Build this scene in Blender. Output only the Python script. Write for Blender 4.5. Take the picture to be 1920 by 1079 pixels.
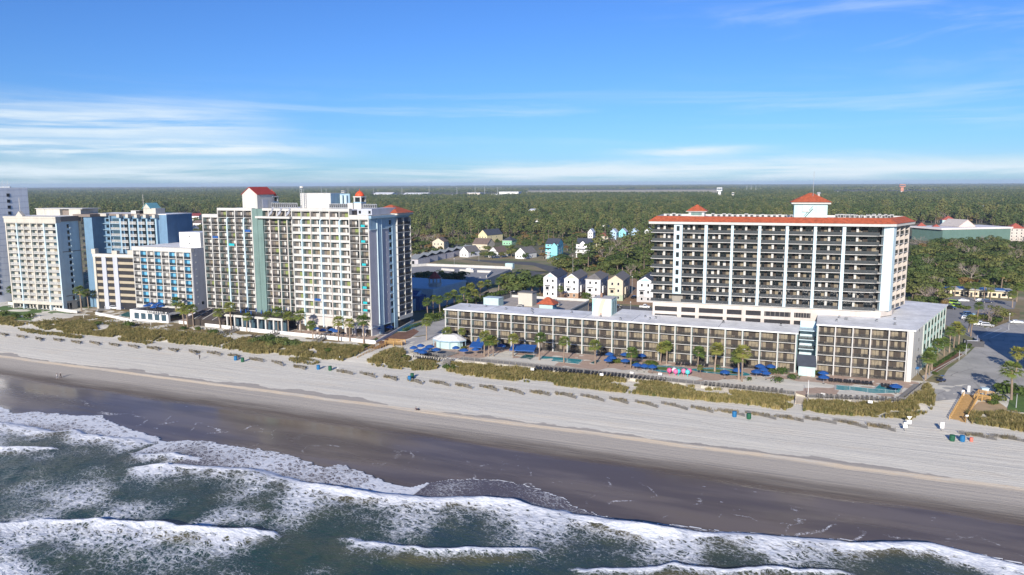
import bpy, math, random
import numpy as np
from mathutils import Vector, Matrix
R = math.radians
for o in list(bpy.data.objects): bpy.data.objects.remove(o)
sc = bpy.context.scene
col = sc.collection

# ------------------------------------------------------------------ camera
CAM_H, F, YH = 60.0, 1400.0, 345.0
YAW, ROLL = R(23.0), R(0.25)
PITCH = math.atan((539.5 - YH) / F)
cd = bpy.data.cameras.new('camera'); cam = bpy.data.objects.new('camera', cd); col.objects.link(cam)
cd.sensor_width = 36; cd.lens = 36 * F / 1920
cd.clip_start = 1; cd.clip_end = 60000
cam.matrix_world = (Matrix.Translation((0, 0, CAM_H)) @ Matrix.Rotation(YAW, 4, 'Z') @
                    Matrix.Rotation(R(90) - PITCH, 4, 'X') @ Matrix.Rotation(-ROLL, 4, 'Z'))
sc.camera = cam

# ------------------------------------------------------------------ light
SUN_EL = R(20.5); SX, SY = 0.12, -0.993           # horizontal direction towards the sun
w = bpy.data.worlds.new('World'); sc.world = w; w.use_nodes = True
nt = w.node_tree; nt.nodes.clear()
def wn(t, **k):
    n = nt.nodes.new(t)
    for a, b in k.items(): setattr(n, a, b)
    return n
def wl(a, b): nt.links.new(a, b)
sky = wn('ShaderNodeTexSky', sky_type='NISHITA', sun_disc=False, sun_elevation=SUN_EL,
         sun_rotation=math.atan2(SX, SY), altitude=30, air_density=1.0, dust_density=0.15, ozone_density=3.2)
bg = wn('ShaderNodeBackground'); out = wn('ShaderNodeOutputWorld')
bg.inputs['Strength'].default_value = 0.12
# thin high cloud, laid out by compass direction and height above the horizon
tc = wn('ShaderNodeTexCoord'); sep = wn('ShaderNodeSeparateXYZ'); wl(tc.outputs['Generated'], sep.inputs[0])
def wm(op, a, b=None, c=None, clamp=False):
    n = wn('ShaderNodeMath', operation=op, use_clamp=clamp)
    for i, v in enumerate((a, b, c)):
        if v is None: continue
        if isinstance(v, (int, float)): n.inputs[i].default_value = v
        else: wl(v, n.inputs[i])
    return n.outputs[0]
az = wm('ARCTAN2', wm('MULTIPLY', sep.outputs[0], -1), sep.outputs[1])      # 0 = inland, + = left
el = wm('ARCSINE', sep.outputs[2])
def wnoise(sx, sy, off, detail=6, rough=.6, dist=0.0):
    cb = wn('ShaderNodeCombineXYZ'); wl(wm('MULTIPLY', az, sx), cb.inputs[0]); wl(wm('MULTIPLY', el, sy), cb.inputs[1])
    cb.inputs[2].default_value = off
    n = wn('ShaderNodeTexNoise'); n.inputs['Scale'].default_value = 1; n.inputs['Detail'].default_value = detail
    n.inputs['Roughness'].default_value = rough; n.inputs['Distortion'].default_value = dist
    wl(cb.outputs[0], n.inputs['Vector']); return n.outputs[0]
def wss(v, a, b):
    n = wn('ShaderNodeMapRange', interpolation_type='SMOOTHSTEP'); n.inputs[1].default_value = a; n.inputs[2].default_value = b
    wl(v, n.inputs[0]); return n.outputs[0]
def gauss(v, c, s):
    d = wm('DIVIDE', wm('SUBTRACT', v, c), s)
    return wm('POWER', 2.718, wm('MULTIPLY', wm('MULTIPLY', d, d), -1))
leftish = wss(az, 0.50, 0.80)
n1 = wnoise(2.6, 46, 3.1, dist=.4); n2 = wnoise(5.0, 30, 8.4, dist=.6); n3 = wnoise(3.0, 60, 1.7)
wob = wm('MULTIPLY', wm('SUBTRACT', n2, .5), .03)
elw = wm('ADD', el, wob)
bank = wm('MULTIPLY', wm('MULTIPLY', gauss(elw, .072, .022), wss(az, .64, .84)), wss(n1, .30, .55))
thin = wm('MULTIPLY', wm('MULTIPLY', gauss(elw, .043, .007), wss(az, .55, .80)), wss(n3, .30, .55))
low = wm('MULTIPLY', gauss(elw, .016, .013), wss(n1, .34, .60))
lowR = wm('MULTIPLY', wm('MULTIPLY', gauss(elw, .040, .006), gauss(az, .17, .07)), .9)
wisp = wm('MULTIPLY', wm('MULTIPLY', wss(n2, .46, .78), wss(az, .35, -.1)), wm('MULTIPLY', gauss(el, .19, .055), .36))
wisp2 = wm('MULTIPLY', wm('MULTIPLY', wss(n1, .46, .74), gauss(el, .085, .03)), .32)
cl = wm('ADD', wm('ADD', wm('MULTIPLY', bank, .95), wm('MULTIPLY', thin, 1.2)), wm('ADD', wm('MULTIPLY', low, .95), wm('ADD', lowR, wm('ADD', wisp, wisp2))), clamp=True)
hs = wn('ShaderNodeHueSaturation'); hs.inputs['Saturation'].default_value = 1.0; hs.inputs['Value'].default_value = 1.0
tint = wn('ShaderNodeMix', data_type='RGBA', blend_type='MULTIPLY'); tint.inputs['Factor'].default_value = 1
tint.inputs['B'].default_value = (.29, .485, .83, 1)          # deep polarised blue of the photograph's sky
wl(sky.outputs[0], tint.inputs['A']); wl(tint.outputs['Result'], hs.inputs['Color'])
mx = wn('ShaderNodeMix', data_type='RGBA')
mx.inputs['B'].default_value = (4.9, 5.6, 6.1, 1)
wl(cl, mx.inputs['Factor']); wl(hs.outputs[0], mx.inputs['A'])
wl(mx.outputs['Result'], bg.inputs['Color']); wl(bg.outputs[0], out.inputs['Surface'])
sl = bpy.data.lights.new('sun', 'SUN'); sun = bpy.data.objects.new('sun', sl); col.objects.link(sun)
sl.energy = 5.0; sl.angle = R(0.5); sl.color = (1, .92, .81)
tosun = Vector((SX * math.cos(SUN_EL), SY * math.cos(SUN_EL), math.sin(SUN_EL)))
sun.rotation_euler = tosun.to_track_quat('Z', 'Y').to_euler(); sun.location = (0, -50, 120)
sc.view_settings.view_transform = 'Standard'; sc.view_settings.look = 'None'
sc.view_settings.gamma = 1; sc.view_settings.exposure = 0.47; sc.view_settings.use_curve_mapping = False
sc.render.engine = 'CYCLES'
sc.cycles.use_denoising = True
sc.cycles.max_bounces = 6; sc.cycles.transparent_max_bounces = 6; sc.cycles.diffuse_bounces = 2; sc.cycles.glossy_bounces = 3
sc.cycles.sample_clamp_indirect = 4

# ------------------------------------------------------------------ pixel -> place (1920 px wide photograph)
def ray(x, y):
    a = x - 960; b = 539.5 - y
    c, s = math.cos(ROLL), math.sin(ROLL)
    a, b = a * c + b * s, -a * s + b * c
    fy = F * math.cos(PITCH) + b * math.sin(PITCH); fz = -F * math.sin(PITCH) + b * math.cos(PITCH)
    return (a * math.cos(YAW) - fy * math.sin(YAW), a * math.sin(YAW) + fy * math.cos(YAW), fz)
def G(x, y, z=3.0):
    d = ray(x, y); t = (z - CAM_H) / d[2]
    return (d[0] * t, d[1] * t, z)
def HV(x, y, Y):
    d = ray(x, y); t = Y / d[1]
    return (d[0] * t, Y, CAM_H + d[2] * t)
def proj(X, Y, Z):
    r = X * math.cos(YAW) + Y * math.sin(YAW); f = -X * math.sin(YAW) + Y * math.cos(YAW); u = Z - CAM_H
    d = f * math.cos(PITCH) - u * math.sin(PITCH); v = f * math.sin(PITCH) + u * math.cos(PITCH)
    if d < 1: return (-9999, -9999)
    a, b = F * r / d, F * v / d
    c, s = math.cos(ROLL), math.sin(ROLL)
    return (960 + a * c - b * s, 539.5 - a * s - b * c)
def inpoly(x, y, P):
    r = False; j = len(P) - 1
    for i in range(len(P)):
        xi, yi = P[i][:2]; xj, yj = P[j][:2]
        if (yi > y) != (yj > y) and x < (xj - xi) * (y - yi) / (yj - yi) + xi: r = not r
        j = i
    return r

# ------------------------------------------------------------------ materials
MATS = {}
def lin(c):
    return tuple(((v / 12.92) if v <= .04045 else ((v + .055) / 1.055) ** 2.4) for v in c)
def M(name, c=None, rough=.7, var=.14, scale=.35, streak=0., metal=0., spec=.4, coat=0., rnd=0., trans=0., bump=0., srgb=False):
    if name in MATS: return MATS[name]
    m = bpy.data.materials.new(name); MATS[name] = m; m.use_nodes = True
    t = m.node_tree; N = t.nodes; b = N['Principled BSDF']; Lk = t.links.new
    b.inputs['Roughness'].default_value = rough; b.inputs['Metallic'].default_value = metal
    b.inputs['Specular IOR Level'].default_value = spec; b.inputs['Coat Weight'].default_value = coat
    b.inputs['Coat Roughness'].default_value = .05
    if srgb: c = lin(c)
    g = N.new('ShaderNodeNewGeometry'); n = N.new('ShaderNodeTexNoise')
    n.inputs['Scale'].default_value = scale; n.inputs['Detail'].default_value = 6; n.inputs['Roughness'].default_value = .65
    Lk(g.outputs['Position'], n.inputs['Vector'])
    mr = N.new('ShaderNodeMapRange'); mr.inputs[1].default_value = .3; mr.inputs[2].default_value = .7
    mr.inputs[3].default_value = 1 - var; mr.inputs[4].default_value = 1 + var * .7
    Lk(n.outputs[0], mr.inputs[0]); fac = mr.outputs[0]
    if streak:
        mp = N.new('ShaderNodeMapping'); mp.inputs['Scale'].default_value = (.9, .9, .06); Lk(g.outputs['Position'], mp.inputs[0])
        n2 = N.new('ShaderNodeTexNoise'); n2.inputs['Scale'].default_value = 1; n2.inputs['Detail'].default_value = 8; Lk(mp.outputs[0], n2.inputs['Vector'])
        m2 = N.new('ShaderNodeMapRange'); m2.inputs[1].default_value = .45; m2.inputs[2].default_value = .75; m2.inputs[3].default_value = 1; m2.inputs[4].default_value = 1 - streak
        Lk(n2.outputs[0], m2.inputs[0])
        mm = N.new('ShaderNodeMath'); mm.operation = 'MULTIPLY'; Lk(fac, mm.inputs[0]); Lk(m2.outputs[0], mm.inputs[1]); fac = mm.outputs[0]
    if rnd:
        oi = N.new('ShaderNodeObjectInfo'); m3 = N.new('ShaderNodeMapRange'); m3.inputs[3].default_value = 1 - rnd; m3.inputs[4].default_value = 1 + rnd
        Lk(oi.outputs['Random'], m3.inputs[0])
        mm = N.new('ShaderNodeMath'); mm.operation = 'MULTIPLY'; Lk(fac, mm.inputs[0]); Lk(m3.outputs[0], mm.inputs[1]); fac = mm.outputs[0]
    sv = N.new('ShaderNodeVectorMath'); sv.operation = 'SCALE'; sv.inputs[0].default_value = c; Lk(fac, sv.inputs['Scale'])
    Lk(sv.outputs[0], b.inputs['Base Color'])
    if bump:
        bp = N.new('ShaderNodeBump'); bp.inputs['Strength'].default_value = bump; bp.inputs['Distance'].default_value = .1
        Lk(n.outputs[0], bp.inputs['Height']); Lk(bp.outputs[0], b.inputs['Normal'])
    return m
def leaf_mat(name, c1, c2, c3, trans=.25, scale=.12):
    """foliage: colour wanders from tree to tree and clump to clump"""
    m = bpy.data.materials.new(name); MATS[name] = m; m.use_nodes = True
    t = m.node_tree; N = t.nodes; b = N['Principled BSDF']; Lk = t.links.new; o = N['Material Output']
    b.inputs['Roughness'].default_value = .65; b.inputs['Specular IOR Level'].default_value = .25
    oi = N.new('ShaderNodeObjectInfo'); g = N.new('ShaderNodeNewGeometry')
    n = N.new('ShaderNodeTexNoise'); n.inputs['Scale'].default_value = scale * 4; n.inputs['Detail'].default_value = 3; Lk(g.outputs['Position'], n.inputs['Vector'])
    ad = N.new('ShaderNodeMath'); ad.operation = 'ADD'; Lk(oi.outputs['Random'], ad.inputs[0])
    sb = N.new('ShaderNodeMath'); sb.operation = 'MULTIPLY_ADD'; Lk(n.outputs[0], sb.inputs[0]); sb.inputs[1].default_value = .9; sb.inputs[2].default_value = -.45
    Lk(sb.outputs[0], ad.inputs[1])
    cr = N.new('ShaderNodeValToRGB'); e = cr.color_ramp.elements
    e[0].color = (*c1, 1); e[1].color = (*c3, 1); x = cr.color_ramp.elements.new(.55); x.color = (*c2, 1); Lk(ad.outputs[0], cr.inputs[0])
    Lk(cr.outputs[0], b.inputs['Base Color'])
    tr = N.new('ShaderNodeBsdfTranslucent'); Lk(cr.outputs[0], tr.inputs['Color'])
    ms = N.new('ShaderNodeMixShader'); ms.inputs[0].default_value = trans
    Lk(b.outputs[0], ms.inputs[1]); Lk(tr.outputs[0], ms.inputs[2]); Lk(ms.outputs[0], o.inputs['Surface'])
    return m

WHITE = M('white_stucco', (.50, .49, .465), .75, .07, .25, streak=.13)
CREAM = M('cream_stucco', (.475, .45, .395), .8, .08, .25, streak=.14)
PEACH = M('peach_stucco', (.58, .46, .33), .8, .08, .25, streak=.1)
PINKW = M('pale_pink_stucco', (.52, .47, .43), .8, .08, .25, streak=.12)
TEAL = M('sea_green_stucco', (.14, .215, .20), .8, .12, .2, streak=.28)
TEALG = M('grey_green_stucco', (.27, .36, .35), .8, .1, .3, streak=.12)
LBLUE = M('pale_blue_stucco', (.46, .575, .63), .75, .08, .3, streak=.1)
MBLUE = M('mid_blue_stucco', (.27, .40, .50), .75, .1, .3, streak=.14)
AQUA = M('aqua_stucco', (.42, .575, .575), .8, .1, .3, streak=.12)
MINT = M('mint_stucco', (.45, .66, .56), .8, .08, .3, streak=.12)
LAVG = M('lavender_grey_stucco', (.44, .43, .47), .8, .08, .3, streak=.12)
GREYW = M('grey_stucco', (.42, .44, .50), .8, .08, .3, streak=.14)
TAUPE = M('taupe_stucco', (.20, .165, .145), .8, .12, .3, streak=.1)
CONC = M('concrete', (.46, .44, .41), .85, .14, .5, streak=.12)
ROOFW = M('white_membrane_roof', (.76, .76, .755), .7, .24, .16, streak=.12)
ROOFG = M('grey_shingle_roof', (.17, .16, .155), .9, .2, .6)
ROOFB = M('blue_grey_shingle_roof', (.055, .065, .085), .85, .2, .6)
ROOFBR = M('brown_shingle_roof', (.16, .12, .10), .9, .2, .6)
ROOFM = M('standing_seam_grey_roof', (.24, .26, .27), .6, .15, .6)
TILE = M('red_clay_tile', (.42, .10, .045), .8, .3, 1.6, streak=.3)
DKTILE = M('dark_red_tile', (.36, .045, .035), .75, .2, 1.2)
DARK = M('dark_metal', (.025, .025, .028), .45, .1, 1)
FRAME = M('dark_bronze_frame', (.022, .018, .016), .4, .1, 1)
RAIL = M('black_railing', (.03, .029, .028), .5, .1, 1)
WRAIL = M('white_railing', (.54, .54, .52), .5, .08, 1)
GLASS = M('dark_window_glass', (.012, .016, .02), .06, .1, 1, spec=.7)
GLASSB = M('blue_window_glass', (.05, .09, .12), .05, .1, 1, spec=.8)
CURT = M('beige_curtain', (.225, .19, .135), .8, .35, 1.2, coat=.35)
CURTW = M('white_curtain', (.50, .49, .47), .8, .15, 1.2, coat=.25)
CURTG = M('green_tinted_curtain', (.20, .24, .08), .7, .3, 1.5, coat=.5)
CURTB = M('blue_painted_wall', (.12, .36, .54), .75, .12, .7)
INTER = M('dim_interior', (.05, .04, .033), .8, .3, 1.0)
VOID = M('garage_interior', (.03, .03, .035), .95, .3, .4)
ASPH = M('asphalt', (.10, .10, .10), .9, .25, .25)
ASPHP = M('weathered_pale_asphalt', (.25, .245, .235), .9, .18, .18)
PAVER = M('pinkish_pool_paver', (.46, .335, .255), .85, .18, .7)
WOODG = M('weathered_grey_wood', (.25, .235, .215), .85, .25, 1.2)
WOODY = M('new_yellow_pine', (.46, .28, .10), .7, .22, 1.0)
WOODB = M('brown_wood', (.24, .13, .06), .8, .25, 1.0)
BLUEF = M('royal_blue_canvas', (.012, .075, .27), .7, .2, 1.2)
TEALF = M('turquoise_canvas', (.01, .38, .42), .7, .2, 1.2)
POOLW = M('pool_water', (.05, .32, .36), .04, .1, .5, spec=.6)
WHITEP = M('white_paint', (.68, .68, .67), .4, .05, 1)
METALG = M('galvanised_metal', (.40, .42, .44), .5, .2, .8, metal=.3)
ACW = M('pale_cabinet_metal', (.36, .36, .35), .6, .12, .8)
BARK = M('grey_brown_bark', (.20, .155, .12), .9, .3, 1.5, rnd=.25)
BAREB = M('bare_branch_bark', (.27, .22, .19), .9, .25, 1.5, rnd=.2)
PTRUNK = M('palm_trunk_bark', (.27, .205, .155), .9, .3, 2.5, rnd=.2)
SKIRT = M('dead_palm_frond', (.26, .18, .09), .9, .3, 2)
SOIL = M('red_brown_mulch', (.19, .10, .065), .95, .3, .5)
LAWN = M('mown_green_lawn', (.09, .16, .035), .95, .3, .3)
DRYG = M('dry_brown_turf', (.23, .175, .085), .95, .3, .15)
TIRE = M('tyre_rubber', (.02, .02, .02), .8)
SKIN = M('skin', (.50, .31, .22), .6)
PALML = leaf_mat('palm_frond_leaf', (.08, .13, .03), (.15, .19, .045), (.25, .25, .06), .2)
OAKL = leaf_mat('broad_leaf', (.060, .098, .026), (.11, .145, .042), (.19, .195, .06))
PINEL = leaf_mat('pine_needle_leaf', (.070, .108, .036), (.12, .155, .05), (.20, .20, .07))
BUSHL = leaf_mat('shrub_leaf', (.05, .09, .02), (.08, .12, .022), (.12, .14, .03))
RUSTL = leaf_mat('autumn_leaf', (.16, .09, .03), (.18, .13, .05), (.24, .16, .06))
GRASSL = leaf_mat('dune_grass_blade', (.175, .16, .06), (.28, .24, .09), (.40, .32, .145), .3, .1)
GRASSD = leaf_mat('dry_grey_blade', (.16, .145, .095), (.24, .205, .13), (.33, .27, .17), .25, .1)
GRASSG = leaf_mat('green_dune_blade', (.12, .145, .05), (.19, .19, .07), (.28, .24, .10), .3, .1)

# ------------------------------------------------------------------ mesh builder
class MB:
    def __init__(s): s.v = []; s.f = []; s.m = []; s.mats = []; s._mesh = None
    def mi(s, mat):
        if mat not in s.mats: s.mats.append(mat)
        return s.mats.index(mat)
    def face(s, pts, mat):
        k = len(s.v); s.v += [tuple(p) for p in pts]; s.f.append(tuple(range(k, k + len(pts)))); s.m.append(s.mi(mat))
    def box(s, x0, x1, y0, y1, z0, z1, mat):
        k = len(s.v); i = s.mi(mat)
        s.v += [(x0, y0, z0), (x1, y0, z0), (x1, y1, z0), (x0, y1, z0), (x0, y0, z1), (x1, y0, z1), (x1, y1, z1), (x0, y1, z1)]
        for q in ((0, 3, 2, 1), (4, 5, 6, 7), (0, 1, 5, 4), (1, 2, 6, 5), (2, 3, 7, 6), (3, 0, 4, 7)):
            s.f.append(tuple(k + a for a in q)); s.m.append(i)
    def prism(s, P, z0, z1, mat, top=None, cap=True):
        n = len(P); k = len(s.v); i = s.mi(mat)
        ar = sum(P[a][0] * P[(a + 1) % n][1] - P[(a + 1) % n][0] * P[a][1] for a in range(n))
        if ar < 0: P = P[::-1]
        s.v += [(p[0], p[1], z0) for p in P] + [(p[0], p[1], z1) for p in P]
        for a in range(n):
            b = (a + 1) % n; s.f.append((k + a, k + b, k + n + b, k + n + a)); s.m.append(i)
        if cap:
            s.f.append(tuple(k + n + a for a in range(n))); s.m.append(s.mi(top) if top else i)
            s.f.append(tuple(k + a for a in reversed(range(n)))); s.m.append(i)
    def tube(s, pts, radii, n, mat, cap=True):
        k0 = None; i = s.mi(mat)
        for j, (p, r) in enumerate(zip(pts, radii)):
            p = Vector(p)
            if j == 0: d = Vector(pts[1]) - p
            elif j == len(pts) - 1: d = p - Vector(pts[j - 1])
            else: d = Vector(pts[j + 1]) - Vector(pts[j - 1])
            d.normalize(); u = d.cross(Vector((0, 0, 1)) if abs(d.z) < .9 else Vector((1, 0, 0))).normalized(); v = d.cross(u)
            k = len(s.v)
            for a in range(n):
                t = 2 * math.pi * a / n; s.v.append(tuple(p + u * (r * math.cos(t)) + v * (r * math.sin(t))))
            if k0 is not None:
                for a in range(n):
                    b = (a + 1) % n; s.f.append((k0 + a, k + a, k + b, k0 + b)); s.m.append(i)
            elif cap: s.f.append(tuple(k + a for a in range(n))); s.m.append(i)
            k0 = k
        if cap: s.f.append(tuple(k0 + a for a in reversed(range(n)))); s.m.append(i)
    def rod(s, p, q, r, mat, n=4): s.tube([p, q], [r, r], n, mat)
    def cyl(s, x, y, z0, z1, r0, r1, n, mat): s.tube([(x, y, z0), (x, y, z1)], [r0, r1], n, mat)
    def hip(s, x0, x1, y0, y1, z0, z1, ov, mat, ridge=None):
        """hip roof; ridge = share of the long side kept as ridge"""
        x0 -= ov; x1 += ov; y0 -= ov; y1 += ov; cx, cy = (x0 + x1) / 2, (y0 + y1) / 2
        h = min(x1 - x0, y1 - y0) / 2
        if x1 - x0 >= y1 - y0: a, b = (x0 + h, cy, z1), (x1 - h, cy, z1)
        else: a, b = (cx, y0 + h, z1), (cx, y1 - h, z1)
        c = [(x0, y0, z0), (x1, y0, z0), (x1, y1, z0), (x0, y1, z0)]
        if x1 - x0 >= y1 - y0:
            s.face([c[0], c[1], b, a], mat); s.face([c[2], c[3], a, b], mat); s.face([c[1], c[2], b], mat); s.face([c[3], c[0], a], mat)
        else:
            s.face([c[1], c[2], b, a], mat); s.face([c[3], c[0], a, b], mat); s.face([c[0], c[1], a], mat); s.face([c[2], c[3], b], mat)
        s.face(c[::-1], mat)
    def gable(s, x0, x1, y0, y1, z0, z1, ov, mat, wall, axis='y'):
        """gable roof with ridge along axis, slabs 0.15 thick, and the wall triangles under it"""
        t = .18
        def P(a, b, z): return (a, b, z) if axis == 'y' else (b, a, z)
        if axis == 'y': a0, a1, b0, b1 = x0, x1, y0, y1
        else: a0, a1, b0, b1 = y0, y1, x0, x1
        c = (a0 + a1) / 2; sl = (z1 - z0) / (c - a0); e = ov; ze = z0 - sl * e
        for (p, zp, q, zq) in ((a0 - e, ze, c, z1), (c, z1, a1 + e, ze)):
            A = [P(p, b0 - e, zp), P(q, b0 - e, zq), P(q, b1 + e, zq), P(p, b1 + e, zp)]
            B = [(v[0], v[1], v[2] + t) for v in A]
            fl = axis != 'y'
            for fc in (B, A[::-1], [A[0], A[1], B[1], B[0]], [A[1], A[2], B[2], B[1]], [A[2], A[3], B[3], B[2]], [A[3], A[0], B[0], B[3]]):
                s.face(fc[::-1] if fl else fc, mat)
        for b in (b0, b1): s.face([P(a0, b, z0 - .02), P(a1, b, z0 - .02), P(c, b, z1 - .02)], wall)
    def add(s, o, off=(0, 0, 0)):
        k = len(s.v); s.v += [(a + off[0], b + off[1], c + off[2]) for a, b, c in o.v]
        mp = [s.mi(x) for x in o.mats]
        for f, m in zip(o.f, o.m): s.f.append(tuple(k + a for a in f)); s.m.append(mp[m])
    def mesh(s, name='mesh'):
        if s._mesh is None:
            me = bpy.data.meshes.new(name); me.from_pydata(s.v, [], s.f); me.polygons.foreach_set('material_index', s.m)
            for m in s.mats: me.materials.append(m)
            me.update(); s._mesh = me
        return s._mesh
    def build(s, name, parent=None, loc=(0, 0, 0), rz=0, smooth=False):
        me = s.mesh(name)
        if smooth: me.polygons.foreach_set('use_smooth', [True] * len(me.polygons))
        return link(bpy.data.objects.new(name, me), parent, loc, rz)
def link(o, parent=None, loc=(0, 0, 0), rz=0):
    col.objects.link(o); o.parent = parent; o.location = loc; o.rotation_euler = (0, 0, rz); return o
def tag(o, label=None, cat=None, group=None, kind=None):
    if label: o['label'] = label
    if cat: o['category'] = cat
    if group: o['group'] = group
    if kind: o['kind'] = kind
    return o
def thing(name, label, cat, loc=(0, 0, 0), rz=0, group=None):
    return tag(link(bpy.data.objects.new(name, None), None, loc, rz), label, cat, group)
def dup(root, loc, rz=0, label=None, scale=1):
    r = root.copy(); col.objects.link(r); r.location = loc; r.rotation_euler = (0, 0, rz); r.scale = (scale,) * 3 if not isinstance(scale, tuple) else scale
    if label: r['label'] = label
    for ch in list(root.children):
        c = ch.copy(); col.objects.link(c); c.parent = r
        for g_ in list(ch.children):
            d = g_.copy(); col.objects.link(d); d.parent = c
    return r
ORD = 'first second third fourth fifth sixth seventh eighth ninth tenth eleventh twelfth thirteenth fourteenth fifteenth sixteenth seventeenth eighteenth nineteenth twentieth'.split()
TENS = {20: 'twenty', 30: 'thirty', 40: 'forty', 50: 'fifty', 60: 'sixty', 70: 'seventy', 80: 'eighty', 90: 'ninety'}
def nth(i):
    if i < 20: return ORD[i]
    n = i + 1; t, u = n // 10 * 10, n % 10
    if u == 0: return {20: 'twentieth', 30: 'thirtieth', 40: 'fortieth', 50: 'fiftieth', 60: 'sixtieth', 70: 'seventieth', 80: 'eightieth', 90: 'ninetieth'}[t]
    return TENS[t] + '-' + ORD[u - 1]
rng = random.Random(7); nrng = np.random.default_rng(5)
def scatter(name, pts, sources, label, scales=None, rots=None, idx=None):
    """one mass of small plants: points with scale, turn and kind, drawn as instances of the source meshes"""
    n = len(pts); me = bpy.data.meshes.new(name); me.from_pydata([tuple(p) for p in pts], [], [])
    a = me.attributes.new('sc', 'FLOAT', 'POINT'); a.data.foreach_set('value', [float(x) for x in (scales if scales is not None else nrng.uniform(.75, 1.25, n))])
    a = me.attributes.new('rz', 'FLOAT', 'POINT'); a.data.foreach_set('value', [float(x) for x in (rots if rots is not None else nrng.uniform(0, 6.28, n))])
    a = me.attributes.new('ix', 'INT', 'POINT'); a.data.foreach_set('value', [int(x) for x in (idx if idx is not None else nrng.integers(0, len(sources), n))])
    o = link(bpy.data.objects.new(name, me))
    src = bpy.data.collections.new(name + '_kinds')
    for i, mb in enumerate(sources):
        q = bpy.data.objects.new('%s_kind_%03d' % (name, i), mb.mesh(name)); src.objects.link(q)
    ng = bpy.data.node_groups.new(name, 'GeometryNodeTree'); N = ng.nodes; Lk = ng.links.new
    ng.interface.new_socket('Geometry', in_out='INPUT', socket_type='NodeSocketGeometry')
    ng.interface.new_socket('Geometry', in_out='OUTPUT', socket_type='NodeSocketGeometry')
    gi, go = N.new('NodeGroupInput'), N.new('NodeGroupOutput')
    ci = N.new('GeometryNodeCollectionInfo'); ci.inputs['Collection'].default_value = src
    ci.inputs['Separate Children'].default_value = True; ci.inputs['Reset Children'].default_value = True
    ip = N.new('GeometryNodeInstanceOnPoints'); ip.inputs['Pick Instance'].default_value = True
    def at(nm, ty):
        x = N.new('GeometryNodeInputNamedAttribute'); x.data_type = ty; x.inputs['Name'].default_value = nm; return x.outputs['Attribute']
    cx = N.new('ShaderNodeCombineXYZ'); Lk(at('rz', 'FLOAT'), cx.inputs[2])
    Lk(gi.outputs[0], ip.inputs['Points']); Lk(ci.outputs[0], ip.inputs['Instance']); Lk(at('ix', 'INT'), ip.inputs['Instance Index'])
    Lk(cx.outputs[0], ip.inputs['Rotation']); Lk(at('sc', 'FLOAT'), ip.inputs['Scale']); Lk(ip.outputs[0], go.inputs[0])
    md = o.modifiers.new('plants', 'NODES'); md.node_group = ng
    return tag(o, label, kind='stuff')
# ================================================================== the setting: sand, sea, land
def sstep(a, b, x): t = np.clip((np.asarray(x, float) - a) / (b - a), 0, 1); return t * t * (3 - 2 * t)
def bz(X, Y):
    X = np.asarray(X, float); Y = np.asarray(Y, float)
    base = [(40, -2.4), (115, -.5), (132, 0.0), (150, .55), (164, 1.45), (172, 1.72)]
    def prof(p): a = base + p; return np.interp(Y, [q[0] for q in a], [q[1] for q in a])
    p1 = prof([(200, 2.1), (206, 2.6), (214, 3.0)]); p2 = prof([(200, 2.0), (211.5, 2.25), (213, 3.0)]); p3 = prof([(200, 2.1), (208, 2.3), (222, 3.0)])
    f = sstep(-134, -128, X); g = sstep(21, 27, X)
    z = p1 * (1 - f) + (p2 * (1 - g) + p3 * g) * f
    return z
def bzs(x, y): return float(bz(x, y))
def GB(px, py):
    """pixel -> point on the sloping beach"""
    z = 2.0
    for _ in range(6):
        p = G(px, py, z); z = bzs(p[0], p[1])
    return (p[0], p[1], z)
def nodes_mat(name):
    m = bpy.data.materials.new(name); m.use_nodes = True; MATS[name] = m
    return m, m.node_tree.nodes, m.node_tree.links.new, m.node_tree.nodes['Principled BSDF']
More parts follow.
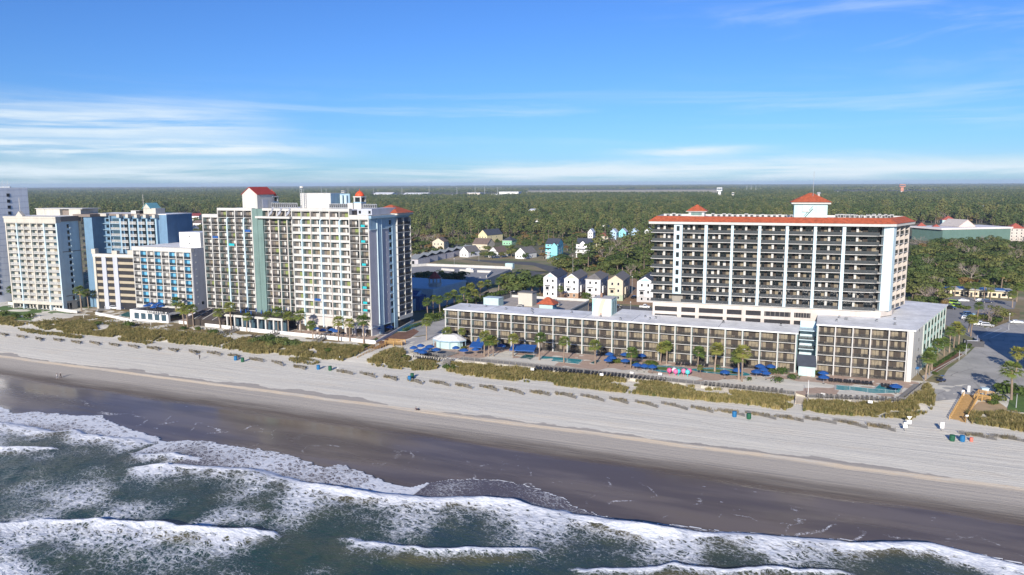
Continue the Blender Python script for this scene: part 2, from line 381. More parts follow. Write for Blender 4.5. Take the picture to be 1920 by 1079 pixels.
class NK:
    """short forms for building shader maths"""
    def __init__(s, N, L): s.N, s.L = N, L
    def m(s, op, a, b=None, c=None, clamp=False):
        n = s.N.new('ShaderNodeMath'); n.operation = op; n.use_clamp = clamp
        for i, v in enumerate((a, b, c)):
            if v is None: continue
            if isinstance(v, (int, float)): n.inputs[i].default_value = v
            else: s.L(v, n.inputs[i])
        return n.outputs[0]
    def ss(s, v, a, b, lo=0., hi=1.):
        n = s.N.new('ShaderNodeMapRange'); n.interpolation_type = 'SMOOTHSTEP'
        for i, x in ((1, a), (2, b), (3, lo), (4, hi)):
            if isinstance(x, (int, float)): n.inputs[i].default_value = x
            else: s.L(x, n.inputs[i])
        s.L(v, n.inputs[0]); return n.outputs[0]
    def mix(s, f, a, b):
        n = s.N.new('ShaderNodeMix'); n.data_type = 'RGBA'
        for k, v in (('Factor', f), ('A', a), ('B', b)):
            if isinstance(v, tuple): n.inputs[k].default_value = (*v, 1)
            elif isinstance(v, (int, float)): n.inputs[k].default_value = v
            else: s.L(v, n.inputs[k])
        return n.outputs['Result']
    def pos(s):
        g = s.N.new('ShaderNodeNewGeometry'); return g.outputs['Position']
    def xyz(s, v):
        n = s.N.new('ShaderNodeSeparateXYZ'); s.L(v, n.inputs[0]); return n.outputs
    def mp(s, v, sc=(1, 1, 1), rz=0., loc=(0, 0, 0)):
        n = s.N.new('ShaderNodeMapping'); n.inputs['Scale'].default_value = sc; n.inputs['Rotation'].default_value = (0, 0, rz); n.inputs['Location'].default_value = loc
        s.L(v, n.inputs[0]); return n.outputs[0]
    def noise(s, v, scale=1., detail=5, rough=.6, dist=0.):
        n = s.N.new('ShaderNodeTexNoise'); n.inputs['Scale'].default_value = scale; n.inputs['Detail'].default_value = detail
        n.inputs['Roughness'].default_value = rough; n.inputs['Distortion'].default_value = dist; s.L(v, n.inputs['Vector']); return n.outputs[0]
    def noisec(s, v, scale=1., detail=3):
        n = s.N.new('ShaderNodeTexNoise'); n.inputs['Scale'].default_value = scale; n.inputs['Detail'].default_value = detail; s.L(v, n.inputs['Vector']); return n.outputs['Color']
    def vor(s, v, scale=1., feature='DISTANCE_TO_EDGE', rnd=1.):
        n = s.N.new('ShaderNodeTexVoronoi'); n.feature = feature; n.inputs['Scale'].default_value = scale; n.inputs['Randomness'].default_value = rnd
        s.L(v, n.inputs['Vector']); return n.outputs['Distance']
    def warp(s, v, scale, amt):
        c = s.noisec(v, scale); a = s.N.new('ShaderNodeVectorMath'); a.operation = 'MULTIPLY_ADD'
        s.L(c, a.inputs[0]); a.inputs[1].default_value = (amt, amt, 0); s.L(v, a.inputs[2]); return a.outputs[0]
    def attr(s, nm):
        n = s.N.new('ShaderNodeAttribute'); n.attribute_name = nm; return n.outputs['Fac']
    def bump(s, h, st, d):
        n = s.N.new('ShaderNodeBump'); n.inputs['Strength'].default_value = st; n.inputs['Distance'].default_value = d; s.L(h, n.inputs['Height']); return n.outputs[0]

# ---- sand
SANDM, N_, L_, b_ = nodes_mat('beach_sand'); k = NK(N_, L_)
P_ = k.pos(); X_, Y_, Z_ = k.xyz(P_)
wob = k.m('MULTIPLY_ADD', k.noise(k.mp(P_, (.035, .08, .1)), 1, 5, .6), 6., -3.)
Yw = k.m('ADD', Y_, wob)
wob2 = k.m('MULTIPLY_ADD', k.noise(k.mp(P_, (.03, .25, .1), .03), 1, 8, .68), 9., -4.5)
Yd = k.m('ADD', Y_, wob2)
rake = k.noise(k.mp(P_, (.012, 1.1, .1), -.02), 1, 7, .7)
fine = k.noise(P_, 1.4, 6, .7)
dry = k.mix(k.ss(rake, .38, .62), (.64, .605, .515), (.75, .71, .605))
dry = k.mix(k.ss(k.noise(k.mp(P_, (.05, .3, .1)), 1, 5), .5, .75, 0, .45), dry, (.72, .62, .47))
dry = k.mix(k.ss(fine, .52, .78, 0, .22), dry, (.52, .47, .41))
fp_ = k.m('MULTIPLY', k.ss(k.vor(P_, 1.25, 'F1'), .30, .12), k.ss(k.noise(k.mp(P_, (.04, .12, .1)), 1, 4), .46, .62))
dry = k.mix(k.m('MULTIPLY', fp_, .28), dry, (.38, .35, .30))
tr2 = k.m('PINGPONG', k.m('ADD', k.m('MULTIPLY', X_, .16), k.m('ADD', Y_, k.m('MULTIPLY', k.noise(k.mp(P_, (.018, .01, .1)), 1, 3), 26.))), 4.1)
dry = k.mix(k.m('MULTIPLY', k.ss(tr2, .20, .05), k.ss(k.noise(k.mp(P_, (.02, .06, 1)), 1, 3), .48, .62, 0, .55)), dry, (.43, .395, .335))
# vehicle tracks along the beach
tr = k.m('PINGPONG', k.m('ADD', Y_, k.m('MULTIPLY', k.noise(k.mp(P_, (.01, .01, .1)), 1, 2), 5)), 2.6)
dry = k.mix(k.m('MULTIPLY', k.ss(tr, .22, .06), k.ss(k.noise(k.mp(P_, (.03, .1, 1)), 1, 3), .45, .7, 0, .5)), dry, (.50, .45, .39))
damp = k.mix(k.ss(Yd, 148.5, 159), (.10, .082, .068), (.43, .39, .335))
damp = k.mix(k.ss(k.noise(k.mp(P_, (.04, .6, .1), .03), 1, 8, .7), .5, .72, 0, .45), damp, (.38, .34, .285))
Yb = k.m('ADD', Y_, k.m('MULTIPLY_ADD', k.noise(k.mp(P_, (.05, .05, .1)), 1, 6, .65), 2.6, -1.3))
colr = k.mix(k.ss(Yb, 162.6, 164.4), damp, dry)
Yp = k.m('ADD', Y_, k.m('MULTIPLY_ADD', k.noise(k.mp(P_, (.045, .02, .1)), 1, 5, .6), 14., -7.))
colr = k.mix(k.m('MULTIPLY', k.ss(Yp, 166.8, 166.4), k.ss(Yb, 164.6, 165.0)), colr, (.40, .365, .32))
bermb = k.m('MULTIPLY', k.ss(Yb, 162.3, 163.4), k.ss(Yb, 165.6, 164.4))
colr = k.mix(k.m('MULTIPLY', bermb, k.ss(k.noise(k.mp(P_, (.15, .8, 1)), 1, 7, .7), .3, .65, .15, 1.)), colr, (.74, .60, .42))
wet = k.ss(Yd, 152.5, 147.5)
colr = k.mix(wet, colr, k.mix(k.ss(k.noise(k.mp(P_, (.02, .12, .1)), 1, 5), .4, .62), (.115, .088, .066), (.175, .138, .104)))
# foam left behind by the last waves
fw = k.warp(k.warp(P_, .12, 7.), .6, 1.6); fv = k.vor(fw, .085)
fm = k.m('MULTIPLY', k.ss(fv, .022, .006), k.ss(k.noise(P_, .16, 4), .50, .64))
fm = k.m('MULTIPLY', fm, k.m('MULTIPLY', k.ss(Y_, 128, 131), k.ss(Yw, 143, 137)))
fm = k.m('MULTIPLY', fm, k.ss(k.noise(P_, 2.0, 5, .75), .46, .60))
spk = k.m('MULTIPLY', k.m('MULTIPLY', k.ss(k.noise(k.mp(P_, (.5, 1.6, 1)), 1, 3), .70, .74), k.ss(k.noise(P_, .09, 3), .5, .6)), k.m('MULTIPLY', k.ss(Y_, 132, 136), k.ss(Y_, 153, 148)))
fm = k.m('MAXIMUM', fm, k.m('MULTIPLY', spk, .8))
colr = k.mix(fm, colr, (.78, .79, .82))
L_(colr, b_.inputs['Base Color'])
L_(k.m('ADD', k.m('MULTIPLY_ADD', wet, k.ss(k.noise(k.mp(P_, (.015, .10, .1)), 1, 4), .42, .62, -.79, -.60), .90), k.m('MULTIPLY', fm, .6), None, True), b_.inputs['Roughness'])
b_.inputs['Specular IOR Level'].default_value = .33
hgt = k.m('ADD', k.m('MULTIPLY', fine, .5), k.m('MULTIPLY', rake, 1.2))
dryf = k.m('SUBTRACT', 1., wet)
L_(k.bump(k.m('MULTIPLY', hgt, k.m('ADD', k.m('MULTIPLY', dryf, 1.), .012)), .55, .35), b_.inputs['Normal'])

def gridmesh(name, xs, ys, zf, mat, keep=None, attrs=None):
    XX, YY = np.meshgrid(xs, ys); ZZ = zf(XX, YY); ny, nx = XX.shape
    V = np.stack([XX.ravel(), YY.ravel(), ZZ.ravel()], 1)
    I = np.arange(ny * nx).reshape(ny, nx)
    Q = np.stack([I[:-1, :-1].ravel(), I[:-1, 1:].ravel(), I[1:, 1:].ravel(), I[1:, :-1].ravel()], 1)
    if keep is not None:
        kp = keep(XX, YY).ravel(); Q = Q[kp[Q].all(1)]
    me = bpy.data.meshes.new(name); me.vertices.add(len(V)); me.vertices.foreach_set('co', V.ravel())
    me.loops.add(Q.size); me.loops.foreach_set('vertex_index', Q.ravel().astype(np.int32))
    me.polygons.add(len(Q)); me.polygons.foreach_set('loop_start', np.arange(0, Q.size, 4, dtype=np.int32))
    me.polygons.foreach_set('loop_total', np.full(len(Q), 4, dtype=np.int32)); me.polygons.foreach_set('use_smooth', [True] * len(Q))
    for nm, f in (attrs or {}).items():
        a = me.attributes.new(nm, 'FLOAT', 'POINT'); a.data.foreach_set('value', f(XX, YY).ravel().astype(np.float32))
    me.materials.append(mat); me.update(calc_edges=True); me.validate()
    return link(bpy.data.objects.new(name, me))
def vnoise(X, Y, s, seed):
    """smooth lattice noise, -1..1"""
    r = np.random.default_rng(seed); T = r.uniform(-1, 1, (256, 256)); x, y = X * s, Y * s
    xi, yi = np.floor(x).astype(int), np.floor(y).astype(int); fx, fy = x - xi, y - yi
    fx, fy = fx * fx * (3 - 2 * fx), fy * fy * (3 - 2 * fy)
    a = lambda i, j: T[(yi + j) % 256, (xi + i) % 256]
    return (a(0, 0) * (1 - fx) + a(1, 0) * fx) * (1 - fy) + (a(0, 1) * (1 - fx) + a(1, 1) * fx) * fy
def dunes(X, Y):
    up = sstep(196, 206, Y) * (1 - sstep(222, 228, Y)); lo = 1 - sstep(-130, -124, X) * .55
    return bz(X, Y) + up * lo * .35 * (vnoise(X, Y, .12, 3) + .5 * vnoise(X, Y, .3, 4)) * (1 - sstep(20, 24, X)) + .03 * vnoise(X, Y, .5, 9) * sstep(166, 172, Y)
tag(gridmesh('beach', np.arange(-520, 140, 1.5), np.concatenate([np.arange(40, 160, 2.), np.arange(160, 241, 1.)]), dunes, SANDM), 'pale raked sand with a dark wet strip by the water', kind='structure')

# ---- land
LANDM, N_, L_, b_ = nodes_mat('inland_ground'); k = NK(N_, L_); P_ = k.pos()
c_ = k.mix(k.ss(k.noise(P_, .05, 6), .42, .6), (.25, .20, .11), (.13, .15, .055))
c_ = k.mix(k.ss(k.noise(P_, .02, 5), .55, .68), c_, (.34, .28, .20))
X_, Y_, Z_ = k.xyz(P_)
c_ = k.mix(k.ss(Y_, 520, 640), c_, (.10, .10, .05))
L_(c_, b_.inputs['Base Color']); b_.inputs['Roughness'].default_value = .95
g_ = MB(); g_.face([(-14000, 236, 2.985), (14000, 236, 2.985), (14000, 24000, 2.985), (-14000, 24000, 2.985)], LANDM)
g_.face([(-14000, 236, 2.985), (-520, 236, 2.985), (-520, 150, 1.0), (-14000, 150, 1.0)][::-1], LANDM)
tag(g_.build('ground'), 'flat coastal land behind the hotels', kind='structure')

# ---- sea
EDGE = [(-520, 131), (-300, 131), (-240, 130), (-207, 128), (-197, 125), (-194, 128), (-180, 130), (-174, 133), (-167, 130), (-155, 127), (-146, 126), (-143, 124), (-134, 128), (-124, 128), (-113, 129), (-104, 127), (-97, 125), (-95, 128), (-88, 126), (-78, 123), (-74, 123), (-72.5, 126.5), (-68, 130), (-63, 132), (-57, 133), (-50, 132), (-45, 130), (-42, 127.5), (-38, 126), (-32, 125), (-24, 126), (-15, 127.5), (-8, 129), (-2, 130), (10, 133), (18, 135.5), (25, 135), (30, 134), (140, 137)]
C1 = [(-150, 104), (-134, 108), (-127, 113), (-118, 115), (-110, 117), (-99, 116), (-91, 116), (-79, 116), (-68, 118), (-59, 122), (-53, 124), (-45, 123), (-39, 123), (-32, 122), (-24, 123), (-15, 125), (-8, 127), (-2, 128), (10, 131), (18, 134), (25, 133), (30, 132), (140, 134)]
C2 = [(-300, 80), (-145, 76), (-133, 80), (-128, 84), (-121, 86), (-111, 89), (-103, 91), (-96, 93), (-90, 95), (-80, 97)]
C3 = [(-240, 103), (-172, 106), (-163, 109), (-155, 111)]
C4 = [(-260, 117), (-172, 118), (-169, 121), (-164, 120), (-146, 122), (-138, 122)]
C5 = [(-146, 114), (-141, 115), (-133, 119), (-127, 118), (-122, 117)]
C6 = [(-76, 99), (-72, 100), (-59, 101), (-48, 106), (-43, 108), (-38, 108)]
C7 = [(-36, 103), (-28, 108), (-17, 111.5), (-8, 114.5), (0, 117), (6, 119)]
CR = [(C1, -134, 140, 1.3, 2.2, 9., .60), (C2, -300, -84, 1.2, 1.3, 17., .58), (C3, -240, -160, 1.0, .9, 5., .6), (C4, -260, -142, .6, .9, 8., .62), (C5, -142, -124, .7, .7, 4., .6), (C6, -74, -40, 1.1, .35, 2.5, .5), (C7, -34, 6, .8, .5, 3., .5)]
def ci(c, X): return np.interp(X, [p[0] for p in c], [p[1] for p in c])
def edge(X): return ci(EDGE, X) + .5 * vnoise(X, X * 0 + 3, .45, 21) + .35 * vnoise(X, X * 0, 1.1, 22)
def wpar(X, Y):
    h = np.zeros_like(X); foam = np.zeros_like(X); olive = np.zeros_like(X)
    for q, (c, xa, xb, A, wf, tail, st) in enumerate(CR):
        yc = ci(c, X) + .9 * vnoise(X, X * 0, .16, 31 + q) + .45 * vnoise(X, X * 0, .5, 33)
        wgt = sstep(xa - 3, xa + 5, X) * (1 - sstep(xb - 6, xb + 3, X))
        s = Y - yc; amp = .8 + .45 * vnoise(X, X * 0, .07, 70 + q)
        prof = np.where(s < 0, np.exp(s / 3.2), np.exp(-(s / .9) ** 2))
        h += A * wgt * prof * amp
        tl = tail * (1 + .75 * vnoise(X, X * 0 + q, .09, 80 + q))
        patch_ = np.clip(.86 + .48 * vnoise(X + .35 * s, Y * .45, .13, 40 + q) + .25 * vnoise(X, Y, .4, 45 + q), .05, 1.15)
        back = np.exp(np.minimum(s + wf, 0) / tl) * patch_
        f = np.where(s > .5, np.clip(1 - (s - .5) / .9, 0, 1), np.where(s > -wf * amp, 1, st * back)) * wgt
        foam = np.maximum(foam, f); olive = np.maximum(olive, wgt * amp * np.exp(-((s + 2.9) / 1.7) ** 2))
    lace = np.clip(.22 + .36 * vnoise(X + .5 * Y, Y, .045, 51) + .24 * vnoise(X, Y, .17, 52), 0, .56) * (1 - .55 * sstep(-115, -70, X))
    foam = np.maximum(foam, lace)
    return h, foam, olive
def wash(X, Y):
    front = np.maximum.reduce([np.where((X > xa) & (X < xb), ci(c, X), 60.) for c, xa, xb in ((C1, -134, 140), (C4, -260, -142), (C5, -142, -128))])
    return sstep(-1.5, 2.5, Y - front)
def seaz(X, Y):
    h, f, o = wpar(X, Y); ch = .10 * vnoise(X, Y, .35, 61) + .16 * vnoise(X, Y, .12, 62) + .05 * vnoise(X, Y, .9, 63)
    wv = wash(X, Y); deep = .12 + h * (1 - wv * .9) + ch * (1 - wv)
    lip = .06 * np.exp(-((edge(X) - Y) / .35) ** 2)
    thin = bz(X, Y) + .045 + lip
    return np.where(deep > thin, deep, thin) * 1.0
def seaf(X, Y):
    h, f, o = wpar(X, Y); wv = wash(X, Y); e = edge(X) - Y
    film = np.where(X < -84, .42 + .2 * vnoise(X, Y, .1, 71), np.where(X < -72, .5, .10 + .12 * vnoise(X, Y, .12, 72)))
    film = film * np.exp(-np.maximum(e - 2, 0) / 14) + .10
    f = np.where(wv > .5, np.maximum(f, film), f)
    return np.clip(np.maximum(f, np.exp(-(e / .32) ** 2)), 0, 1)
SEAM, N_, L_, b_ = nodes_mat('sea_water'); k = NK(N_, L_); P_ = k.pos(); X_, Y_, Z_ = k.xyz(P_)
fo = k.attr('foam'); sh = k.attr('shallow'); ol = k.attr('olive')
pw = k.warp(k.mp(P_, (1, 1, 1), R(30)), .35, 2.4); pw = k.mp(pw, (.62, 1.25, 1))
v1 = k.vor(pw, .62); v2 = k.vor(k.warp(pw, 1.4, .7), 1.7); nz = k.noise(P_, 2.4, 5, .7)
fo2 = k.m('ADD', fo, k.m('MULTIPLY_ADD', k.noise(P_, .55, 5, .65), .7, -.35))
m1 = k.ss(v1, k.m('MULTIPLY', fo2, .52), k.m('MULTIPLY', fo2, .26)); m2 = k.ss(v2, k.m('MULTIPLY', fo2, .42), k.m('MULTIPLY', fo2, .2))
full = k.ss(k.m('ADD', fo, k.m('MULTIPLY_ADD', nz, .7, -.35)), .72, .98)
mask = k.m('MAXIMUM', k.m('MAXIMUM', k.m('MULTIPLY', m1, .95), k.m('MULTIPLY', m2, .75)), full, None, True)
mask = k.m('MULTIPLY', mask, k.ss(k.m('ADD', k.m('MULTIPLY', nz, .8), fo), .50, .88))
deepc = k.mix(k.ss(k.noise(P_, .11, 4), .42, .62), (.022, .054, .047), (.046, .070, .047))
deepc = k.mix(k.m('MULTIPLY', ol, .8), deepc, (.13, .11, .045))
deepc = k.mix(k.ss(Y_, 96, 118, 0, .35), deepc, (.055, .052, .036))
wc = k.mix(sh, deepc, (.115, .092, .085))
fc = k.mix(k.ss(k.noise(P_, 1.1, 5), .3, .7), (.60, .64, .70), (.82, .83, .84))
L_(k.mix(mask, wc, fc), b_.inputs['Base Color'])
L_(k.m('MULTIPLY_ADD', mask, .8, .08), b_.inputs['Roughness']); b_.inputs['IOR'].default_value = 1.33; b_.inputs['Specular IOR Level'].default_value = .38
rip = k.m('ADD', k.m('MULTIPLY', k.noise(k.mp(P_, (.8, 1.7, 1), R(15)), 1., 5, .6), k.m('MULTIPLY_ADD', sh, -.9, 1.)), k.m('MULTIPLY', mask, .30))
L_(k.bump(rip, .8, .28), b_.inputs['Normal'])
tag(gridmesh('sea', np.arange(-330, 110, .42), np.arange(52, 139, .34), seaz, SEAM, keep=lambda X, Y: Y <= edge(X),
    attrs={'foam': seaf, 'shallow': lambda X, Y: wash(X, Y), 'olive': lambda X, Y: wpar(X, Y)[2]}), 'green grey surf with white breakers rolling to the beach', kind='structure')
# ================================================================== hotels
RAILP = {}
def rail_proto(w, style):
    """balcony front, x 0..w, front face at y=0; z 0 = floor"""
    key = ('rail', round(w, 2), style)
    if key in RAILP: return RAILP[key]
    b = MB()
    if style in ('black', 'white'):
        m = RAIL if style == 'black' else WRAIL
        b.box(0, w, .02, .09, 1.0, 1.07, m); b.box(0, w, .03, .08, .08, .13, m)
        n = max(3, int(w / .13))
        for i in range(1, n):
            x = w * i / n; b.box(x - .034, x + .034, .04, .072, .13, 1.0, m)
        for x in (.03, w / 2, w - .03): b.box(x - .03, x + .03, .018, .092, 0, 1.06, m)
    elif style == 'glassrail':
        b.box(0, w, .02, .09, 1.0, 1.07, RAIL); b.box(0, w, .04, .06, .1, 1.0, M('smoked_balcony_glass', (.05, .055, .06), .15, .2, 1, spec=.6)); 
        for i in range(5):
            x = .03 + (w - .06) * i / 4; b.box(x - .03, x + .03, .018, .092, 0, 1.06, RAIL)
    else:   # solid parapet
        m = {'solid': WHITE, 'cream': CREAM}[style]
        b.box(0, w, -.04, .14, -.05, .76, m); b.box(0, w, -.07, .17, .76, .82, m)
    RAILP[key] = b; return b
def door_proto(w, h, depth, style, v):
    """glazed back wall of a bay, standing proud of it"""
    key = ('door', round(w, 2), round(h, 2), style, v)
    if key in RAILP: return RAILP[key]
    b = MB(); r = random.Random(hash(key[3]) % 1 + v * 17 + len(style)); y = depth - .06
    def pane(x0, x1, z0, z1, m): b.box(x0, x1, y, y + .05, z0, z1, m)
    def fr(x0, x1, z0, z1): b.box(x0, x1, y - .035, y + .045, z0, z1, FRAME)
    if style == 'low':       # four tall panels nearly filling the bay, beige drapes
        x0, x1, z1 = .45, w - .25, h - .35; n = 4; s = (x1 - x0) / n
        op = r.choice([(0,), (1,), (1, 2), (2,), (2, 3), (1, 2), (3,), (0, 1), (0, 2)])
        for i in range(n): pane(x0 + i * s + .03, x0 + i * s + s - .03, .05, z1, INTER if i in op else CURT)
        for i in range(n + 1): fr(x0 + i * s - .04, x0 + i * s + .04, .03, z1 + .05)
        fr(x0, x1, z1, z1 + .08); fr(x0, x1, .0, .07)
        if v % 3 == 0: b.box(x0 + s * 1.2, x0 + s * 2.1, y - .5, y - .1, .35, .75, M('drab_cushion', (.34, .27, .19)))
    elif style == 'pink':    # drape + dark opening
        x0, x1, z1 = w * .30, w - .15, h - .32; c = r.choice([CURTW, CURTW, CURTW, CURTG, CURT]); f = r.choice([.35, .45, .45, .6, .3])
        if c is CURTG: f = .9
        xa = x0 + (x1 - x0) * f
        pane(x0, xa, .04, z1, c); pane(xa + .05, x1, .04, z1, r.choice([INTER, INTER, GLASS, TAUPE]))
        for x in (x0, xa, x1): fr(x - .03, x + .03, .03, z1 + .04)
        fr(x0, x1, z1, z1 + .07)
    elif style == 'tower':   # wide, two units a bay: glass doors and pale wall between
        n = 2; u = w / 2
        for j in range(2):
            o = j * u; pat = r.choice([(INTER, CURT, GLASS), (GLASS, INTER, CURT), (GLASS, GLASS, CURT), (CURTW, INTER, GLASS), (INTER, GLASS, GLASS), (GLASS, CURTW, INTER), (GLASS, INTER, GLASS)])
            x0, x1, z1 = o + .35, o + u - .45, h - .3; s = (x1 - x0) / 3
            for i in range(3): pane(x0 + i * s + .03, x0 + i * s + s - .03, .05, z1, pat[i])
            for i in range(4): fr(x0 + i * s - .04, x0 + i * s + .04, .03, z1 + .05)
            fr(x0, x1, z1, z1 + .07)
    elif style == 'small':   # one window-door in the right part of the bay
        x0, x1, z1 = w * .42, w - .1, h - .35; c = CURTW if v % 3 else CURT
        pane(x0, (x0 + x1) / 2, .05, z1, c); pane((x0 + x1) / 2 + .04, x1, .05, z1, INTER)
        fr(x0 - .04, x0 + .02, .03, z1 + .04); fr(x1 - .04, x1 + .02, .03, z1 + .04); fr(x0, x1, z1, z1 + .06)
    elif style == 'cream':
        x0, x1, z1 = w * .45, w - .2, h - .35
        for i in range(2):
            s = (x1 - x0) / 2; pane(x0 + i * s + .04, x0 + i * s + s - .04, .2, z1, r.choice([GLASS, GLASSB, CURT, CURTW])); fr(x0 + i * s - .03, x0 + i * s + .03, .2, z1 + .03)
        fr(x1 - .03, x1 + .03, .2, z1); fr(x0, x1, z1, z1 + .05)
    RAILP[key] = b; return b
def bays(parent, items, loc0, limit=100):
    """items: (x, z, w, h, depth, rail style, door style, y); the nearest `limit` become parts, the rest one mass"""
    rest = MB(); rz = parent.rotation_euler.z; px, py = parent.location.x, parent.location.y
    c, s = math.cos(rz), math.sin(rz)
    def dist(it):
        X = px + it[0] * c - it[7] * s; Y = py + it[0] * s + it[7] * c
        return X * X + Y * Y
    for i, it in enumerate(sorted(items, key=dist)):
        x, z, w_, h, d, rs, ds, y = it; v = rng.randrange(10)
        rp, dp = rail_proto(w_, rs), door_proto(w_, h, d, ds, v)
        if i < limit:
            a = link(bpy.data.objects.new('balcony', rp.mesh('balcony')), parent, (x, y, z))
            link(bpy.data.objects.new('sliding_door', dp.mesh('sliding_door')), a)
        else: rest.add(rp, (x, y, z)); rest.add(dp, (x, y, z))
    if rest.v: tag(rest.build('balcony', parent), kind='stuff')
def rooftop_unit(mb, x, y, z, sx, sy, sz, m=None):
    mb.box(x, x + sx, y, y + sy, z + .25, z + sz, m or ACW); mb.cyl(x + sx / 2, y + sy / 2, z + sz, z + sz + .12, min(sx, sy) * .36, min(sx, sy) * .34, 10, DARK)
    mb.box(x + .1, x + .25, y + .1, y + sy - .1, z, z + .25, DARK); mb.box(x + sx - .25, x + sx - .1, y + .1, y + sy - .1, z, z + .25, DARK)
    mb.box(x + .15, x + sx - .15, y - .012, y, z + .45, z + sz - .25, DARK)
def ac(label, P, sx=1.4, sy=1.1, sz=1.3, rz=0, group=None):
    b = MB(); rooftop_unit(b, 0, 0, 0, sx, sy, sz); return tag(b.build('air_conditioner', None, P, rz), label, 'air conditioner', group)
def vents(n, xa, xb, ya, yb, z, where, seed):
    r = random.Random(seed); b = MB(); b.cyl(0, 0, 0, .45, .16, .16, 8, METALG); b.cyl(0, 0, .45, .6, .3, .3, 8, DARK); b.box(-.35, .35, -.35, .35, 0, .08, DARK)
    me = b.mesh('roof_vent')
    for i, x in enumerate(sorted(r.uniform(xa, xb) for _ in range(n))):
        o = link(bpy.data.objects.new('roof_vent', me), None, (x, r.uniform(ya, yb), z)); tag(o, 'small dark roof vent on %s, %s from the left' % (where, nth(i)), 'roof vent', 'vents on ' + where)

# ---------------------------------------------------------------- long low hotel in front
L1 = thing('beach_hotel', 'long low four storey white beachfront hotel behind the pools', 'hotel', (-126.4, 236, 3))
NB, W1, D1 = 23, 118.9, 13.2; bw = W1 / NB; fh = 3.0
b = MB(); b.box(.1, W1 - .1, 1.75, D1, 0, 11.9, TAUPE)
for i in range(5):
    if i: b.box(.05, W1 - .05, -.05, 1.75, i * fh - .06, i * fh + .10, WHITE)
b.box(-.25, W1 + .25, .15, D1 - .1, -.02, .02, CONC)
for i in range(NB + 1):
    x = i * bw; b.box(x - .16, x + .16, -.14, 1.78, 0, 11.95, WHITE)
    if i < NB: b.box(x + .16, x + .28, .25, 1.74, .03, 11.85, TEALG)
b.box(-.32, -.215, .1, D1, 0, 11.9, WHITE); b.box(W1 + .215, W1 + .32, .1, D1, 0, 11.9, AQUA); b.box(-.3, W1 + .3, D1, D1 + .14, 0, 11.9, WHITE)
b.build('wall', L1)
b = MB(); b.box(-.6, W1 + .6, -.55, D1 + .4, 11.95, 12.35, ROOFW)
for x in (16, 52, 68.2, 96): b.box(x, x + .18, -.5, D1 + .3, 12.35, 12.37, M('roof_seam', (.30, .31, .33)))
b.build('roof', L1)
# raised stretch of roof behind and the coloured stair block
b = MB(); b.box(60, 80, D1 + .42, D1 + 9, 0, 12.1, WHITE); b.box(59.6, 80.3, D1 + .42, D1 + 9.3, 12.1, 12.36, ROOFW); b.build('rear_wing', L1)
items = [(i * bw + .30, j * fh + .10, bw - .52, fh - .22, 1.75, 'black', 'low', 0) for i in range(NB) for j in range(4)]
bays(L1, items, None)
def stripes_block(parent):
    st = bpy.data.materials.new('diagonal_pastel_stripes'); st.use_nodes = True; N = st.node_tree.nodes; Lk = st.node_tree.links.new
    tcn = N.new('ShaderNodeTexCoord'); q = NK(N, Lk); x, y, z = q.xyz(tcn.outputs['Object'])
    cv = q.m('ADD', x, q.m('MULTIPLY', q.m('POWER', q.m('MAXIMUM', z, 0.), 1.6), -.09)); cr = N.new('ShaderNodeValToRGB'); cr.color_ramp.interpolation = 'CONSTANT'
    Lk(q.m('MULTIPLY_ADD', cv, 1 / 6.6, .28), cr.inputs[0]); E_ = cr.color_ramp.elements
    E_[0].color = (.36, .60, .58, 1); E_[1].position = .30; E_[1].color = (.74, .73, .68, 1)
    for p_, c_ in ((.56, (.66, .45, .34)), (.80, (.72, .70, .66))): e = E_.new(p_); e.color = (*c_, 1)
    Lk(cr.outputs[0], N['Principled BSDF'].inputs['Base Color']); N['Principled BSDF'].inputs['Roughness'].default_value = .8
    m = MB(); m.box(0, 6.6, 0, 7, 0, 5.6, st); m.box(6.6, 6.72, .1, 7, 0, 5.5, AQUA); m.box(-.1, 6.8, -.08, 7.1, 5.6, 5.8, WHITE)
    m.box(6.73, 6.8, 1.5, 2.4, .5, 4.6, TEAL); m.box(6.73, 6.8, 4, 4.9, .5, 4.6, TEAL)
    m.build('stair_block', parent, (53.0, 7.3, 12.36)); m2 = MB(); m2.cyl(0, 0, 0, 1.5, .45, .42, 10, M('rusty_flue', (.25, .15, .10))); m2.build('flue', parent, (55.3, 10.5, 18.1))
stripes_block(L1)
vents(16, -122, -12, 238, 247, 15.35, 'the long white roof', 3)
# restaurant wing behind the left half of the long hotel
RW = thing('restaurant_wing', 'low tan flat roofed wing behind the long white hotel', 'building', (-124, 252.5, 3))
b = MB(); b.box(0, 34, 0, 40, 0, 8.4, CREAM); b.build('wall', RW)
b = MB(); b.box(-.3, 34.3, -.3, 40.3, 8.4, 8.7, M('tan_gravel_roof', (.42, .37, .31), .9, .2, .5)); b.box(-.3, 34.3, 40, 40.4, 8.7, 9.7, WHITE); b.box(34, 34.4, -.3, 40, 8.7, 9.3, WHITE); b.build('roof', RW)
b = MB(); b.box(0, 6, 0, 5, 0, 5.2, CREAM); b.box(-.2, 6.2, -.2, 5.2, 5.2, 5.5, ROOFG); b.build('stair_house', RW, (11, 20, 8.7))
b = MB(); b.box(0, 6.5, 0, 5, 0, 3.2, AQUA); b.box(-.1, 6.6, -.1, 5.1, 3.2, 3.4, LBLUE); b.build('blue_room', RW, (-1.5, 14, 8.7))
b = MB(); b.box(0, 5.2, 0, 4.4, 0, 4.2, AQUA); b.box(5.2, 5.3, .1, 4.3, 0, 4.1, M('deep_aqua_stucco', (.14, .36, .48), .8, .1, .3)); b.hip(0, 5.2, 0, 4.4, 4.2, 6.6, .9, TILE); b.build('red_roofed_turret', RW, (26.5, 3.0, 8.7))
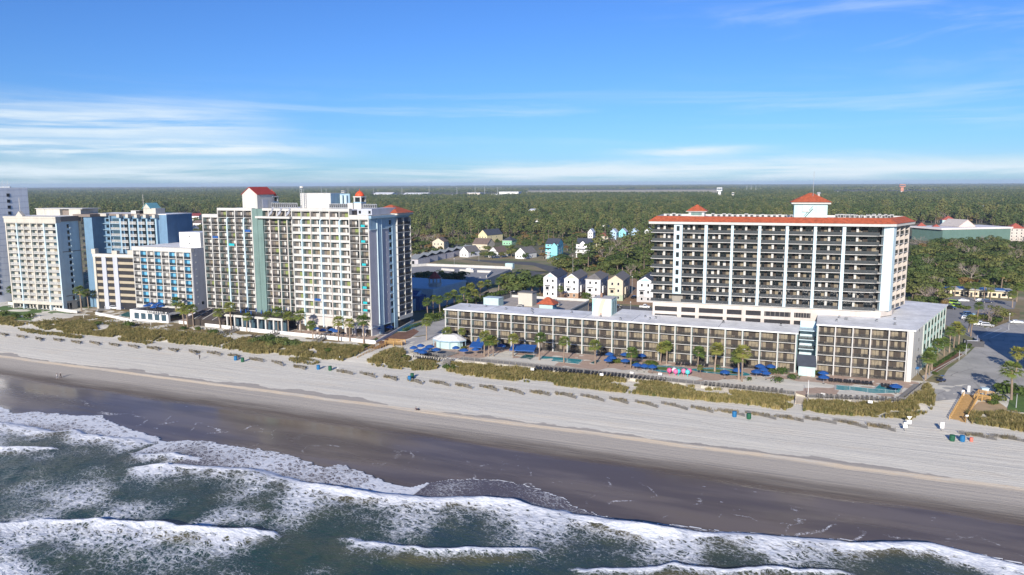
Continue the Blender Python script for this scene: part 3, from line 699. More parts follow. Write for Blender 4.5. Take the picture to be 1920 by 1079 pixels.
for i, (x, y, a_) in enumerate(((19, 23, 1.9), (22.5, 25, 2.4), (25, 23.5, 2.0), (15, 9, 2.2), (20, 4, 1.4), (24.5, 10, 1.4))):
    ac('boxy metal rooftop unit on the tan restaurant roof, %s from the left' % (nth(sorted([19, 22.5, 25, 15, 20, 24.5]).index(x)),), (-124 + x, 252.5 + y, 11.7), a_, a_ * .9, a_ * .95, 0, 'units on the restaurant roof')

# ---------------------------------------------------------------- corner block by the street
L2 = thing('beach_hotel', 'five storey white corner hotel block with mint green street side', 'hotel', (-1.5, 237, 3))
P2 = [(0, 1.75), (25.3, 1.75), (40.0, 55), (18, 62), (0, 40)]
b = MB(); b.prism(P2, 0, 14.85, WHITE); nb2 = 5; bw2 = 4.75
for i in range(1, 6): b.box(0, nb2 * bw2, -.05, 1.72, i * 2.97 - .06, i * 2.97 + .1, WHITE)
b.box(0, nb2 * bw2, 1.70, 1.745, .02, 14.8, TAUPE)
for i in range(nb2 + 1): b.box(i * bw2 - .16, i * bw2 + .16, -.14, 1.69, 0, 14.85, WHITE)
b.box(-.35, -.22, 0, 40, 0, 14.8, AQUA)
u = Vector((14.7, 53.25)).normalized(); nrm = Vector((u.y, -u.x))
def sp(s, o=0): return (25.3 + u.x * s + nrm.x * o, 1.75 + u.y * s + nrm.y * o)
b.prism([sp(15.5, -.3), sp(15.5, .05), sp(55, .05), sp(55, -.3)], .1, 14.7, MINT)
for i in range(8): s0 = 15.5 + i * 39 / 7; b.prism([sp(s0, .05), sp(s0, .2), sp(s0 + .5, .2), sp(s0 + .5, .05)], .1, 14.75, WHITE)
b.prism([(24.0, -.1), (25.3, -.1), (25.3, 1.74), (24.0, 1.74)], 0, 14.85, WHITE)
b.build('wall', L2)
wb = MB(); wb.box(-.75, .75, -.06, .05, -.8, .8, GLASS)
for a_ in ((-.8, .8, -.09, -.06, .8, .9), (-.8, .8, -.09, -.06, -.9, -.8), (-.85, -.75, -.09, -.06, -.9, .9), (.75, .85, -.09, -.06, -.9, .9), (-.03, .03, -.09, -.06, -.8, .8)): wb.box(*a_, FRAME)
angw = math.atan2(u.y, u.x)
for i in range(7):
    for j in range(4):
        q = sp(15.5 + .5 + (i + .5) * 39 / 7 - .2, .07); link(bpy.data.objects.new('window', wb.mesh('window')), L2, (q[0], q[1], 3.9 + j * 2.97), angw)
nw = MB(); nw.box(-.2, .2, -.03, .05, -.5, .5, GLASS)
for j in range(5): q = sp(9, .03); link(bpy.data.objects.new('window', nw.mesh('slit_window')), L2, (q[0], q[1], 1.7 + j * 2.97), angw)
b = MB(); b.prism([(-.5, -.5), (25.7, -.5), sp(55.5, .5), (18, 62.5), (-.5, 40)], 14.85, 15.25, ROOFW); b.build('roof', L2)
bays(L2, [(i * bw2 + .2, j * 2.97 + .1, bw2 - .4, 2.75, 1.74, 'black', 'low', 0) for i in range(nb2) for j in range(5)], None)
vents(7, 2, 20, 241, 256, 18.25, 'the corner block roof', 8)
# stair gap between the two blocks and its little shed
GS = thing('stair_tower', 'open blue walled stair landings in the gap between the low hotels', 'stair tower', (-6.9, 243, 3))
b = MB()
for j in range(5): b.box(0, 4.9, 0, 5, j * 2.9 + .1, j * 2.9 + .35, LBLUE)
b.box(.1, 4.8, 5, 5.2, 0, 14, LBLUE); b.build('landing', GS)
for j in range(4): link(bpy.data.objects.new('balcony', rail_proto(4.9, 'black').mesh('balcony')), GS, (0, 0, j * 2.9 + .36))
SH = thing('pool_hut', 'small aqua hut with blue grey pitched roof in front of the stair gap', 'hut', (-6.3, 233.2, 3))
b = MB(); b.box(0, 4.6, 0, 4, 0, 2.9, AQUA); b.box(1.2, 1.9, -.05, 0, 1.3, 2.1, WHITEP); b.build('wall', SH)
b = MB(); b.face([(-.3, -.4, 2.9), (4.9, -.4, 2.9), (4.6, 4, 5.6), (-.9, 4, 5.6)], ROOFB); b.face([(-.3, -.4, 2.9), (-.9, 4, 5.6), (-.3, 4.0, 2.9)], AQUA); b.face([(4.9, -.4, 2.9), (4.9, 4, 2.9), (4.6, 4, 5.6)], AQUA); b.face([(4.9, 4, 2.9), (-.3, 4, 2.9), (-.9, 4, 5.6), (4.6, 4, 5.6)], AQUA); b.build('roof', SH)
b = MB(); b.box(2.6, 3.5, -.06, 0, 0, 2.1, WHITEP); b.build('door', SH)

# ---------------------------------------------------------------- tower with red tile eaves
RT = thing('hotel_tower', 'wide white and blue hotel tower with red tiled eaves', 'hotel', (-54, 251, 3), R(4))
b = MB(); LW = 70.5; z0 = 17.2; fh = 2.92; NF = 9; ztop = z0 + NF * fh
ua = R(66)       # right flank direction, local
fl = Vector((math.cos(ua), math.sin(ua))); fn = Vector((fl.y, -fl.x))
def fp(s, o=0): return (71.5 + fl.x * s + fn.x * o, 1.6 + fl.y * s + fn.y * o)
core = [(0, 1.9), (62.5, 1.9), (66.5, 4.2), fp(1.0, -3.6), fp(17.2, -2.0), (74, 20), (0, 20)]
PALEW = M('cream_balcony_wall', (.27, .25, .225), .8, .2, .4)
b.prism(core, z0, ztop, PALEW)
# garage podium: horizontal bands with dark slots between
pod = [(-.2, -.4), (70.2, -.4), (74, 4), (78, 22), (0, 22)]
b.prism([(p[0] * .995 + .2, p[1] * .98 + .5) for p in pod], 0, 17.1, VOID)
def band(za, zb): b.prism(pod, za, zb, PINKW)
band(0, 2.2); band(3.6, 5.2); band(6.6, 8.3); band(9.7, 11.6); band(12.9, 13.9); band(15.5, 17.2)
for xa, xb in ((-.2, .5), (8.0, 9.4), (14, 15.2), (23, 24.2), (28.9, 30.2), (34.9, 36), (44, 45.1), (50, 62), (66, 70.2)): b.box(xa, xb, -.42, .3, .1, 17.1, PINKW)
b.prism([(50, -.44), (70.22, -.44), (70.22, .2), (50, .2)], 8.3, 17.15, PINKW)
for xa, xb in ((36, 44), (45.1, 50)): 
    for q in range(6): xx = xa + .4 + q * (xb - xa - .8) / 5; b.box(xx - .06, xx + .06, -.40, -.3, 13.9, 15.5, PALEW)
b.box(51.6, 57, -.47, -.44, 9.2, 10.8, VOID)
for j in range(NF + 1):
    z = z0 + j * fh
    sl = [(-1.6, 1.2), (-1.2, -.4), (.2, -1.0), (58.6, -1.0), (63, -1.25), (67, -.9), (69.6, .2), fp(0, .9), fp(.6, 1.0), fp(17.2, 1.0), fp(17.5, 0), (66, 6.5), (60, 2), (0, 2), (-.2, 3)]
    b.prism(sl, z - .08, z + .1, WHITE)
fins = [(6.4, 9.2), (16.3, 17.3), (24.7, 25.5), (33.1, 34.0), (41.4, 42.3), (49.7, 50.6), (58.0, 59.0)]
for i, (xa, xb) in enumerate(fins): b.box(xa, xb, -1.15, 1.9, z0 if i else z0 + fh, ztop, LBLUE)
b.prism([(69.9, .6), fp(-.2, 1.35), fp(2.4, 1.35), fp(2.2, -2.5), (69.5, 2.5)], z0, ztop, LBLUE)
edges = [0] + [x for f in fins for x in f]
mids = [(-.1, 6.4)] + [(fins[i][1], fins[i + 1][0]) for i in range(6)] + [(59.0, 68.6)]
for xa, xb in mids: c_ = (xa + xb) / 2 if xa < 58 else xa + 3.4; b.box(c_ - .34, c_ + .34, .35, 1.92, z0 + .1, ztop, WHITE)
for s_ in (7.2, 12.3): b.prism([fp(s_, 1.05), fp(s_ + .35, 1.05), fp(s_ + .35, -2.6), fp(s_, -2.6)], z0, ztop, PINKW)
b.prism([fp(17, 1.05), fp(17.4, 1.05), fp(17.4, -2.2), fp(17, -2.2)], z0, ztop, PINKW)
b.prism([(64.2, 2.2), (66.4, 3.4), (66.4, 4.6), (64, 4.6)], z0 + .1, ztop, DARK)
b.build('wall', RT)
wb2 = MB(); wb2.box(-.45, .45, -.05, .1, -.75, .75, GLASS); 
for a_ in ((-.5, -.45, -.08, 0, -.8, .8), (.45, .5, -.08, 0, -.8, .8), (-.5, .5, -.08, 0, .75, .82), (-.5, .5, -.08, 0, -.82, -.75)): wb2.box(*a_, FRAME)
for j in range(1, NF): link(bpy.data.objects.new('window', wb2.mesh('window')), RT, (7.75, -1.14, z0 + j * fh + 1.5))
items = []
for xa, xb in mids:
    for j in range(NF): items.append((xa + .02 if xa > 0 else -.8, z0 + j * fh + .1, (xb - xa - .04) if xa > 0 else 7.1, fh - .24, 2.86, 'glassrail', 'tower', -.95))
bays(RT, items, None)
def flank_balconies(parent, s0, s1):
    me = rail_proto(s1 - s0, 'glassrail').mesh('balcony'); q = fp(s0, .85)
    dm = door_proto(s1 - s0, fh - .24, 3.3, 'tower', int(s0) % 10)
    for j in range(NF):
        a = link(bpy.data.objects.new('balcony', me), parent, (q[0], q[1], z0 + j * fh + .1), ua)
        link(bpy.data.objects.new('sliding_door', dm.mesh('sliding_door')), a)
for s0, s1 in ((2.5, 7.1), (7.7, 12.2), (12.8, 17.0)): flank_balconies(RT, s0, s1)
# tile eaves all round
def eaves():
    b = MB(); o = [(-1.9, -1.9), (68.4, -2.0), fp(-1.0, 2.2), fp(18.3, 2.2), (77, 22), (-1.9, 22)]
    i_ = [(.3, .7), (67.3, .7), fp(0, -.6), fp(16.5, -.6), (74, 19), (.3, 19)]
    zf = ztop + .15
    b.prism(o, zf - .1, zf + .75, WHITE); n = len(o)
    for a in range(n):
        c = (a + 1) % n
        def ex(p, q_, t): return (p[0] + (q_[0] - p[0]) * t, p[1] + (q_[1] - p[1]) * t)
        b.face([(*ex(o[a], i_[a], -.1), zf + .76), (*ex(o[c], i_[c], -.1), zf + .76), (*i_[c], zf + 2.45), (*i_[a], zf + 2.45)], TILE)
        b.face([(*i_[a], zf + 2.45), (*i_[c], zf + 2.45), (*i_[c], zf + 1.75), (*i_[a], zf + 1.75)], WHITE)
    b.face([(*p, zf + 1.8) for p in i_], ROOFW); b.build('roof', RT); return zf
zf = eaves(); zr = zf + 1.8
b = MB(); b.box(0, 5.2, 0, 5, 0, 2.1, WHITE); b.box(.8, 4.4, -.06, 0, .7, 1.6, TEAL); b.hip(0, 5.2, 0, 5, 2.1, 4.3, .9, TILE); b.box(-.9, 6.1, -.9, 5.9, 1.95, 2.1, WHITE); b.build('small_lift_house', RT, (10.2, 7, zr))
b = MB(); b.box(0, 10, 0, 9, 0, 4.7, AQUA); b.box(-.9, 10.9, -.9, 9.9, 4.7, 5.3, WHITE); b.hip(0, 10, 0, 9, 5.3, 8.2, 1.3, TILE); b.build('lift_tower', RT, (43.8, 6, zr))
b = MB(); b.box(2.5, 4.5, -.5, -.02, 2.2, 4.2, WHITE); b.build('door_canopy', RT, (43.8, 6, zr)); b = MB(); b.rod((3, -.3, 0), (5.6, -.3, 3.2), .09, DARK); b.rod((3, -.3, .8), (5.6, -.3, 4.0), .05, DARK); b.build('access_stair', RT, (43.8, 6, zr))
b = MB(); b.rod((0, 0, 0), (0, 0, 8.2), .07, METALG, 6); b.build('mast', RT, (49.4, 8.5, zr + 6.9)); b = MB(); b.cyl(0, 0, 0, 1.5, .4, .4, 8, WHITE); b.cyl(0, 0, 1.5, 2, .6, .6, 8, METALG); b.build('exhaust_pipe', RT, (51.2, 10.5, zr + 6.4))
c4, s4 = math.cos(R(4)), math.sin(R(4))
def RL(x, y, z): return (-54 + x * c4 - y * s4, 251 + x * s4 + y * c4, 3 + z)
r_ = random.Random(4); n_ac = 0
au = MB(); rooftop_unit(au, 0, 0, 0, 1.0, .9, 1.35); acm = au.mesh('air_conditioner')
def acrow(xs, y, z, place, where):
    for i, x in enumerate(xs):
        P_ = place(x, y + r_.uniform(-.15, .15), z); o = link(bpy.data.objects.new('air_conditioner', acm), None, P_, R(r_.uniform(-3, 3)) + R(4)); o.scale = (r_.uniform(.9, 1.25), 1, r_.uniform(.9, 1.2))
        tag(o, '%s air conditioner from the left %s' % (nth(i), where), 'air conditioner', 'rooftop air conditioners ' + where)
acrow([3.2 + i * 1.9 for i in range(3)] + [18 + i * 1.75 for i in range(15)], 3.2, zr, RL, 'behind the red eave, left of the lift tower')
acrow([56 + i * 1.5 for i in range(11)], 4.4, zr, RL, 'behind the red eave, right of the lift tower')
acrow([57 + i * 1.7 for i in range(10)], 9.0, zr, RL, 'in the rear roof row, right of the lift tower')
# ---------------------------------------------------------------- tall pink and green hotel in the middle
MT = thing('hotel_tower', 'tall white and sea green hotel with small domed cupolas on its roof', 'hotel', (-238.4, 235, 3))
b = MB(); z0, fh, NR = 6.2, 2.9, 13; zt = z0 + NR * fh
S12 = [0, 4.5, 8.2, 12.9, 17.2, 21.6, 25.9]; S3 = [31.4, 34.5, 38.7, 42.9, 45.7]; S4 = [45.7, 50.2, 54.6, 59, 63.4, 67.9, 72.3]; S5 = [72.3, 76.8, 81]
D = 1.7; SIDEW = M('shaded_grey_balcony_wall', (.16, .14, .125), .8, .12, .3)  # grey darkened to hold the shade of the balcony recesses
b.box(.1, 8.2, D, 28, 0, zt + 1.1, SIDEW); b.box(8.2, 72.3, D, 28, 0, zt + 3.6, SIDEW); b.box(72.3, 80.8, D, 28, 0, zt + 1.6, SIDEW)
b.box(25.9, 31.4, -.05, D + .3, 2.6, zt + 3.7, TEAL); b.box(28.4, 28.7, -.2, -.06, 6, zt + 3.6, TEAL)
def slabs(xa, xb, n, m=WHITE, y=-.05):
    for j in range(n + 1): b.box(xa, xb, y, D, z0 + j * fh - .06, z0 + j * fh + .09, m)
slabs(0, 8.2, NR); slabs(8.2, 25.9, NR + 1); slabs(31.4, 45.7, NR, WHITE, .35); slabs(45.7, 72.3, NR + 1); slabs(72.3, 81, NR)
def fin(x, za, zb, m=WHITE, w=.19, y=-.16): b.box(x - w, x + w, y, D + .02, za, zb, m)
for x in S12[:2]: fin(x, 6.0, zt + .1)
fin(8.2, 6.0, zt + 3.0); fin(17.2, 0, zt + 3.0); fin(25.9, 2.6, zt + 3.7)
for x in (12.9, 21.6): fin(x, 5.5 if x > 15 else 6, zt - .55, LBLUE, .3, -.3); b.box(x - .1, x + .1, -.1, D, zt - .5, zt + 2.8, WHITE); b.tube([(x, -.05, zt - .7), (x + .3, -.05, zt - .1), (x + .8, .2, zt + .05)], [.3, .28, .2], 8, LBLUE)
for x in S3[1:4]: fin(x, 6.0, zt, PINKW, .2, .25)
for x in (45.7, 54.6, 63.4, 72.3): fin(x, 0 if x > 60 else 1.8, zt + 3.2, WHITE if x in (45.7, 72.3) else PINKW)
for x in (50.2, 59, 67.9): fin(x, 2.0, zt - .55, LBLUE, .28, -.3); b.tube([(x, -.05, zt - .7), (x + .3, -.05, zt - .15), (x + .8, .2, zt)], [.28, .26, .2], 8, LBLUE); b.box(x - .15, x + .15, -.05, D, zt + .1, zt + 2.8, WHITE)
fin(76.8, 0, zt + .2, WHITE); fin(80.85, -.2, zt + 1.9, WHITE, .2)
for i, x in enumerate(S12[:-1] + S3[:-1] + S4[:-1] + S5[:-1]):
    if i % 3 != 1: b.box(x + .26, x + .36, .3, D - .01, z0, zt - .15, TEALG)
b.box(0, 8.2, -.1, D, zt + .1, zt + 1.3, WHITE); b.box(-.3, .0, -.1, 26, 6, zt + 1.2, WHITE)
b.box(8.0, 26.1, -.1, D, zt + 2.9, zt + 3.9, WHITE); b.box(45.5, 72.5, -.1, D, zt + 3.1, zt + 4.1, WHITE); b.box(72.5, 81, -.1, D, zt + .2, zt + 1.75, WHITE)
b.box(29, 45.9, -1.7, D, zt + .05, zt + .85, WHITE); b.box(31.4, 45.6, -.2, D, zt + 3.0, zt + 3.95, WHITE)
for x in (34.5, 38.7, 42.9): b.box(x - .18, x + .18, -.3, D, zt + .86, zt + 3.0, WHITE); b.tube([(x + .2, -.35, zt + .9), (x + 1.6, -.5, zt + 2.2), (x + 2.2, -.3, zt + 3.6), (x + 1.9, .4, zt + 4.2)], [.1, .55, .55, .2], 6, GREYW)
b.box(74, 80.5, 3, 20, zt + 1.7, zt + 4.0, GREYW)
for x in (74.7, 79.0): b.box(x, x + 1, 2.93, 3.0, zt + 2.2, zt + 3.3, GLASS)
# ground floors
for x in (47, 51.5, 60.5, 69.5): b.box(x, x + 2.6, -.12, -.02, 2.9, 5.6, PINKW)
b.box(45.7, 81, -.02, 0.05, 2.6, 5.95, PINKW); b.box(45.7, 81, .4, .45, 0, 2.55, INTER); 
for x in np.arange(46.5, 81, 4.4): b.box(x, x + .9, -.05, .5, 0, 2.6, PINKW)
b.box(45.7, 81, -.1, .5, 2.5, 2.8, WHITE)
b.build('wall', MT)
# end wall towards the street
b = MB()
def ew(ya, yb, za, zb, m, o): b.box(80.8, 81.09 + o, ya, yb, za, zb, m)
ew(.1, 5.0, -.2, zt - 3.6, LAVG, .0); ew(.1, 5.0, zt - 3.5, zt + .4, MBLUE, .02); ew(5.05, 8.0, 0, zt + .4, MBLUE, .25); ew(8.05, 13.2, 3.2, zt - 3.6, LAVG, .0); ew(8.05, 13.2, zt - 3.5, zt + .4, MBLUE, .02)
ew(13.25, 15.6, 0, zt + .4, MBLUE, -.05); ew(15.65, 18.2, 0, zt + .4, MBLUE, .2); ew(18.3, 28.5, zt - .05, zt + .5, MBLUE, .1)
for a in ((.1, 5, zt - 3.85, zt - 3.55), (8.05, 13.2, zt - 3.85, zt - 3.55), (.1, 13.2, 3.0, 3.2)): ew(*a, LBLUE, .3)
ew(4.95, 5.2, 3.2, zt, LBLUE, .36); ew(7.9, 8.15, 3.2, zt, LBLUE, .36)
b.prism([(80.8, -.1), (82.2, -.1), (82.4, 18), (81.6, 28.6), (80.8, 28.6)], zt + .55, zt + 1.5, MBLUE, WHITE); b.prism([(80.8, .3), (81.5, .3), (81.6, 18), (81.2, 28), (80.8, 28)], zt + .3, zt + .55, LBLUE)
for j in range(NR + 1):
    ew(18.3, 28.6, z0 + j * fh - .12 if j < NR else zt - .04, z0 + j * fh + .1 if j < NR else zt, WHITE, .9)
    if j < NR: b.box(81.0, 81.1, 13.8, 15.0, z0 + j * fh + .5, z0 + j * fh + 2.2, GLASS); b.box(81.0, 81.2, 13.4, 15.5, z0 + j * fh + 2.35, z0 + j * fh + 2.6, LBLUE); b.box(81.05, 81.2, 11.4, 11.6, z0 + j * fh + .4, z0 + j * fh + .6, WHITE)
for y in (18.4, 23.3, 28.4): ew(y - .1, y + .12, 3.4, zt, WHITE, .92)
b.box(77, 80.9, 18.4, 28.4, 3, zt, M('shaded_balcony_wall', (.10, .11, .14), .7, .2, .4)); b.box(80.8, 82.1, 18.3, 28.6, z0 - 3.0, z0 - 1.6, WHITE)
b.box(81.06, 81.1, 6.5, 12, 0, 2.7, VOID); b.box(81.06, 81.1, 14, 16.5, 0, 2.6, VOID); b.box(81.0, 81.15, 19, 28, 0, 2.4, VOID)
b.build('end_wall', MT)
items = []
for i in range(2): items += [(S12[i] + .25, z0 + j * fh + .1, S12[i + 1] - S12[i] - .5, fh - .22, D, 'black', 'pink', 0) for j in range(NR)]
for i in range(2, 6): items += [(S12[i] + .28, z0 + j * fh + .1, S12[i + 1] - S12[i] - .56, fh - .22, D, 'black', 'pink', 0) for j in range(NR + 1)]
for i in range(4): items += [(S3[i] + .22, z0 + j * fh + .1, S3[i + 1] - S3[i] - .44, fh - .22, D - .4, 'black', 'pink', .4) for j in range(NR)]
for i in range(6): items += [(S4[i] + .26, z0 + j * fh + .1, S4[i + 1] - S4[i] - .52, fh - .22, D, 'solid', 'pink', 0) for j in range(NR + 1)]
for i in range(2): items += [(S5[i] + .26, z0 + j * fh + .1, S5[i + 1] - S5[i] - .5, fh - .22, D, 'black', 'pink', 0) for j in range(NR)]
bays(MT, items, None, 100)
for a in range(2):
    me = rail_proto(4.8, 'black').mesh('balcony'); dm = door_proto(4.8, fh - .3, 1.3, 'pink', 3 + a).mesh('sliding_door')
    for j in range(NR):
        o = link(bpy.data.objects.new('side_balcony', me), MT, (81.95, 18.45 + a * 4.95, z0 + j * fh + .1), R(90)); link(bpy.data.objects.new('sliding_door', dm), o)
# coloured towels and blankets on the railings
for (i, j, m) in ((1, 10, BLUEF), (5, 11, BLUEF), (3, 9, TEALF), (12, 2, BLUEF)):
    x = (S12 + S3[1:] + S4[1:] + S5[1:])[i]
    bb = MB(); bb.box(x + .5, x + 3.4, -.28, -.2, z0 + j * fh + .2, z0 + j * fh + 1.12, m); tag(bb.build('beach_towel', None, (-238.4, 235, 3)), '%s towel hung over a balcony %s floor up on the tall hotel' % ('turquoise' if m is TEALF else 'royal blue', nth(j)), 'towel')
for j in (1, 2, 4, 7, 10, 12):
    bb = MB(); bb.box(77.4, 79.2, -.02, .01, z0 + j * fh + .25, z0 + j * fh + 1.1, TEALF); tag(bb.build('beach_towel', None, (-238.4, 235, 3)), 'turquoise towels along the corner balcony %s floor up on the tall hotel' % nth(j), 'towel')
# roof
b = MB(); b.box(0, 8.3, D + .1, 28.4, zt + .6, zt + .8, ROOFW); b.box(8.3, 72.4, D + .1, 28.4, zt + 3.3, zt + 3.62, ROOFW); b.box(72.5, 80.7, D + .1, 28.4, zt + 1.61, zt + 1.65, ROOFW); b.build('roof', MT)
zz = zt + 3.62
b = MB(); b.box(0, 7.6, 0, 10, 0, 5.8, WHITE); b.gable(0, 7.6, 0, 10, 5.8, 8.5, .35, DKTILE, WHITE, 'y'); b.box(1.5, 3.2, -.06, 0, 2.6, 5.4, LBLUE); b.box(7.6, 7.66, 3, 6, .2, 3.6, GREYW); b.build('lift_house', MT, (19.5, 2.2, zz))
def cupola(name, lab, x, y):
    b = MB(); b.box(-4, -1.6, -2.6, 2.6, 0, 2.3, WHITE); b.box(-1.7, 1.7, -1.7, 1.7, 0, 2.6, WHITE); b.box(-1.75, 1.75, -1.75, 1.75, 2.2, 2.7, MBLUE)
    for sx in (-1, 1):
        for sy in (-1, 1): b.box(sx * 1.45 - .25, sx * 1.45 + .25, sy * 1.45 - .25, sy * 1.45 + .25, 2.6, 4.6, WHITE)
    b.box(-1.15, 1.15, -1.15, 1.15, 2.7, 4.4, GLASS); b.box(-1.9, 1.9, -1.9, 1.9, 4.5, 4.9, WHITE); c = b.build('cupola', MT, (x, y, zz))
    b = MB(); b.tube([(0, 0, 0), (0, 0, .5), (0, 0, 1.2), (0, 0, 1.7), (0, 0, 2.0), (0, 0, 2.2), (0, 0, 2.9)], [1.85, 1.8, 1.45, .95, .35, .12, .05], 16, M('orange_red_dome', (.62, .085, .03), .55, .1, 1)); b.build('dome', c, (0, 0, 4.9), 0, True)
cupola('a', '', 25.4, 13); cupola('b', '', 68.5, 13)
b = MB(); b.box(0, 14.8, 0, 9, 0, 6.1, WHITE); b.box(14.8, 14.9, .1, 8.9, 0, 6, MBLUE); b.build('plant_room', MT, (39.8, 13, zz))
b = MB()
for x in (1.4, 3.4): b.cyl(x, 0, 0, 5.2, .65, .65, 12, LBLUE)
b.box(0, 4.8, .8, 1.2, 0, 5.8, MBLUE); b.build('water_pipe', MT, (54.9, 18, zz))
b = MB()
for sx in (0, 1.1):
    for sy in (0, 1.1): b.rod((sx, sy, 0), (sx * .8 + .1, sy * .8 + .1, 8.2), .06, METALG)
for q in range(9): z = q * .9; b.rod((0, 0, z), (1.1, 0, z + .9), .04, METALG); b.rod((1.1, 0, z), (0, 0, z + .9), .04, METALG)
b.cyl(.55, .55, 8.2, 8.9, .8, .7, 10, WHITE); b.build('antenna_mast', MT, (42, 10, zz))
for xa, xb, y, h in ((27.5, 40.5, 10, 2.2), (54.5, 64.5, 12, 2.0), (70.5, 76.5, 12.5, 1.9)):
    b = MB(); n = int((xb - xa) / 1.0)
    b.box(0, xb - xa, 0, .2, h - .2, h, METALG); b.box(0, xb - xa, 0, .2, .3, .5, METALG); b.box(.2, xb - xa - .2, .25, .3, .4, h - .2, DARK)
    for i in range(n + 1): x = i * (xb - xa) / n; b.box(x - .08, x + .08, -.05, .2, 0, h, METALG); b.rod((x, -.1, .3), (min(x + 1, xb - xa), -.1, h), .06, METALG)
    b.build('equipment_screen', MT, (xa, y, zz))
b = MB(); b.box(0, 13, 0, 12, -.2, .6, WHITE); b.hip(0, 13, 0, 12, .6, 3.6, .5, TILE); b.build('red_hip_roof', MT, (70.5, 16, zt + 1.4))
# low front: shingled lobby roof, terrace on columns
SHB = M('dark_brown_shingle', (.075, .062, .06), .9, .25, .7)
b = MB(); b.face([(-4, -9, 2.9), (17, -9, 2.9), (17, -.2, 6.0), (-.4, -.2, 6.0)], SHB); b.face([(-4, -9, 2.9), (-.4, -.2, 6.0), (-4, 6, 2.9)], SHB); b.box(-3.4, 16.8, -8.4, -.3, 0, 2.85, INTER); b.face([(17, -9, 2.9), (17, -.2, 2.9), (17, -.2, 6.0)], SHB)
for x in (2.5, 7, 12): b.rod((x - 1.2, -9, 2.96), (x, -.3, 6.05), .14, WHITE)
b.build('lobby_roof', MT)
b = MB(); b.box(17.4, 46, -8.5, -.2, 4.9, 5.8, WHITE); b.box(17.2, 46.3, -8.9, -8.5, 5.0, 5.5, WHITE); b.box(17.8, 45.8, -8.4, -.3, 5.8, 5.84, M('dark_deck', (.07, .065, .06)))
for x in np.arange(18.2, 46.5, 3.9): b.box(x - .3, x + .3, -8.6, -8.0, 0, 4.9, WHITE)
b.box(18, 45.5, -5.0, -4.8, .1, 4.7, GLASSB); b.box(17.6, 45.8, -8.5, -.3, 0, .12, CONC); b.build('terrace', MT)
a = link(bpy.data.objects.new('terrace_railing', rail_proto(28.4, 'black').mesh('terrace_railing')), MT, (17.6, -8.5, 5.8))

# ---------------------------------------------------------------- cream and blue hotel on the left
AH = thing('beach_hotel', 'tall cream and pale blue hotel left of the small white hotel', 'hotel', (-351.7, 228.1, 3), R(6))
b = MB(); z0, fh, NR = 3.9, 2.78, 13; zt = z0 + NR * fh; FX = [0, 6.4, 14.7, 22.6, 30]
b.box(.2, 29.8, 1.6, 12.2, 0, zt + 3.0, CREAM); DC = M('cream_balcony_back', (.50, .50, .36), .8, .1, .3)
for j in range(NR + 1): b.box(0, 30, -.15, 1.6, z0 + j * fh - .16, z0 + j * fh + .1, WHITE)
for i, x in enumerate(FX): b.box(x - .35, x + .35, -.35, 1.6, 0 if i % 2 else 0, zt + .3, LBLUE if i in (1, 3, 4) else CREAM)
for x in (10.5, 18.6): b.box(x - .2, x + .2, -.2, 1.6, z0, zt, CREAM)
for x in FX[:-1]: b.box(x + .36, x + .46, .2, 1.58, z0, zt, TEALG)
b.box(-.5, 30.3, -.6, 2, zt + .15, zt + 2.9, CREAM); b.box(-.7, 30.5, -.8, 2, zt + 2.3, zt + 3.1, CREAM); b.box(29.85, 30.5, 2, 12.4, zt + .8, zt + 3.1, TAUPE)
b.box(0, 30, -.5, .6, 2.5, 3.8, CREAM)
for x in np.arange(.6, 30, 1.96): b.box(x, x + 1.1, 1.4, 1.58, .2, 2.4, GLASS)
b.box(29.8, 30.06, .5, 11.5, 4.2, zt + .75, LBLUE); b.box(30.07, 30.2, .3, 11.6, zt - 13.2, zt - 12.9, TAUPE); b.box(30.07, 30.2, .3, 11.6, 6.4, 6.7, TAUPE); b.box(29.8, 30.02, .5, 11.5, .1, 4.15, CREAM)
for j in range(NR): b.box(30.0, 30.12, 5.2, 6.3, z0 + j * fh + .5, z0 + j * fh + 2.2, GLASS); b.box(30.0, 30.5, 6.5, 7.0, z0 + j * fh + .2, z0 + j * fh + .8, LBLUE)
for y in (1.5, 3.2, 7.5, 9.2): b.box(30.0, 30.08, y, y + 1.2, .4, 3.2, GLASS)
b.build('wall', AH)
items = []
for xa, xb in ((0, 6.4), (6.4, 10.5), (10.5, 14.7), (14.7, 18.6), (18.6, 22.6), (22.6, 30)):
    items += [(xa + .36, z0 + j * fh + .1, xb - xa - .72, fh - .26, 1.58, 'white', 'cream', -.12) for j in range(NR)]
bays(AH, items, None, 100)
b = MB(); b.box(0, 29.9, .6, 24, zt + 2.6, zt + 3.08, ROOFW); b.build('roof', AH)
b = MB(); b.box(0, 14.5, 0, 10, 0, 3.0, CREAM); b.box(14.5, 20, 1.5, 10, 0, 3, TAUPE); b.box(20, 27, 0, 10, 0, 3.1, CREAM); b.box(-.3, 28.5, -.4, 10.3, 3.05, 3.35, WHITE); b.build('plant_room', AH, (2.5, 14, zt + 3.0))
b = MB(); b.box(-2, 2, -.8, .8, 0, .8, CREAM); b.face([(-2, -.8, .8), (2, -.8, .8), (0, -.8, 2.8)], CREAM); b.face([(-2, -.8, .8), (0, -.8, 2.8), (0, .8, 2.8), (-2, .8, .8)], CREAM); b.face([(2, -.8, .8), (2, .8, .8), (0, .8, 2.8), (0, -.8, 2.8)], CREAM); b.rod((0, 0, 2.5), (0, 0, 8.8), .12, CREAM, 6); b.build('gable_spire', AH, (8, 1, zt + 2.6))
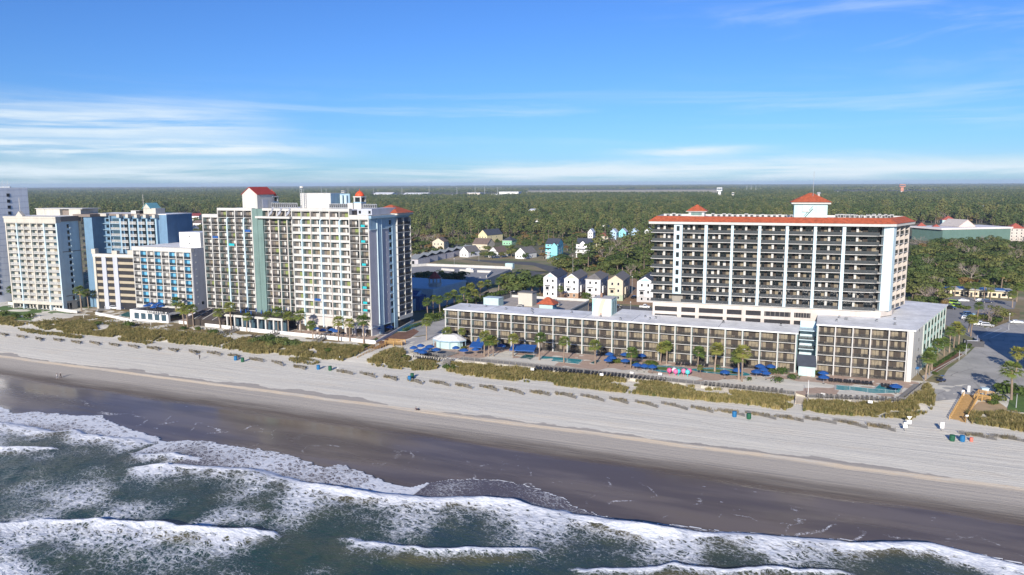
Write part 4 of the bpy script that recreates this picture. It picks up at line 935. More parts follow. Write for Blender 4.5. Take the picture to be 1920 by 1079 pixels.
# rear wing of the same hotel with the garage in front of it
DEEPB = M('deep_sky_blue_stucco', (.13, .23, .34), .8, .12, .3, streak=.15)
AW = thing('hotel_wing', 'blue rear wing of the cream hotel with white curved balconies', 'hotel wing', (-326.5, 249.5, 3), R(6))
b = MB(); zt = 43.5; fh = 2.9; b.box(0, 45.8, 1.2, 18, 0, zt, DEEPB); b.box(5.0, 9.8, -6, 1.3, 0, zt, DEEPB); b.box(-.2, 10, -7, 1.4, zt - .9, zt + .3, TAUPE)
for j in range(15):
    z = zt - 1.4 - (j + 1) * fh
    b.box(.2, 5, -3.2, 1.2, z - .15, z + .05, WHITE); b.box(.4, 4.8, 1.1, 1.17, z + .1, z + 2.3, GLASS)
    if j < 5:
        b.box(9.8, 20.5, .1, 1.2, z - .15, z + .05, MBLUE); b.box(10.8, 12.8, 1.13, 1.19, z + .9, z + 2.2, GLASS); b.box(14.6, 20, 1.13, 1.19, z + .2, z + 2.4, GLASSB)
        for q in range(4): x = 21.3 + q * 5.1; b.box(x, x + 3.6, -.9, 1.2, z - .15, z + .08, WHITE); b.box(x + .2, x + 3.4, 1.12, 1.19, z + .1, z + 2.4, GLASS)
for q in range(5): x = 20.4 + q * 5.1; b.box(x - .55, x + .35, -.15, 1.2, zt - 18, zt - 1.2, MBLUE); b.box(x - .7, x + .9, -1.5, 1.3, zt - 1.3, zt + .2, CREAM)
b.box(-.2, 41, .6, 1.4, zt - .6, zt + .4, TAUPE); b.box(13.7, 14.1, .0, 1.2, zt - 18, zt - .6, MBLUE); b.box(9.0, 13.5, -1.2, 1.3, zt - .8, zt + .5, CREAM)
b.build('wall', AW)
for j in range(15):
    z = zt - 1.4 - (j + 1) * fh
    link(bpy.data.objects.new('balcony', rail_proto(4.2, 'white').mesh('balcony')), AW, (.5, -3.2, z + .05))
    if j < 5:
        link(bpy.data.objects.new('balcony', rail_proto(5.6, 'white').mesh('balcony')), AW, (14.4, .1, z + .05))
        for q in range(4): link(bpy.data.objects.new('balcony', rail_proto(3.6, 'white').mesh('balcony')), AW, (21.3 + q * 5.1, -.9, z + .08))
b = MB(); b.box(0, 45.9, 1.0, 18.2, zt, zt + .3, ROOFW); b.build('roof', AW)
b = MB(); b.box(0, 7, 0, 6, 0, 2.6, CREAM); b.gable(0, 4.4, -.3, 6, 2.6, 4.9, .3, M('teal_metal_roof', (.16, .38, .42), .5, .1, .6), CREAM, 'y'); b.rod((.3, 0, 2), (.3, 0, 9), .1, CREAM, 6); b.build('gable_house', AW, (30.8, 3.5, zt + .3))
b = MB(); b.box(0, 5, 0, 3, 0, 1.5, WHITE); b.box(3.0, 5.2, -.1, 3.1, .1, 1.4, DARK); b.build('dish_enclosure', AW, (24, 3, zt + .3))
PG = thing('parking_garage', 'open multi level parking garage with cream bands below the blue wing', 'garage', (-313.5, 242.2, 3), R(6))
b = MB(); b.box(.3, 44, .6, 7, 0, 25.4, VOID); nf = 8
for j in range(nf):
    z = 1.6 + j * 2.95
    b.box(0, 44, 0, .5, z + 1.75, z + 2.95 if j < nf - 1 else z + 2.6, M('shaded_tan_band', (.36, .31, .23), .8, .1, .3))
for xa, xb, m in ((-.3, 1.0, CREAM), (4.6, 7.0, GREYW), (11, 13.6, GREYW), (29, 31, GREYW), (43, 44.3, CREAM)): b.box(xa, xb, -.45, .9, 0, 24.8, m)
b.box(-.4, 44.4, -.6, 1.4, 24.4, 25.8, WHITE); b.box(-.6, 1.6, -.8, 1.2, 25.8, 28, CREAM); b.box(11, 14, -.7, 1, 25.8, 27.4, CREAM); b.box(20, 24, -.7, 1, 25.8, 27.8, CREAM)
b.build('wall', PG)

# ---------------------------------------------------------------- small white hotel with blue doors
WH = thing('beach_hotel', 'small white eight storey hotel with bright blue painted balcony bays', 'hotel', (-282.2, 237, 3))
b = MB(); z0, fh = 4.9, 2.98; zt = z0 + 8 * fh; b.box(.1, 34.2, 1.5, 24, 0, zt + 1.6, WHITE); b.box(34.2, 34.32, .2, 24, 0, zt + 1.5, GREYW)  # right side sheet greyer than the front: its shade is put into the colour
for j in range(9): b.box(0, 34.1, -.05, 1.5, z0 + j * fh - .12, z0 + j * fh + .1, WHITE)
for i in range(9):
    x = i * 4.25; b.box(x - .2, x + .2, -.1, 1.52, 0 if i in (0, 8) else z0 - .5, zt + .1, WHITE)
    if i < 8: b.box(x + .21, x + 1.9, 1.40, 1.49, z0, zt - .15, CURTB if i % 2 else M('pale_bay_wall', (.46, .46, .45), .8, .1, .3)); b.box(x + .21, x + .3, .2, 1.4, z0, zt - .15, CURTB if i % 2 else M('pale_bay_wall', (.46, .46, .45), .8, .1, .3))
b.box(-.25, 34.35, -.15, 1.5, zt + .1, zt + 1.75, WHITE); b.box(0, 34, .5, .6, 0, 3.4, INTER); b.box(0, 34.1, -.05, 1.5, 3.3, 4.7, WHITE)
for j in range(8): b.box(34.25, 34.36, 1.8, 2.6, z0 + j * fh + 1.3, z0 + j * fh + 1.9, WHITEP)
b.box(34.25, 34.37, 8.0, 9.6, zt - 2.2, zt - .7, GLASS); b.box(34.25, 34.37, 4.0, 5.0, 6, 7.2, GLASS); b.build('wall', WH)
b = MB(); b.box(0, 34.3, 1.0, 24.2, zt + 1.6, zt + 1.66, ROOFW); b.build('roof', WH)
b = MB(); b.box(0, 12, 0, 9, 0, 6.4, WHITEP); b.box(5.5, 6.1, -.04, 0, 1.3, 1.9, DARK); b.box(5.5, 6.1, -.04, 0, 4.4, 5.0, DARK); b.build('lift_house', WH, (21.6, 6, zt + 1.66))
bays(WH, [(i * 4.25 + .2, z0 + j * fh + .1, 3.85, fh - .25, 1.48, 'black', 'small', 0) for i in range(8) for j in range(8)], None)
TB = thing('terrace_building', 'low white poolside building with five wide windows', 'building', (-273.5, 226, 3))
b = MB(); b.box(0, 22, 0, 10.6, 0, 4.2, WHITEP); b.box(22, 22.1, 1, 10, .6, 3.2, GLASS); b.box(2.2, 22, -.06, .0, .0, .5, WHITEP); b.box(0, 26, 10.6, 22, 0, 3.4, LAVG); b.build('wall', TB)
b = MB(); b.box(.4, 21.6, .5, 10.5, 4.2, 4.24, M('dark_flat_roof', (.035, .035, .045))); b.box(0, 22, 0, .35, 4.2, 4.6, WHITEP); b.box(0, .35, .35, 10.6, 4.2, 4.6, WHITEP); b.build('roof', TB)
wm_ = MB(); wm_.box(0, 2.7, -.06, .05, 0, 2.5, GLASSB); wm_.box(-.06, 2.76, -.09, -.06, 2.5, 2.6, FRAME); wm_.box(1.3, 1.4, -.09, -.06, 0, 2.5, FRAME)
for i in range(5): link(bpy.data.objects.new('window', wm_.mesh('window')), TB, (2.6 + i * 3.9, 0, .8))
# white end tower at the far left
WT = thing('hotel_tower', 'plain white tower at the left edge with small square windows', 'hotel', (-442, 233, 3))
b = MB(); GRW = M('cool_white_stucco', (.80, .81, .83), .8, .06, .2, streak=.12); b.box(0, 67, 0, 22.5, 0, 56.2, GRW)
for j in range(18): b.box(0, 67.04, -.03, 22.5, 4 + j * 3, 4.1 + j * 3, GREYW)
b.build('wall', WT)
wq = MB(); wq.box(-.75, .75, -.08, .05, -.7, .7, GLASS); wq.box(-.85, .85, -.12, -.08, -.85, -.7, FRAME)
for y_, z_, n in ((12.5, 52.6, 18), (4.0, 40, 13)):
    for j in range(n): link(bpy.data.objects.new('window', wq.mesh('window')), WT, (67.03, y_, z_ - j * 2.95), R(90))
b = MB()
for i in range(7): x = i * 1.2; b.rod((x, 0, 0), (x + .3, 0, 2.2 + (i % 3) * .7), .07, METALG)
for i in range(6): b.rod((i * 1.2, 0, .5), (i * 1.2 + 1.3, 0, 1.9), .06, METALG)
b.box(0, 8, -.3, .4, 0, .5, METALG); b.build('antenna_array', WT, (57.5, 15, 56.2))
# neighbouring hotel just right of the view; its shadow crosses the street
NH = thing('neighbour_hotel', 'white hotel beyond the right edge whose shadow falls on the street', 'hotel', (61.5, 232, 3))
b = MB(); b.box(0, 55, 0, 26, 0, 27.5, WHITE)
for j in range(9): b.box(0, 55, -.4, 0, 2.9 * j + 1.2, 2.9 * j + 1.5, WHITE); b.box(1, 54, -.05, 0, 2.9 * j + 1.6, 2.9 * j + 3.6, GLASS)
b.build('wall', NH)
# ================================================================== grounds, streets, town
def patch(name, label, pts, mat, z=3.006, px=True):
    P = [G(a[0], a[1], z)[:2] if px else a for a in pts]
    b = MB(); n = len(P)
    ar = sum(P[a][0] * P[(a + 1) % n][1] - P[(a + 1) % n][0] * P[a][1] for a in range(n))
    if ar < 0: P = P[::-1]
    b.face([(x, y, z) for x, y in P], mat); return tag(b.build(name), label, kind='structure')
ASPHM, N_, L_, b_ = nodes_mat('street_asphalt'); k = NK(N_, L_); P_ = k.pos()
c_ = k.mix(k.ss(k.noise(P_, .12, 6), .35, .65), (.33, .32, .30), (.43, .415, .385))
c_ = k.mix(k.ss(k.noise(k.mp(P_, (.4, .05, 1), R(-15)), 1, 6), .55, .72, 0, .55), c_, (.13, .13, .13))
c_ = k.mix(k.ss(k.vor(k.warp(P_, .3, 1.0), .09), .006, .003, 0, .8), c_, (.07, .07, .07))
L_(c_, b_.inputs['Base Color']); b_.inputs['Roughness'].default_value = .92
patch('lawn', 'bright lawn in front of the cream hotel', [(-40, 578), (30, 572), (122, 586), (158, 590), (62, 602), (-30, 595)], LAWN, 3.012)
patch('turf', 'dry brown turf in front of the left hotels', [(-30, 597), (60, 603), (158, 590), (175, 575), (262, 566), (300, 600), (330, 606), (420, 618), (545, 630), (704, 646), (700, 654), (560, 645), (430, 630), (300, 614), (180, 604), (60, 606)], DRYG, 3.006)
patch('path', 'pale sandy track across the dry turf', [(70, 603), (175, 577), (195, 574), (180, 582), (110, 600)], M('track_sand', (.38, .31, .22), .95, .2, .3), 3.012)
patch('parking_lot', 'parking area between the cream and white hotels', [(170, 580), (300, 550), (300, 566), (235, 578), (180, 584)], ASPHP, 3.010)
patch('pool_terrace', 'paved terrace along the front of the tall hotel', [(336, 604), (545, 626), (705, 641), (775, 600), (760, 592), (690, 628), (340, 590)], PAVER, 3.012)
patch('pool_deck', 'pinkish paved pool deck in front of the long hotel', [(-128, 215.4), (-6, 212.6), (-3.5, 211), (20, 215), (25.5, 233), (26, 238), (-130, 238)], PAVER, 3.012, False)
patch('street', 'pale worn asphalt street beside the corner hotel', [(1738, 754), (1758, 722), (1778, 692), (1812, 667), (1833, 646), (1820, 622), (1862, 611), (1900, 600), (2010, 600), (2010, 765), (1925, 762), (1890, 744), (1862, 738), (1840, 733), (1800, 748)], ASPHM, 3.008)
patch('parking_lot', 'car park behind the corner hotel', [(1700, 572), (1778, 612), (1822, 634), (1852, 622), (1838, 606), (1856, 588), (1900, 585), (1906, 566), (1800, 556), (1720, 555)], ASPHP, 3.012)
patch('street', 'side street behind the long white hotel', [(700, 560), (830, 575), (880, 590), (990, 598), (1230, 608), (1232, 578), (1180, 574), (1046, 563), (960, 545), (820, 560)], ASPH, 3.008)
patch('street', 'residential street by the far houses', [(860, 486), (1000, 492), (1060, 505), (1066, 515), (990, 508), (960, 516), (955, 530), (1030, 510), (1000, 498), (930, 494)], ASPH, 3.012)
patch('driveway', 'driveway curving between the tall hotel and the pool bar', [(740, 628), (812, 590), (838, 578), (850, 600), (838, 640), (800, 628), (770, 632)], ASPHM, 3.014)
patch('path', 'pale concrete path curving to the beach ramp', [(735, 648), (775, 634), (806, 628), (832, 634), (800, 640), (765, 650)], CONC, 3.018)
patch('flower_bed', 'brown mulch bed beside the beach path', [(705, 642), (770, 613), (786, 622), (770, 634), (720, 648)], SOIL, 3.016)
patch('yard', 'bare tan soil around the narrow new houses', [(1010, 560), (1046, 562), (1232, 575), (1232, 540), (1180, 520), (1030, 515)], M('graded_tan_soil', (.30, .19, .11), .95, .2, .3), 3.010)
patch('lawn', 'green lawn by the street end palms', [(1888, 770), (1930, 777), (1990, 770), (1990, 735), (1895, 740)], LAWN, 3.016)
patch('lawn', 'tan grass verge beside the cross street', [(1858, 616), (1912, 596), (1912, 580), (1870, 580), (1840, 604)], DRYG, 3.016)
patch('flower_bed', 'mulch strip along the corner hotel', [(1742, 690), (1795, 662), (1806, 664), (1752, 700)], SOIL, 3.016)
patch('pavement', 'concrete pavement beside the corner hotel', [(1732, 716), (1752, 701), (1810, 663), (1820, 655), (1812, 652), (1790, 668), (1750, 694), (1728, 706)], CONC, 3.014)
patch('yard', 'dry sandy verge below the yellow lumber', [(1822, 768), (1838, 750), (1870, 752), (1892, 768), (1870, 776)], M('orange_sand', (.46, .33, .19), .95, .2, .3), 2.99)
patch('airfield', 'long pale airfield strip in the forest', [(985, 358), (1350, 356), (1352, 363), (1120, 365), (985, 364)], M('pale_airfield_grass', (.46, .40, .26), .95, .15, .02), 4.5)
b = MB()
for xa, ya, xb, yb in ((1843, 631, 1878, 616), (1858, 634, 1893, 618), (1890, 616, 1990, 622)):
    p, q = Vector(G(xa, ya, 3.014)), Vector(G(xb, yb, 3.014)); d = (q - p).normalized(); n_ = Vector((-d.y, d.x, 0)) * .12
    b.face([p - n_, q - n_, q + n_, p + n_], WHITEP)
tag(b.build('road_marking'), 'white lines painted on the street', kind='structure')
# kerbs
def wall_line(name, label, cat, pts, h, t, mat, z=3.0, px=True, base=0.):
    P = [Vector(G(a, c, z) if px else (a, c, z)) for a, c in pts]; b = MB()
    for i in range(len(P) - 1):
        d = (P[i + 1] - P[i]).normalized(); n_ = Vector((-d.y, d.x, 0)) * t / 2; e = d * (t / 2 - .003) if i < len(P) - 2 else Vector((0, 0, 0))
        A, B = P[i] , P[i + 1] + e
        b.prism([(A - n_)[:2], (B - n_)[:2], (B + n_)[:2], (A + n_)[:2]], z - base, z + h, mat)
    return tag(b.build(name), label, cat)
wall_line('kerb', 'low kerb along the mulch strip beside the corner hotel', 'kerb', [(1746, 698), (1808, 664)], .14, .2, CONC)
wall_line('garden_wall', 'long low white wall below the tall hotel terrace', 'wall', [(336, 607), (545, 629), (704, 645)], 1.25, .3, WHITEP, 3.0, True, .6)
wall_line('garden_wall', 'short white return wall beside the yellow ramp', 'wall', [(704, 645), (776, 604)], 1.0, .3, WHITEP, 3.0, True, .3)
wall_line('garden_wall', 'white wall curving round the small hotel pool', 'wall', [(248, 604), (215, 597), (180, 590), (184, 585)], 1.1, .3, WHITEP)
wall_line('garden_wall', 'white fence wall in front of the cream hotel', 'wall', [(16, 571), (70, 577), (145, 588)], 1.3, .25, WRAIL)
wall_line('retaining_wall', 'pale retaining wall at the edge of the right lawn', 'wall', [(1884, 772), (1905, 777), (1990, 782)], .5, .4, CREAM, 3.0, True, 1.0)
wall_line('hedge_wall', 'grey wall beside the dumpster corner of the street', 'wall', [(1808, 648), (1832, 648), (1832, 638)], 1.8, .3, GREYW)

# ---- pools
def pool(label, pts, px=True, rim=.5, mat=None):
    z = 3.02; P = [G(a, c, z)[:2] if px else (a, c) for a, c in pts]; n = len(P); cx, cy = sum(p[0] for p in P) / n, sum(p[1] for p in P) / n
    t = thing('swimming_pool', label, 'pool', (cx, cy, z)); L = [(p[0] - cx, p[1] - cy) for p in P]
    ar = sum(L[a][0] * L[(a + 1) % n][1] - L[(a + 1) % n][0] * L[a][1] for a in range(n))
    if ar < 0: L = L[::-1]
    b = MB(); O = [(p[0] * (1 + rim / max(.1, math.hypot(*p))), p[1] * (1 + rim / max(.1, math.hypot(*p)))) for p in L]
    for i in range(n):
        j = (i + 1) % n; b.face([(*L[i], .06), (*O[i], .06), (*O[j], .06), (*L[j], .06)][::-1] if ar > 0 and False else [(*O[i], .06), (*O[j], .06), (*L[j], .06), (*L[i], .06)], CONC)
        b.face([(*O[i], 0), (*O[j], 0), (*O[j], .06), (*O[i], .06)], CONC)
    b.build('pool_rim', t); b = MB(); b.face([(*p, .03) for p in L], mat or POOLW); b.build('pool_water', t); return t
pool('rectangular blue pool in the middle of the long hotel deck', [(1013, 675), (1017, 668), (1093, 675), (1084, 683)])
pool('small dim pool beside the big rectangular pool', [(974, 672), (985, 665), (1005, 667), (994, 675)], mat=M('dark_pool_water', (.03, .13, .14), .05, .1, .5))
pool('little dark hot tub right of the rectangular pool', [(1107, 681), (1118, 676), (1126, 677), (1114, 683)], mat=M('dark_pool_water'))
pool('angular pool in front of the corner hotel block', [(1568, 722), (1600, 725), (1636, 729), (1650, 720), (1692, 724), (1686, 737), (1640, 738), (1568, 731)])
pool('green pool beside the white poolside building', [(222, 592), (240, 585), (253, 588), (253, 598)], mat=M('green_pool_water', (.03, .17, .16), .05, .1, .5))
pool('kidney shaped pool beside the hedge near the tall hotel', [(745, 622), (765, 610), (790, 604), (786, 612), (762, 622)], mat=M('green_pool_water'))
def ring(label, cx, cy, a, bx, w_, n=28):
    t = thing('lazy_river', label, 'pool', (cx, cy, 3.02)); b = MB(); e = MB(); g = MB()
    def pt(i, r, wob=1): th = 2 * math.pi * i / n; k_ = 1 + .12 * math.sin(3 * th + cx); return ((a + r) * math.cos(th) * k_, (bx + r) * math.sin(th) * k_)
    for i in range(n):
        p, q, r_, s_ = pt(i, 0), pt(i + 1, 0), pt(i + 1, w_), pt(i, w_); b.face([(*s_, .03), (*r_, .03), (*q, .03), (*p, .03)], POOLW)
        for o in (-.35, w_): e.face([(*pt(i, o + .35), .07), (*pt(i + 1, o + .35), .07), (*pt(i + 1, o), .07), (*pt(i, o), .07)], CONC)
    g.face([(*pt(i, -.4), .06) for i in range(n)], LAWN); b.build('pool_water', t); e.build('pool_rim', t); g.build('island_grass', t)
c_ = G(1352, 697); ring('looping lazy river around a grassy island', c_[0], c_[1], 6.5, 2.2, 1.8)
c_ = G(1248, 692); ring('left loop of the lazy river beside the umbrellas', c_[0], c_[1], 5.5, 2.4, 1.8)

# ---- boardwalk along the dunes, with its railing
def boardwalk(label, pts, wd, z):
    t = thing('boardwalk', label, 'boardwalk', (0, 0, 0)); P = [Vector(p) for p in pts]; b = MB(); r = MB(); s = MB()
    for i in range(len(P) - 1):
        d = (P[i + 1] - P[i]); Ln = d.length; d.normalize(); n_ = Vector((-d.y, d.x))
        A, B = P[i], P[i + 1]; b.prism([tuple(A), tuple(B), tuple(B + n_ * wd), tuple(A + n_ * wd)], z - .25, z, WOODG)
        m = max(2, int(Ln / 2.0))
        for q in range(m + 1):
            C = A + d * (Ln * q / m) + n_ * .08; r.box(C.x - .06, C.x + .06, C.y - .06, C.y + .06, z - .3, z + 1.1, WOODG)
            if q < m: s.prism([tuple(A + d * (Ln * q / m)), tuple(A + d * (Ln * (q + 1) / m - .1)), tuple(A + d * (Ln * (q + 1) / m - .1) + n_ * .16), tuple(A + d * (Ln * q / m) + n_ * .16)], 1.6, z - .26, (CREAM, CREAM, PALEW, WOODG)[(q * 7 + i) % 4])
        for h in (.35, .7, 1.05): r.prism([tuple(A + n_ * .04), tuple(B + n_ * .04), tuple(B + n_ * .11), tuple(A + n_ * .11)], z + h, z + h + .07, WOODG)
        for q in range(int(Ln / .35)):
            C = A + d * (.35 * q) + n_ * .075; r.box(C.x - .02, C.x + .02, C.y - .02, C.y + .02, z + .1, z + 1.05, WOODG)
    b.build('deck', t); r.build('railing', t); s.build('bulkhead', t); return t
BZ = 3.35
boardwalk('long weathered boardwalk between the pools and the dune grass', [(-109.5, 212.4), (-85, 212.2), (-50, 211.3), (-6.4, 209.6)], 3.6, BZ)
boardwalk('dining deck on posts left of the beach stairs', [(-129.5, 215.6), (-115.3, 212.6)], 8.5, BZ)
boardwalk('boardwalk round the front of the corner hotel pool', [(-2.8, 208.4), (20.5, 213.6), (27.0, 233.5)], 2.6, BZ)
def stairs(label, top, dx, dy, wd, n, ztop, zbot, mat, name='beach_stairs'):
    t = thing(name, label, 'stairs', (top[0], top[1], 0)); d = Vector((dx, dy)).normalized(); n_ = Vector((-d.y, d.x)); b = MB()
    for i in range(n):
        z = ztop - (ztop - zbot) * (i + .5) / n; A = d * (.38 * i); B = A + d * .42
        b.prism([tuple(A - n_ * wd / 2), tuple(B - n_ * wd / 2), tuple(B + n_ * wd / 2), tuple(A + n_ * wd / 2)], z - .09, z, mat)
    b.build('tread', t); Ln = .38 * n
    for s_ in (-1, 1):
        b = MB(); o = n_ * (s_ * (wd / 2 + .08))
        for h in (0, .55, 1.0): b.rod((*(o), ztop + h - .1), (*(o + d * Ln), zbot + h), .07, mat)
        for q in range(4): C = o + d * (Ln * q / 3); zz_ = ztop + (zbot - ztop) * q / 3; b.box(C.x - .08, C.x + .08, C.y - .08, C.y + .08, zbot - 1.2, zz_ + 1.15, mat)
        b.build('stair_rail', t)
stairs('grey wooden beach stairs beside the dining deck', (-112.2, 212.2), -.1, -1, 2.6, 9, BZ, 2.0, WOODG)
stairs('pale wooden beach stairs between the two low hotels', (-4.6, 208.6), .05, -1, 2.8, 9, BZ, 1.9, M('bleached_wood', (.42, .37, .31), .85, .2, 1.2))
def ramp(label, p0, p1, wd, z0_, z1_, deck, rail, cat='ramp'):
    A, B = Vector(p0), Vector(p1); t = thing('beach_ramp', label, cat, (A.x, A.y, 0)); d = B - A; Ln = d.length; d.normalize(); n_ = Vector((-d.y, d.x)); b = MB()
    m = int(Ln / .3)
    for i in range(m):
        a = d * (i * .3); c = d * (i * .3 + .27); z = z0_ + (z1_ - z0_) * i / m
        b.prism([tuple(a - n_ * wd / 2), tuple(c - n_ * wd / 2), tuple(c + n_ * wd / 2), tuple(a + n_ * wd / 2)], z - .08, z, deck)
    b.build('deck', t)
    for s_ in (-1, 1):
        r = MB(); o = n_ * (s_ * wd / 2)
        for h in (.4, .75, 1.05): r.rod((*o, z0_ + h), (*(o + d * Ln), z1_ + h), .07, rail)
        for q in range(int(Ln / 1.8) + 1): C = o + d * min(Ln, q * 1.8); z = z0_ + (z1_ - z0_) * min(1, q * 1.8 / Ln); r.box(C.x - .07, C.x + .07, C.y - .07, C.y + .07, z - 1.6, z + 1.1, rail)
        r.build('ramp_rail', t)
    return t
ramp('brown wooden beach ramp left of the dining deck', GB(664, 672)[:2], G(722, 646, 3.2)[:2], 2.6, 2.1, 3.5, WOODB, WOODY)
ramp('new yellow pine beach ramp at the street end', GB(1795, 790)[:2], G(1822, 742, 3.2)[:2], 3.4, 2.2, 3.4, WOODY, WOODY)
ramp('grey wooden walkway over the dune in front of the tall hotel terrace', GB(585, 648)[:2], G(607, 634, 3.2)[:2], 2.0, 2.8, 3.6, WOODG, WOODG)
ramp('grey wooden walkway near the two loungers on the sand', GB(497, 637)[:2], G(520, 625, 3.2)[:2], 2.0, 2.8, 3.6, WOODG, WOODG)
ramp('short grey walkway by the shingled lobby roof', GB(412, 631)[:2], G(452, 615, 3.2)[:2], 2.0, 2.7, 3.5, WOODG, WOODG)
def platform(label, c, sx, sy, z, rz):
    t = thing('timber_platform', label, 'platform', (c[0], c[1], z), rz); b = MB()
    for i in range(int(sx / .3)): b.box(i * .3, i * .3 + .27, 0, sy, .9, 1.0, WOODY)
    b.build('deck', t); b = MB()
    for x in (0, sx / 2, sx):
        for y in (0, sy): b.box(x - .1, x + .1, y - .1, y + .1, -1, 2.0, WOODY)
    for h in (1.3, 1.65, 1.95):
        b.box(0, sx, -.06, .0, h, h + .16, WOODY); b.box(0, sx, sy, sy + .06, h, h + .16, WOODY); b.box(-.06, .0, 0.1, sy - .1, h, h + .16, WOODY)
    b.build('railing', t)
platform('new yellow timber landing at the top of the brown ramp', G(722, 648, 3), 6.5, 3.2, 2.7, R(8))
platform('stacked yellow timber deck beside the street end ramp', G(1826, 752, 2.8), 3.6, 5.5, 2.6, R(-18))

# ---- pool bar, canopies
PB = thing('pool_bar', 'round aqua pool bar with a white tent roof on the dining deck', 'bar', (*G(843, 651, 3)[:2], 3))
b = MB(); n = 10
b.prism([(5.2 * math.cos(2 * math.pi * i / n), 3.4 * math.sin(2 * math.pi * i / n)) for i in range(n)], 0, 2.3, AQUA)
b.build('bar_counter', PB); b = MB()
o = [(6.6 * math.cos(2 * math.pi * i / n), 4.4 * math.sin(2 * math.pi * i / n)) for i in range(n)]
for i in range(n): j = (i + 1) % n; b.face([(*o[i], 3.0), (*o[j], 3.0), (o[j][0] * .45, o[j][1] * .4, 4.7), (o[i][0] * .45, o[i][1] * .4, 4.7)], M('canvas_white', (.66, .65, .62), .8, .15, .5, streak=.2)); b.face([(*o[i], 2.6), (*o[j], 2.6), (*o[j], 3.0), (*o[i], 3.0)], MBLUE)
b.face([(x * .45, y * .4, 4.7) for x, y in o], M('canvas_white')); b.build('tent_roof', PB)
for i in range(n):
    q = MB(); q.rod((o[i][0] * .95, o[i][1] * .95, 0), (o[i][0] * .95, o[i][1] * .95, 2.6), .08, MBLUE); q.build('post', PB)
def awning(label, p, sx, sy, rz, m=BLUEF):
    t = thing('shade_canopy', label, 'canopy', (*p[:2], 3.02), rz); b = MB(); b.face([(0, 0, 2.2), (sx, 0, 2.2), (sx, sy, 3.3), (0, sy, 3.3)], m); b.face([(0, 0, 2.1), (0, sy, 3.2), (sx, sy, 3.2), (sx, 0, 2.1)], m)
    b.face([(0, 0, 1.9), (sx, 0, 1.9), (sx, 0, 2.2), (0, 0, 2.2)], m); b.build('canvas', t)
    for x, y in ((.1, .1), (sx - .1, .1), (.1, sy - .1), (sx - .1, sy - .1)): q = MB(); q.rod((x, y, 0), (x, y, 2.2 + 1.0 * y / sy), .06, METALG); q.build('post', t)
awning('long blue slanted canopy left of the small pool', G(955, 668), 8.5, 4.2, R(8))
awning('blue canopy beside the round pool bar', G(880, 662), 4.5, 3.2, R(5))
awning('narrow upright blue canopy under the long hotel', G(893, 651), 2.6, 2.2, 0)
awning('blue awning on the side of the corner hotel', G(1718, 706), 2.8, 3.4, R(70), M('faded_blue_canvas', (.06, .22, .48), .7, .1, 1))
# ---- water park hall in the shade behind the tall hotel
WP = thing('water_park_hall', 'blue water park hall in shade with slanted walls beside the tall hotel', 'hall', (-172, 290, 3))
HB = M('deep_blue_panel', (.045, .12, .30), .6, .15, .5); b = MB()
b.box(-46, 6, 8, 42, 0, 8.2, LBLUE); b.box(-46, 2.5, 2, 8, 0, 6.5, HB); b.face([(-46, 0, 0), (0, 0, 0), (0, 8, 8.3), (-46, 8, 8.3)], HB); b.box(-46, 6.2, 7.8, 42.2, 8.2, 9.3, LBLUE); b.build('wall', WP)
b = MB()
for i, x in enumerate((-30, -20, -10, 0)): b.prism([(x - .5, -.5), (x + .5, -.5), (x + .5, 9), (x - .5, 9)], 0, 4 + 0 * i, LBLUE); b.face([(x - .5, -.5, 4), (x + .5, -.5, 4), (x + .5, 9, 9.2), (x - .5, 9, 9.2)], LBLUE); b.face([(x - .5, -.5, 4), (x - .5, 9, 9.2), (x - .5, 9, 4)], LBLUE); b.face([(x + .5, 9, 4), (x + .5, 9, 9.2), (x + .5, -.5, 4)], LBLUE)
b.build('buttress', WP)
b = MB(); b.box(0, 4.4, 0, 4.4, 0, 10.5, WHITE); b.box(-.3, 4.7, -.3, 4.7, 10.5, 10.9, WHITE)
for x in (.3, 4.1):
    for y in (.3, 4.1): b.box(x - .25, x + .25, y - .25, y + .25, 10.9, 13, WHITE)
b.box(-.4, 4.8, -.4, 4.8, 13, 13.3, WHITE); b.tube([(2.2, 2.2, 13.3), (2.2, 2.2, 15.4), (2.2, 2.2, 16.6)], [3.2, 1.2, .1], 8, DKTILE); b.build('bell_tower', WP, (.5, 14, 0))
# ---- parking deck beyond
PD = thing('parking_deck', 'wide low parking deck with white parapets, half in shadow', 'garage', (0, 0, 0)); b = MB()
PP = [G(x, y, 7.5)[:2] for x, y in ((768, 499), (800, 497), (960, 504), (918, 521), (900, 530), (770, 522))]
b.prism(PP, 3, 7.5, CONC, M('deck_top', (.27, .27, .27), .9, .15, .15)); b.build('deck', PD)
def parapet(pts, z=7.5, h=1.3):
    b = MB(); P = [Vector(G(x, y, z)) for x, y in pts]
    for i in range(len(P) - 1):
        d = (P[i + 1] - P[i]).normalized(); n_ = Vector((-d.y, d.x, 0)) * .2; b.prism([(P[i] - n_)[:2], (P[i + 1] - n_)[:2], (P[i + 1] + n_)[:2], (P[i] + n_)[:2]], z - .6, z + h, WHITE)
    b.build('parapet', PD)
parapet([(768, 501), (800, 499), (960, 505)], 7.5, 1.6); parapet([(828, 507), (852, 509)]); parapet([(862, 509), (888, 511)]); parapet([(895, 511), (922, 512), (912, 521)]); parapet([(892, 526), (920, 529)], 7.5, 1.0)
b = MB(); b.box(-2.5, 2.5, -1.5, 1.5, 0, 3.4, AQUA); q = G(956, 504, 7.5); b.build('stair_house', PD, q)
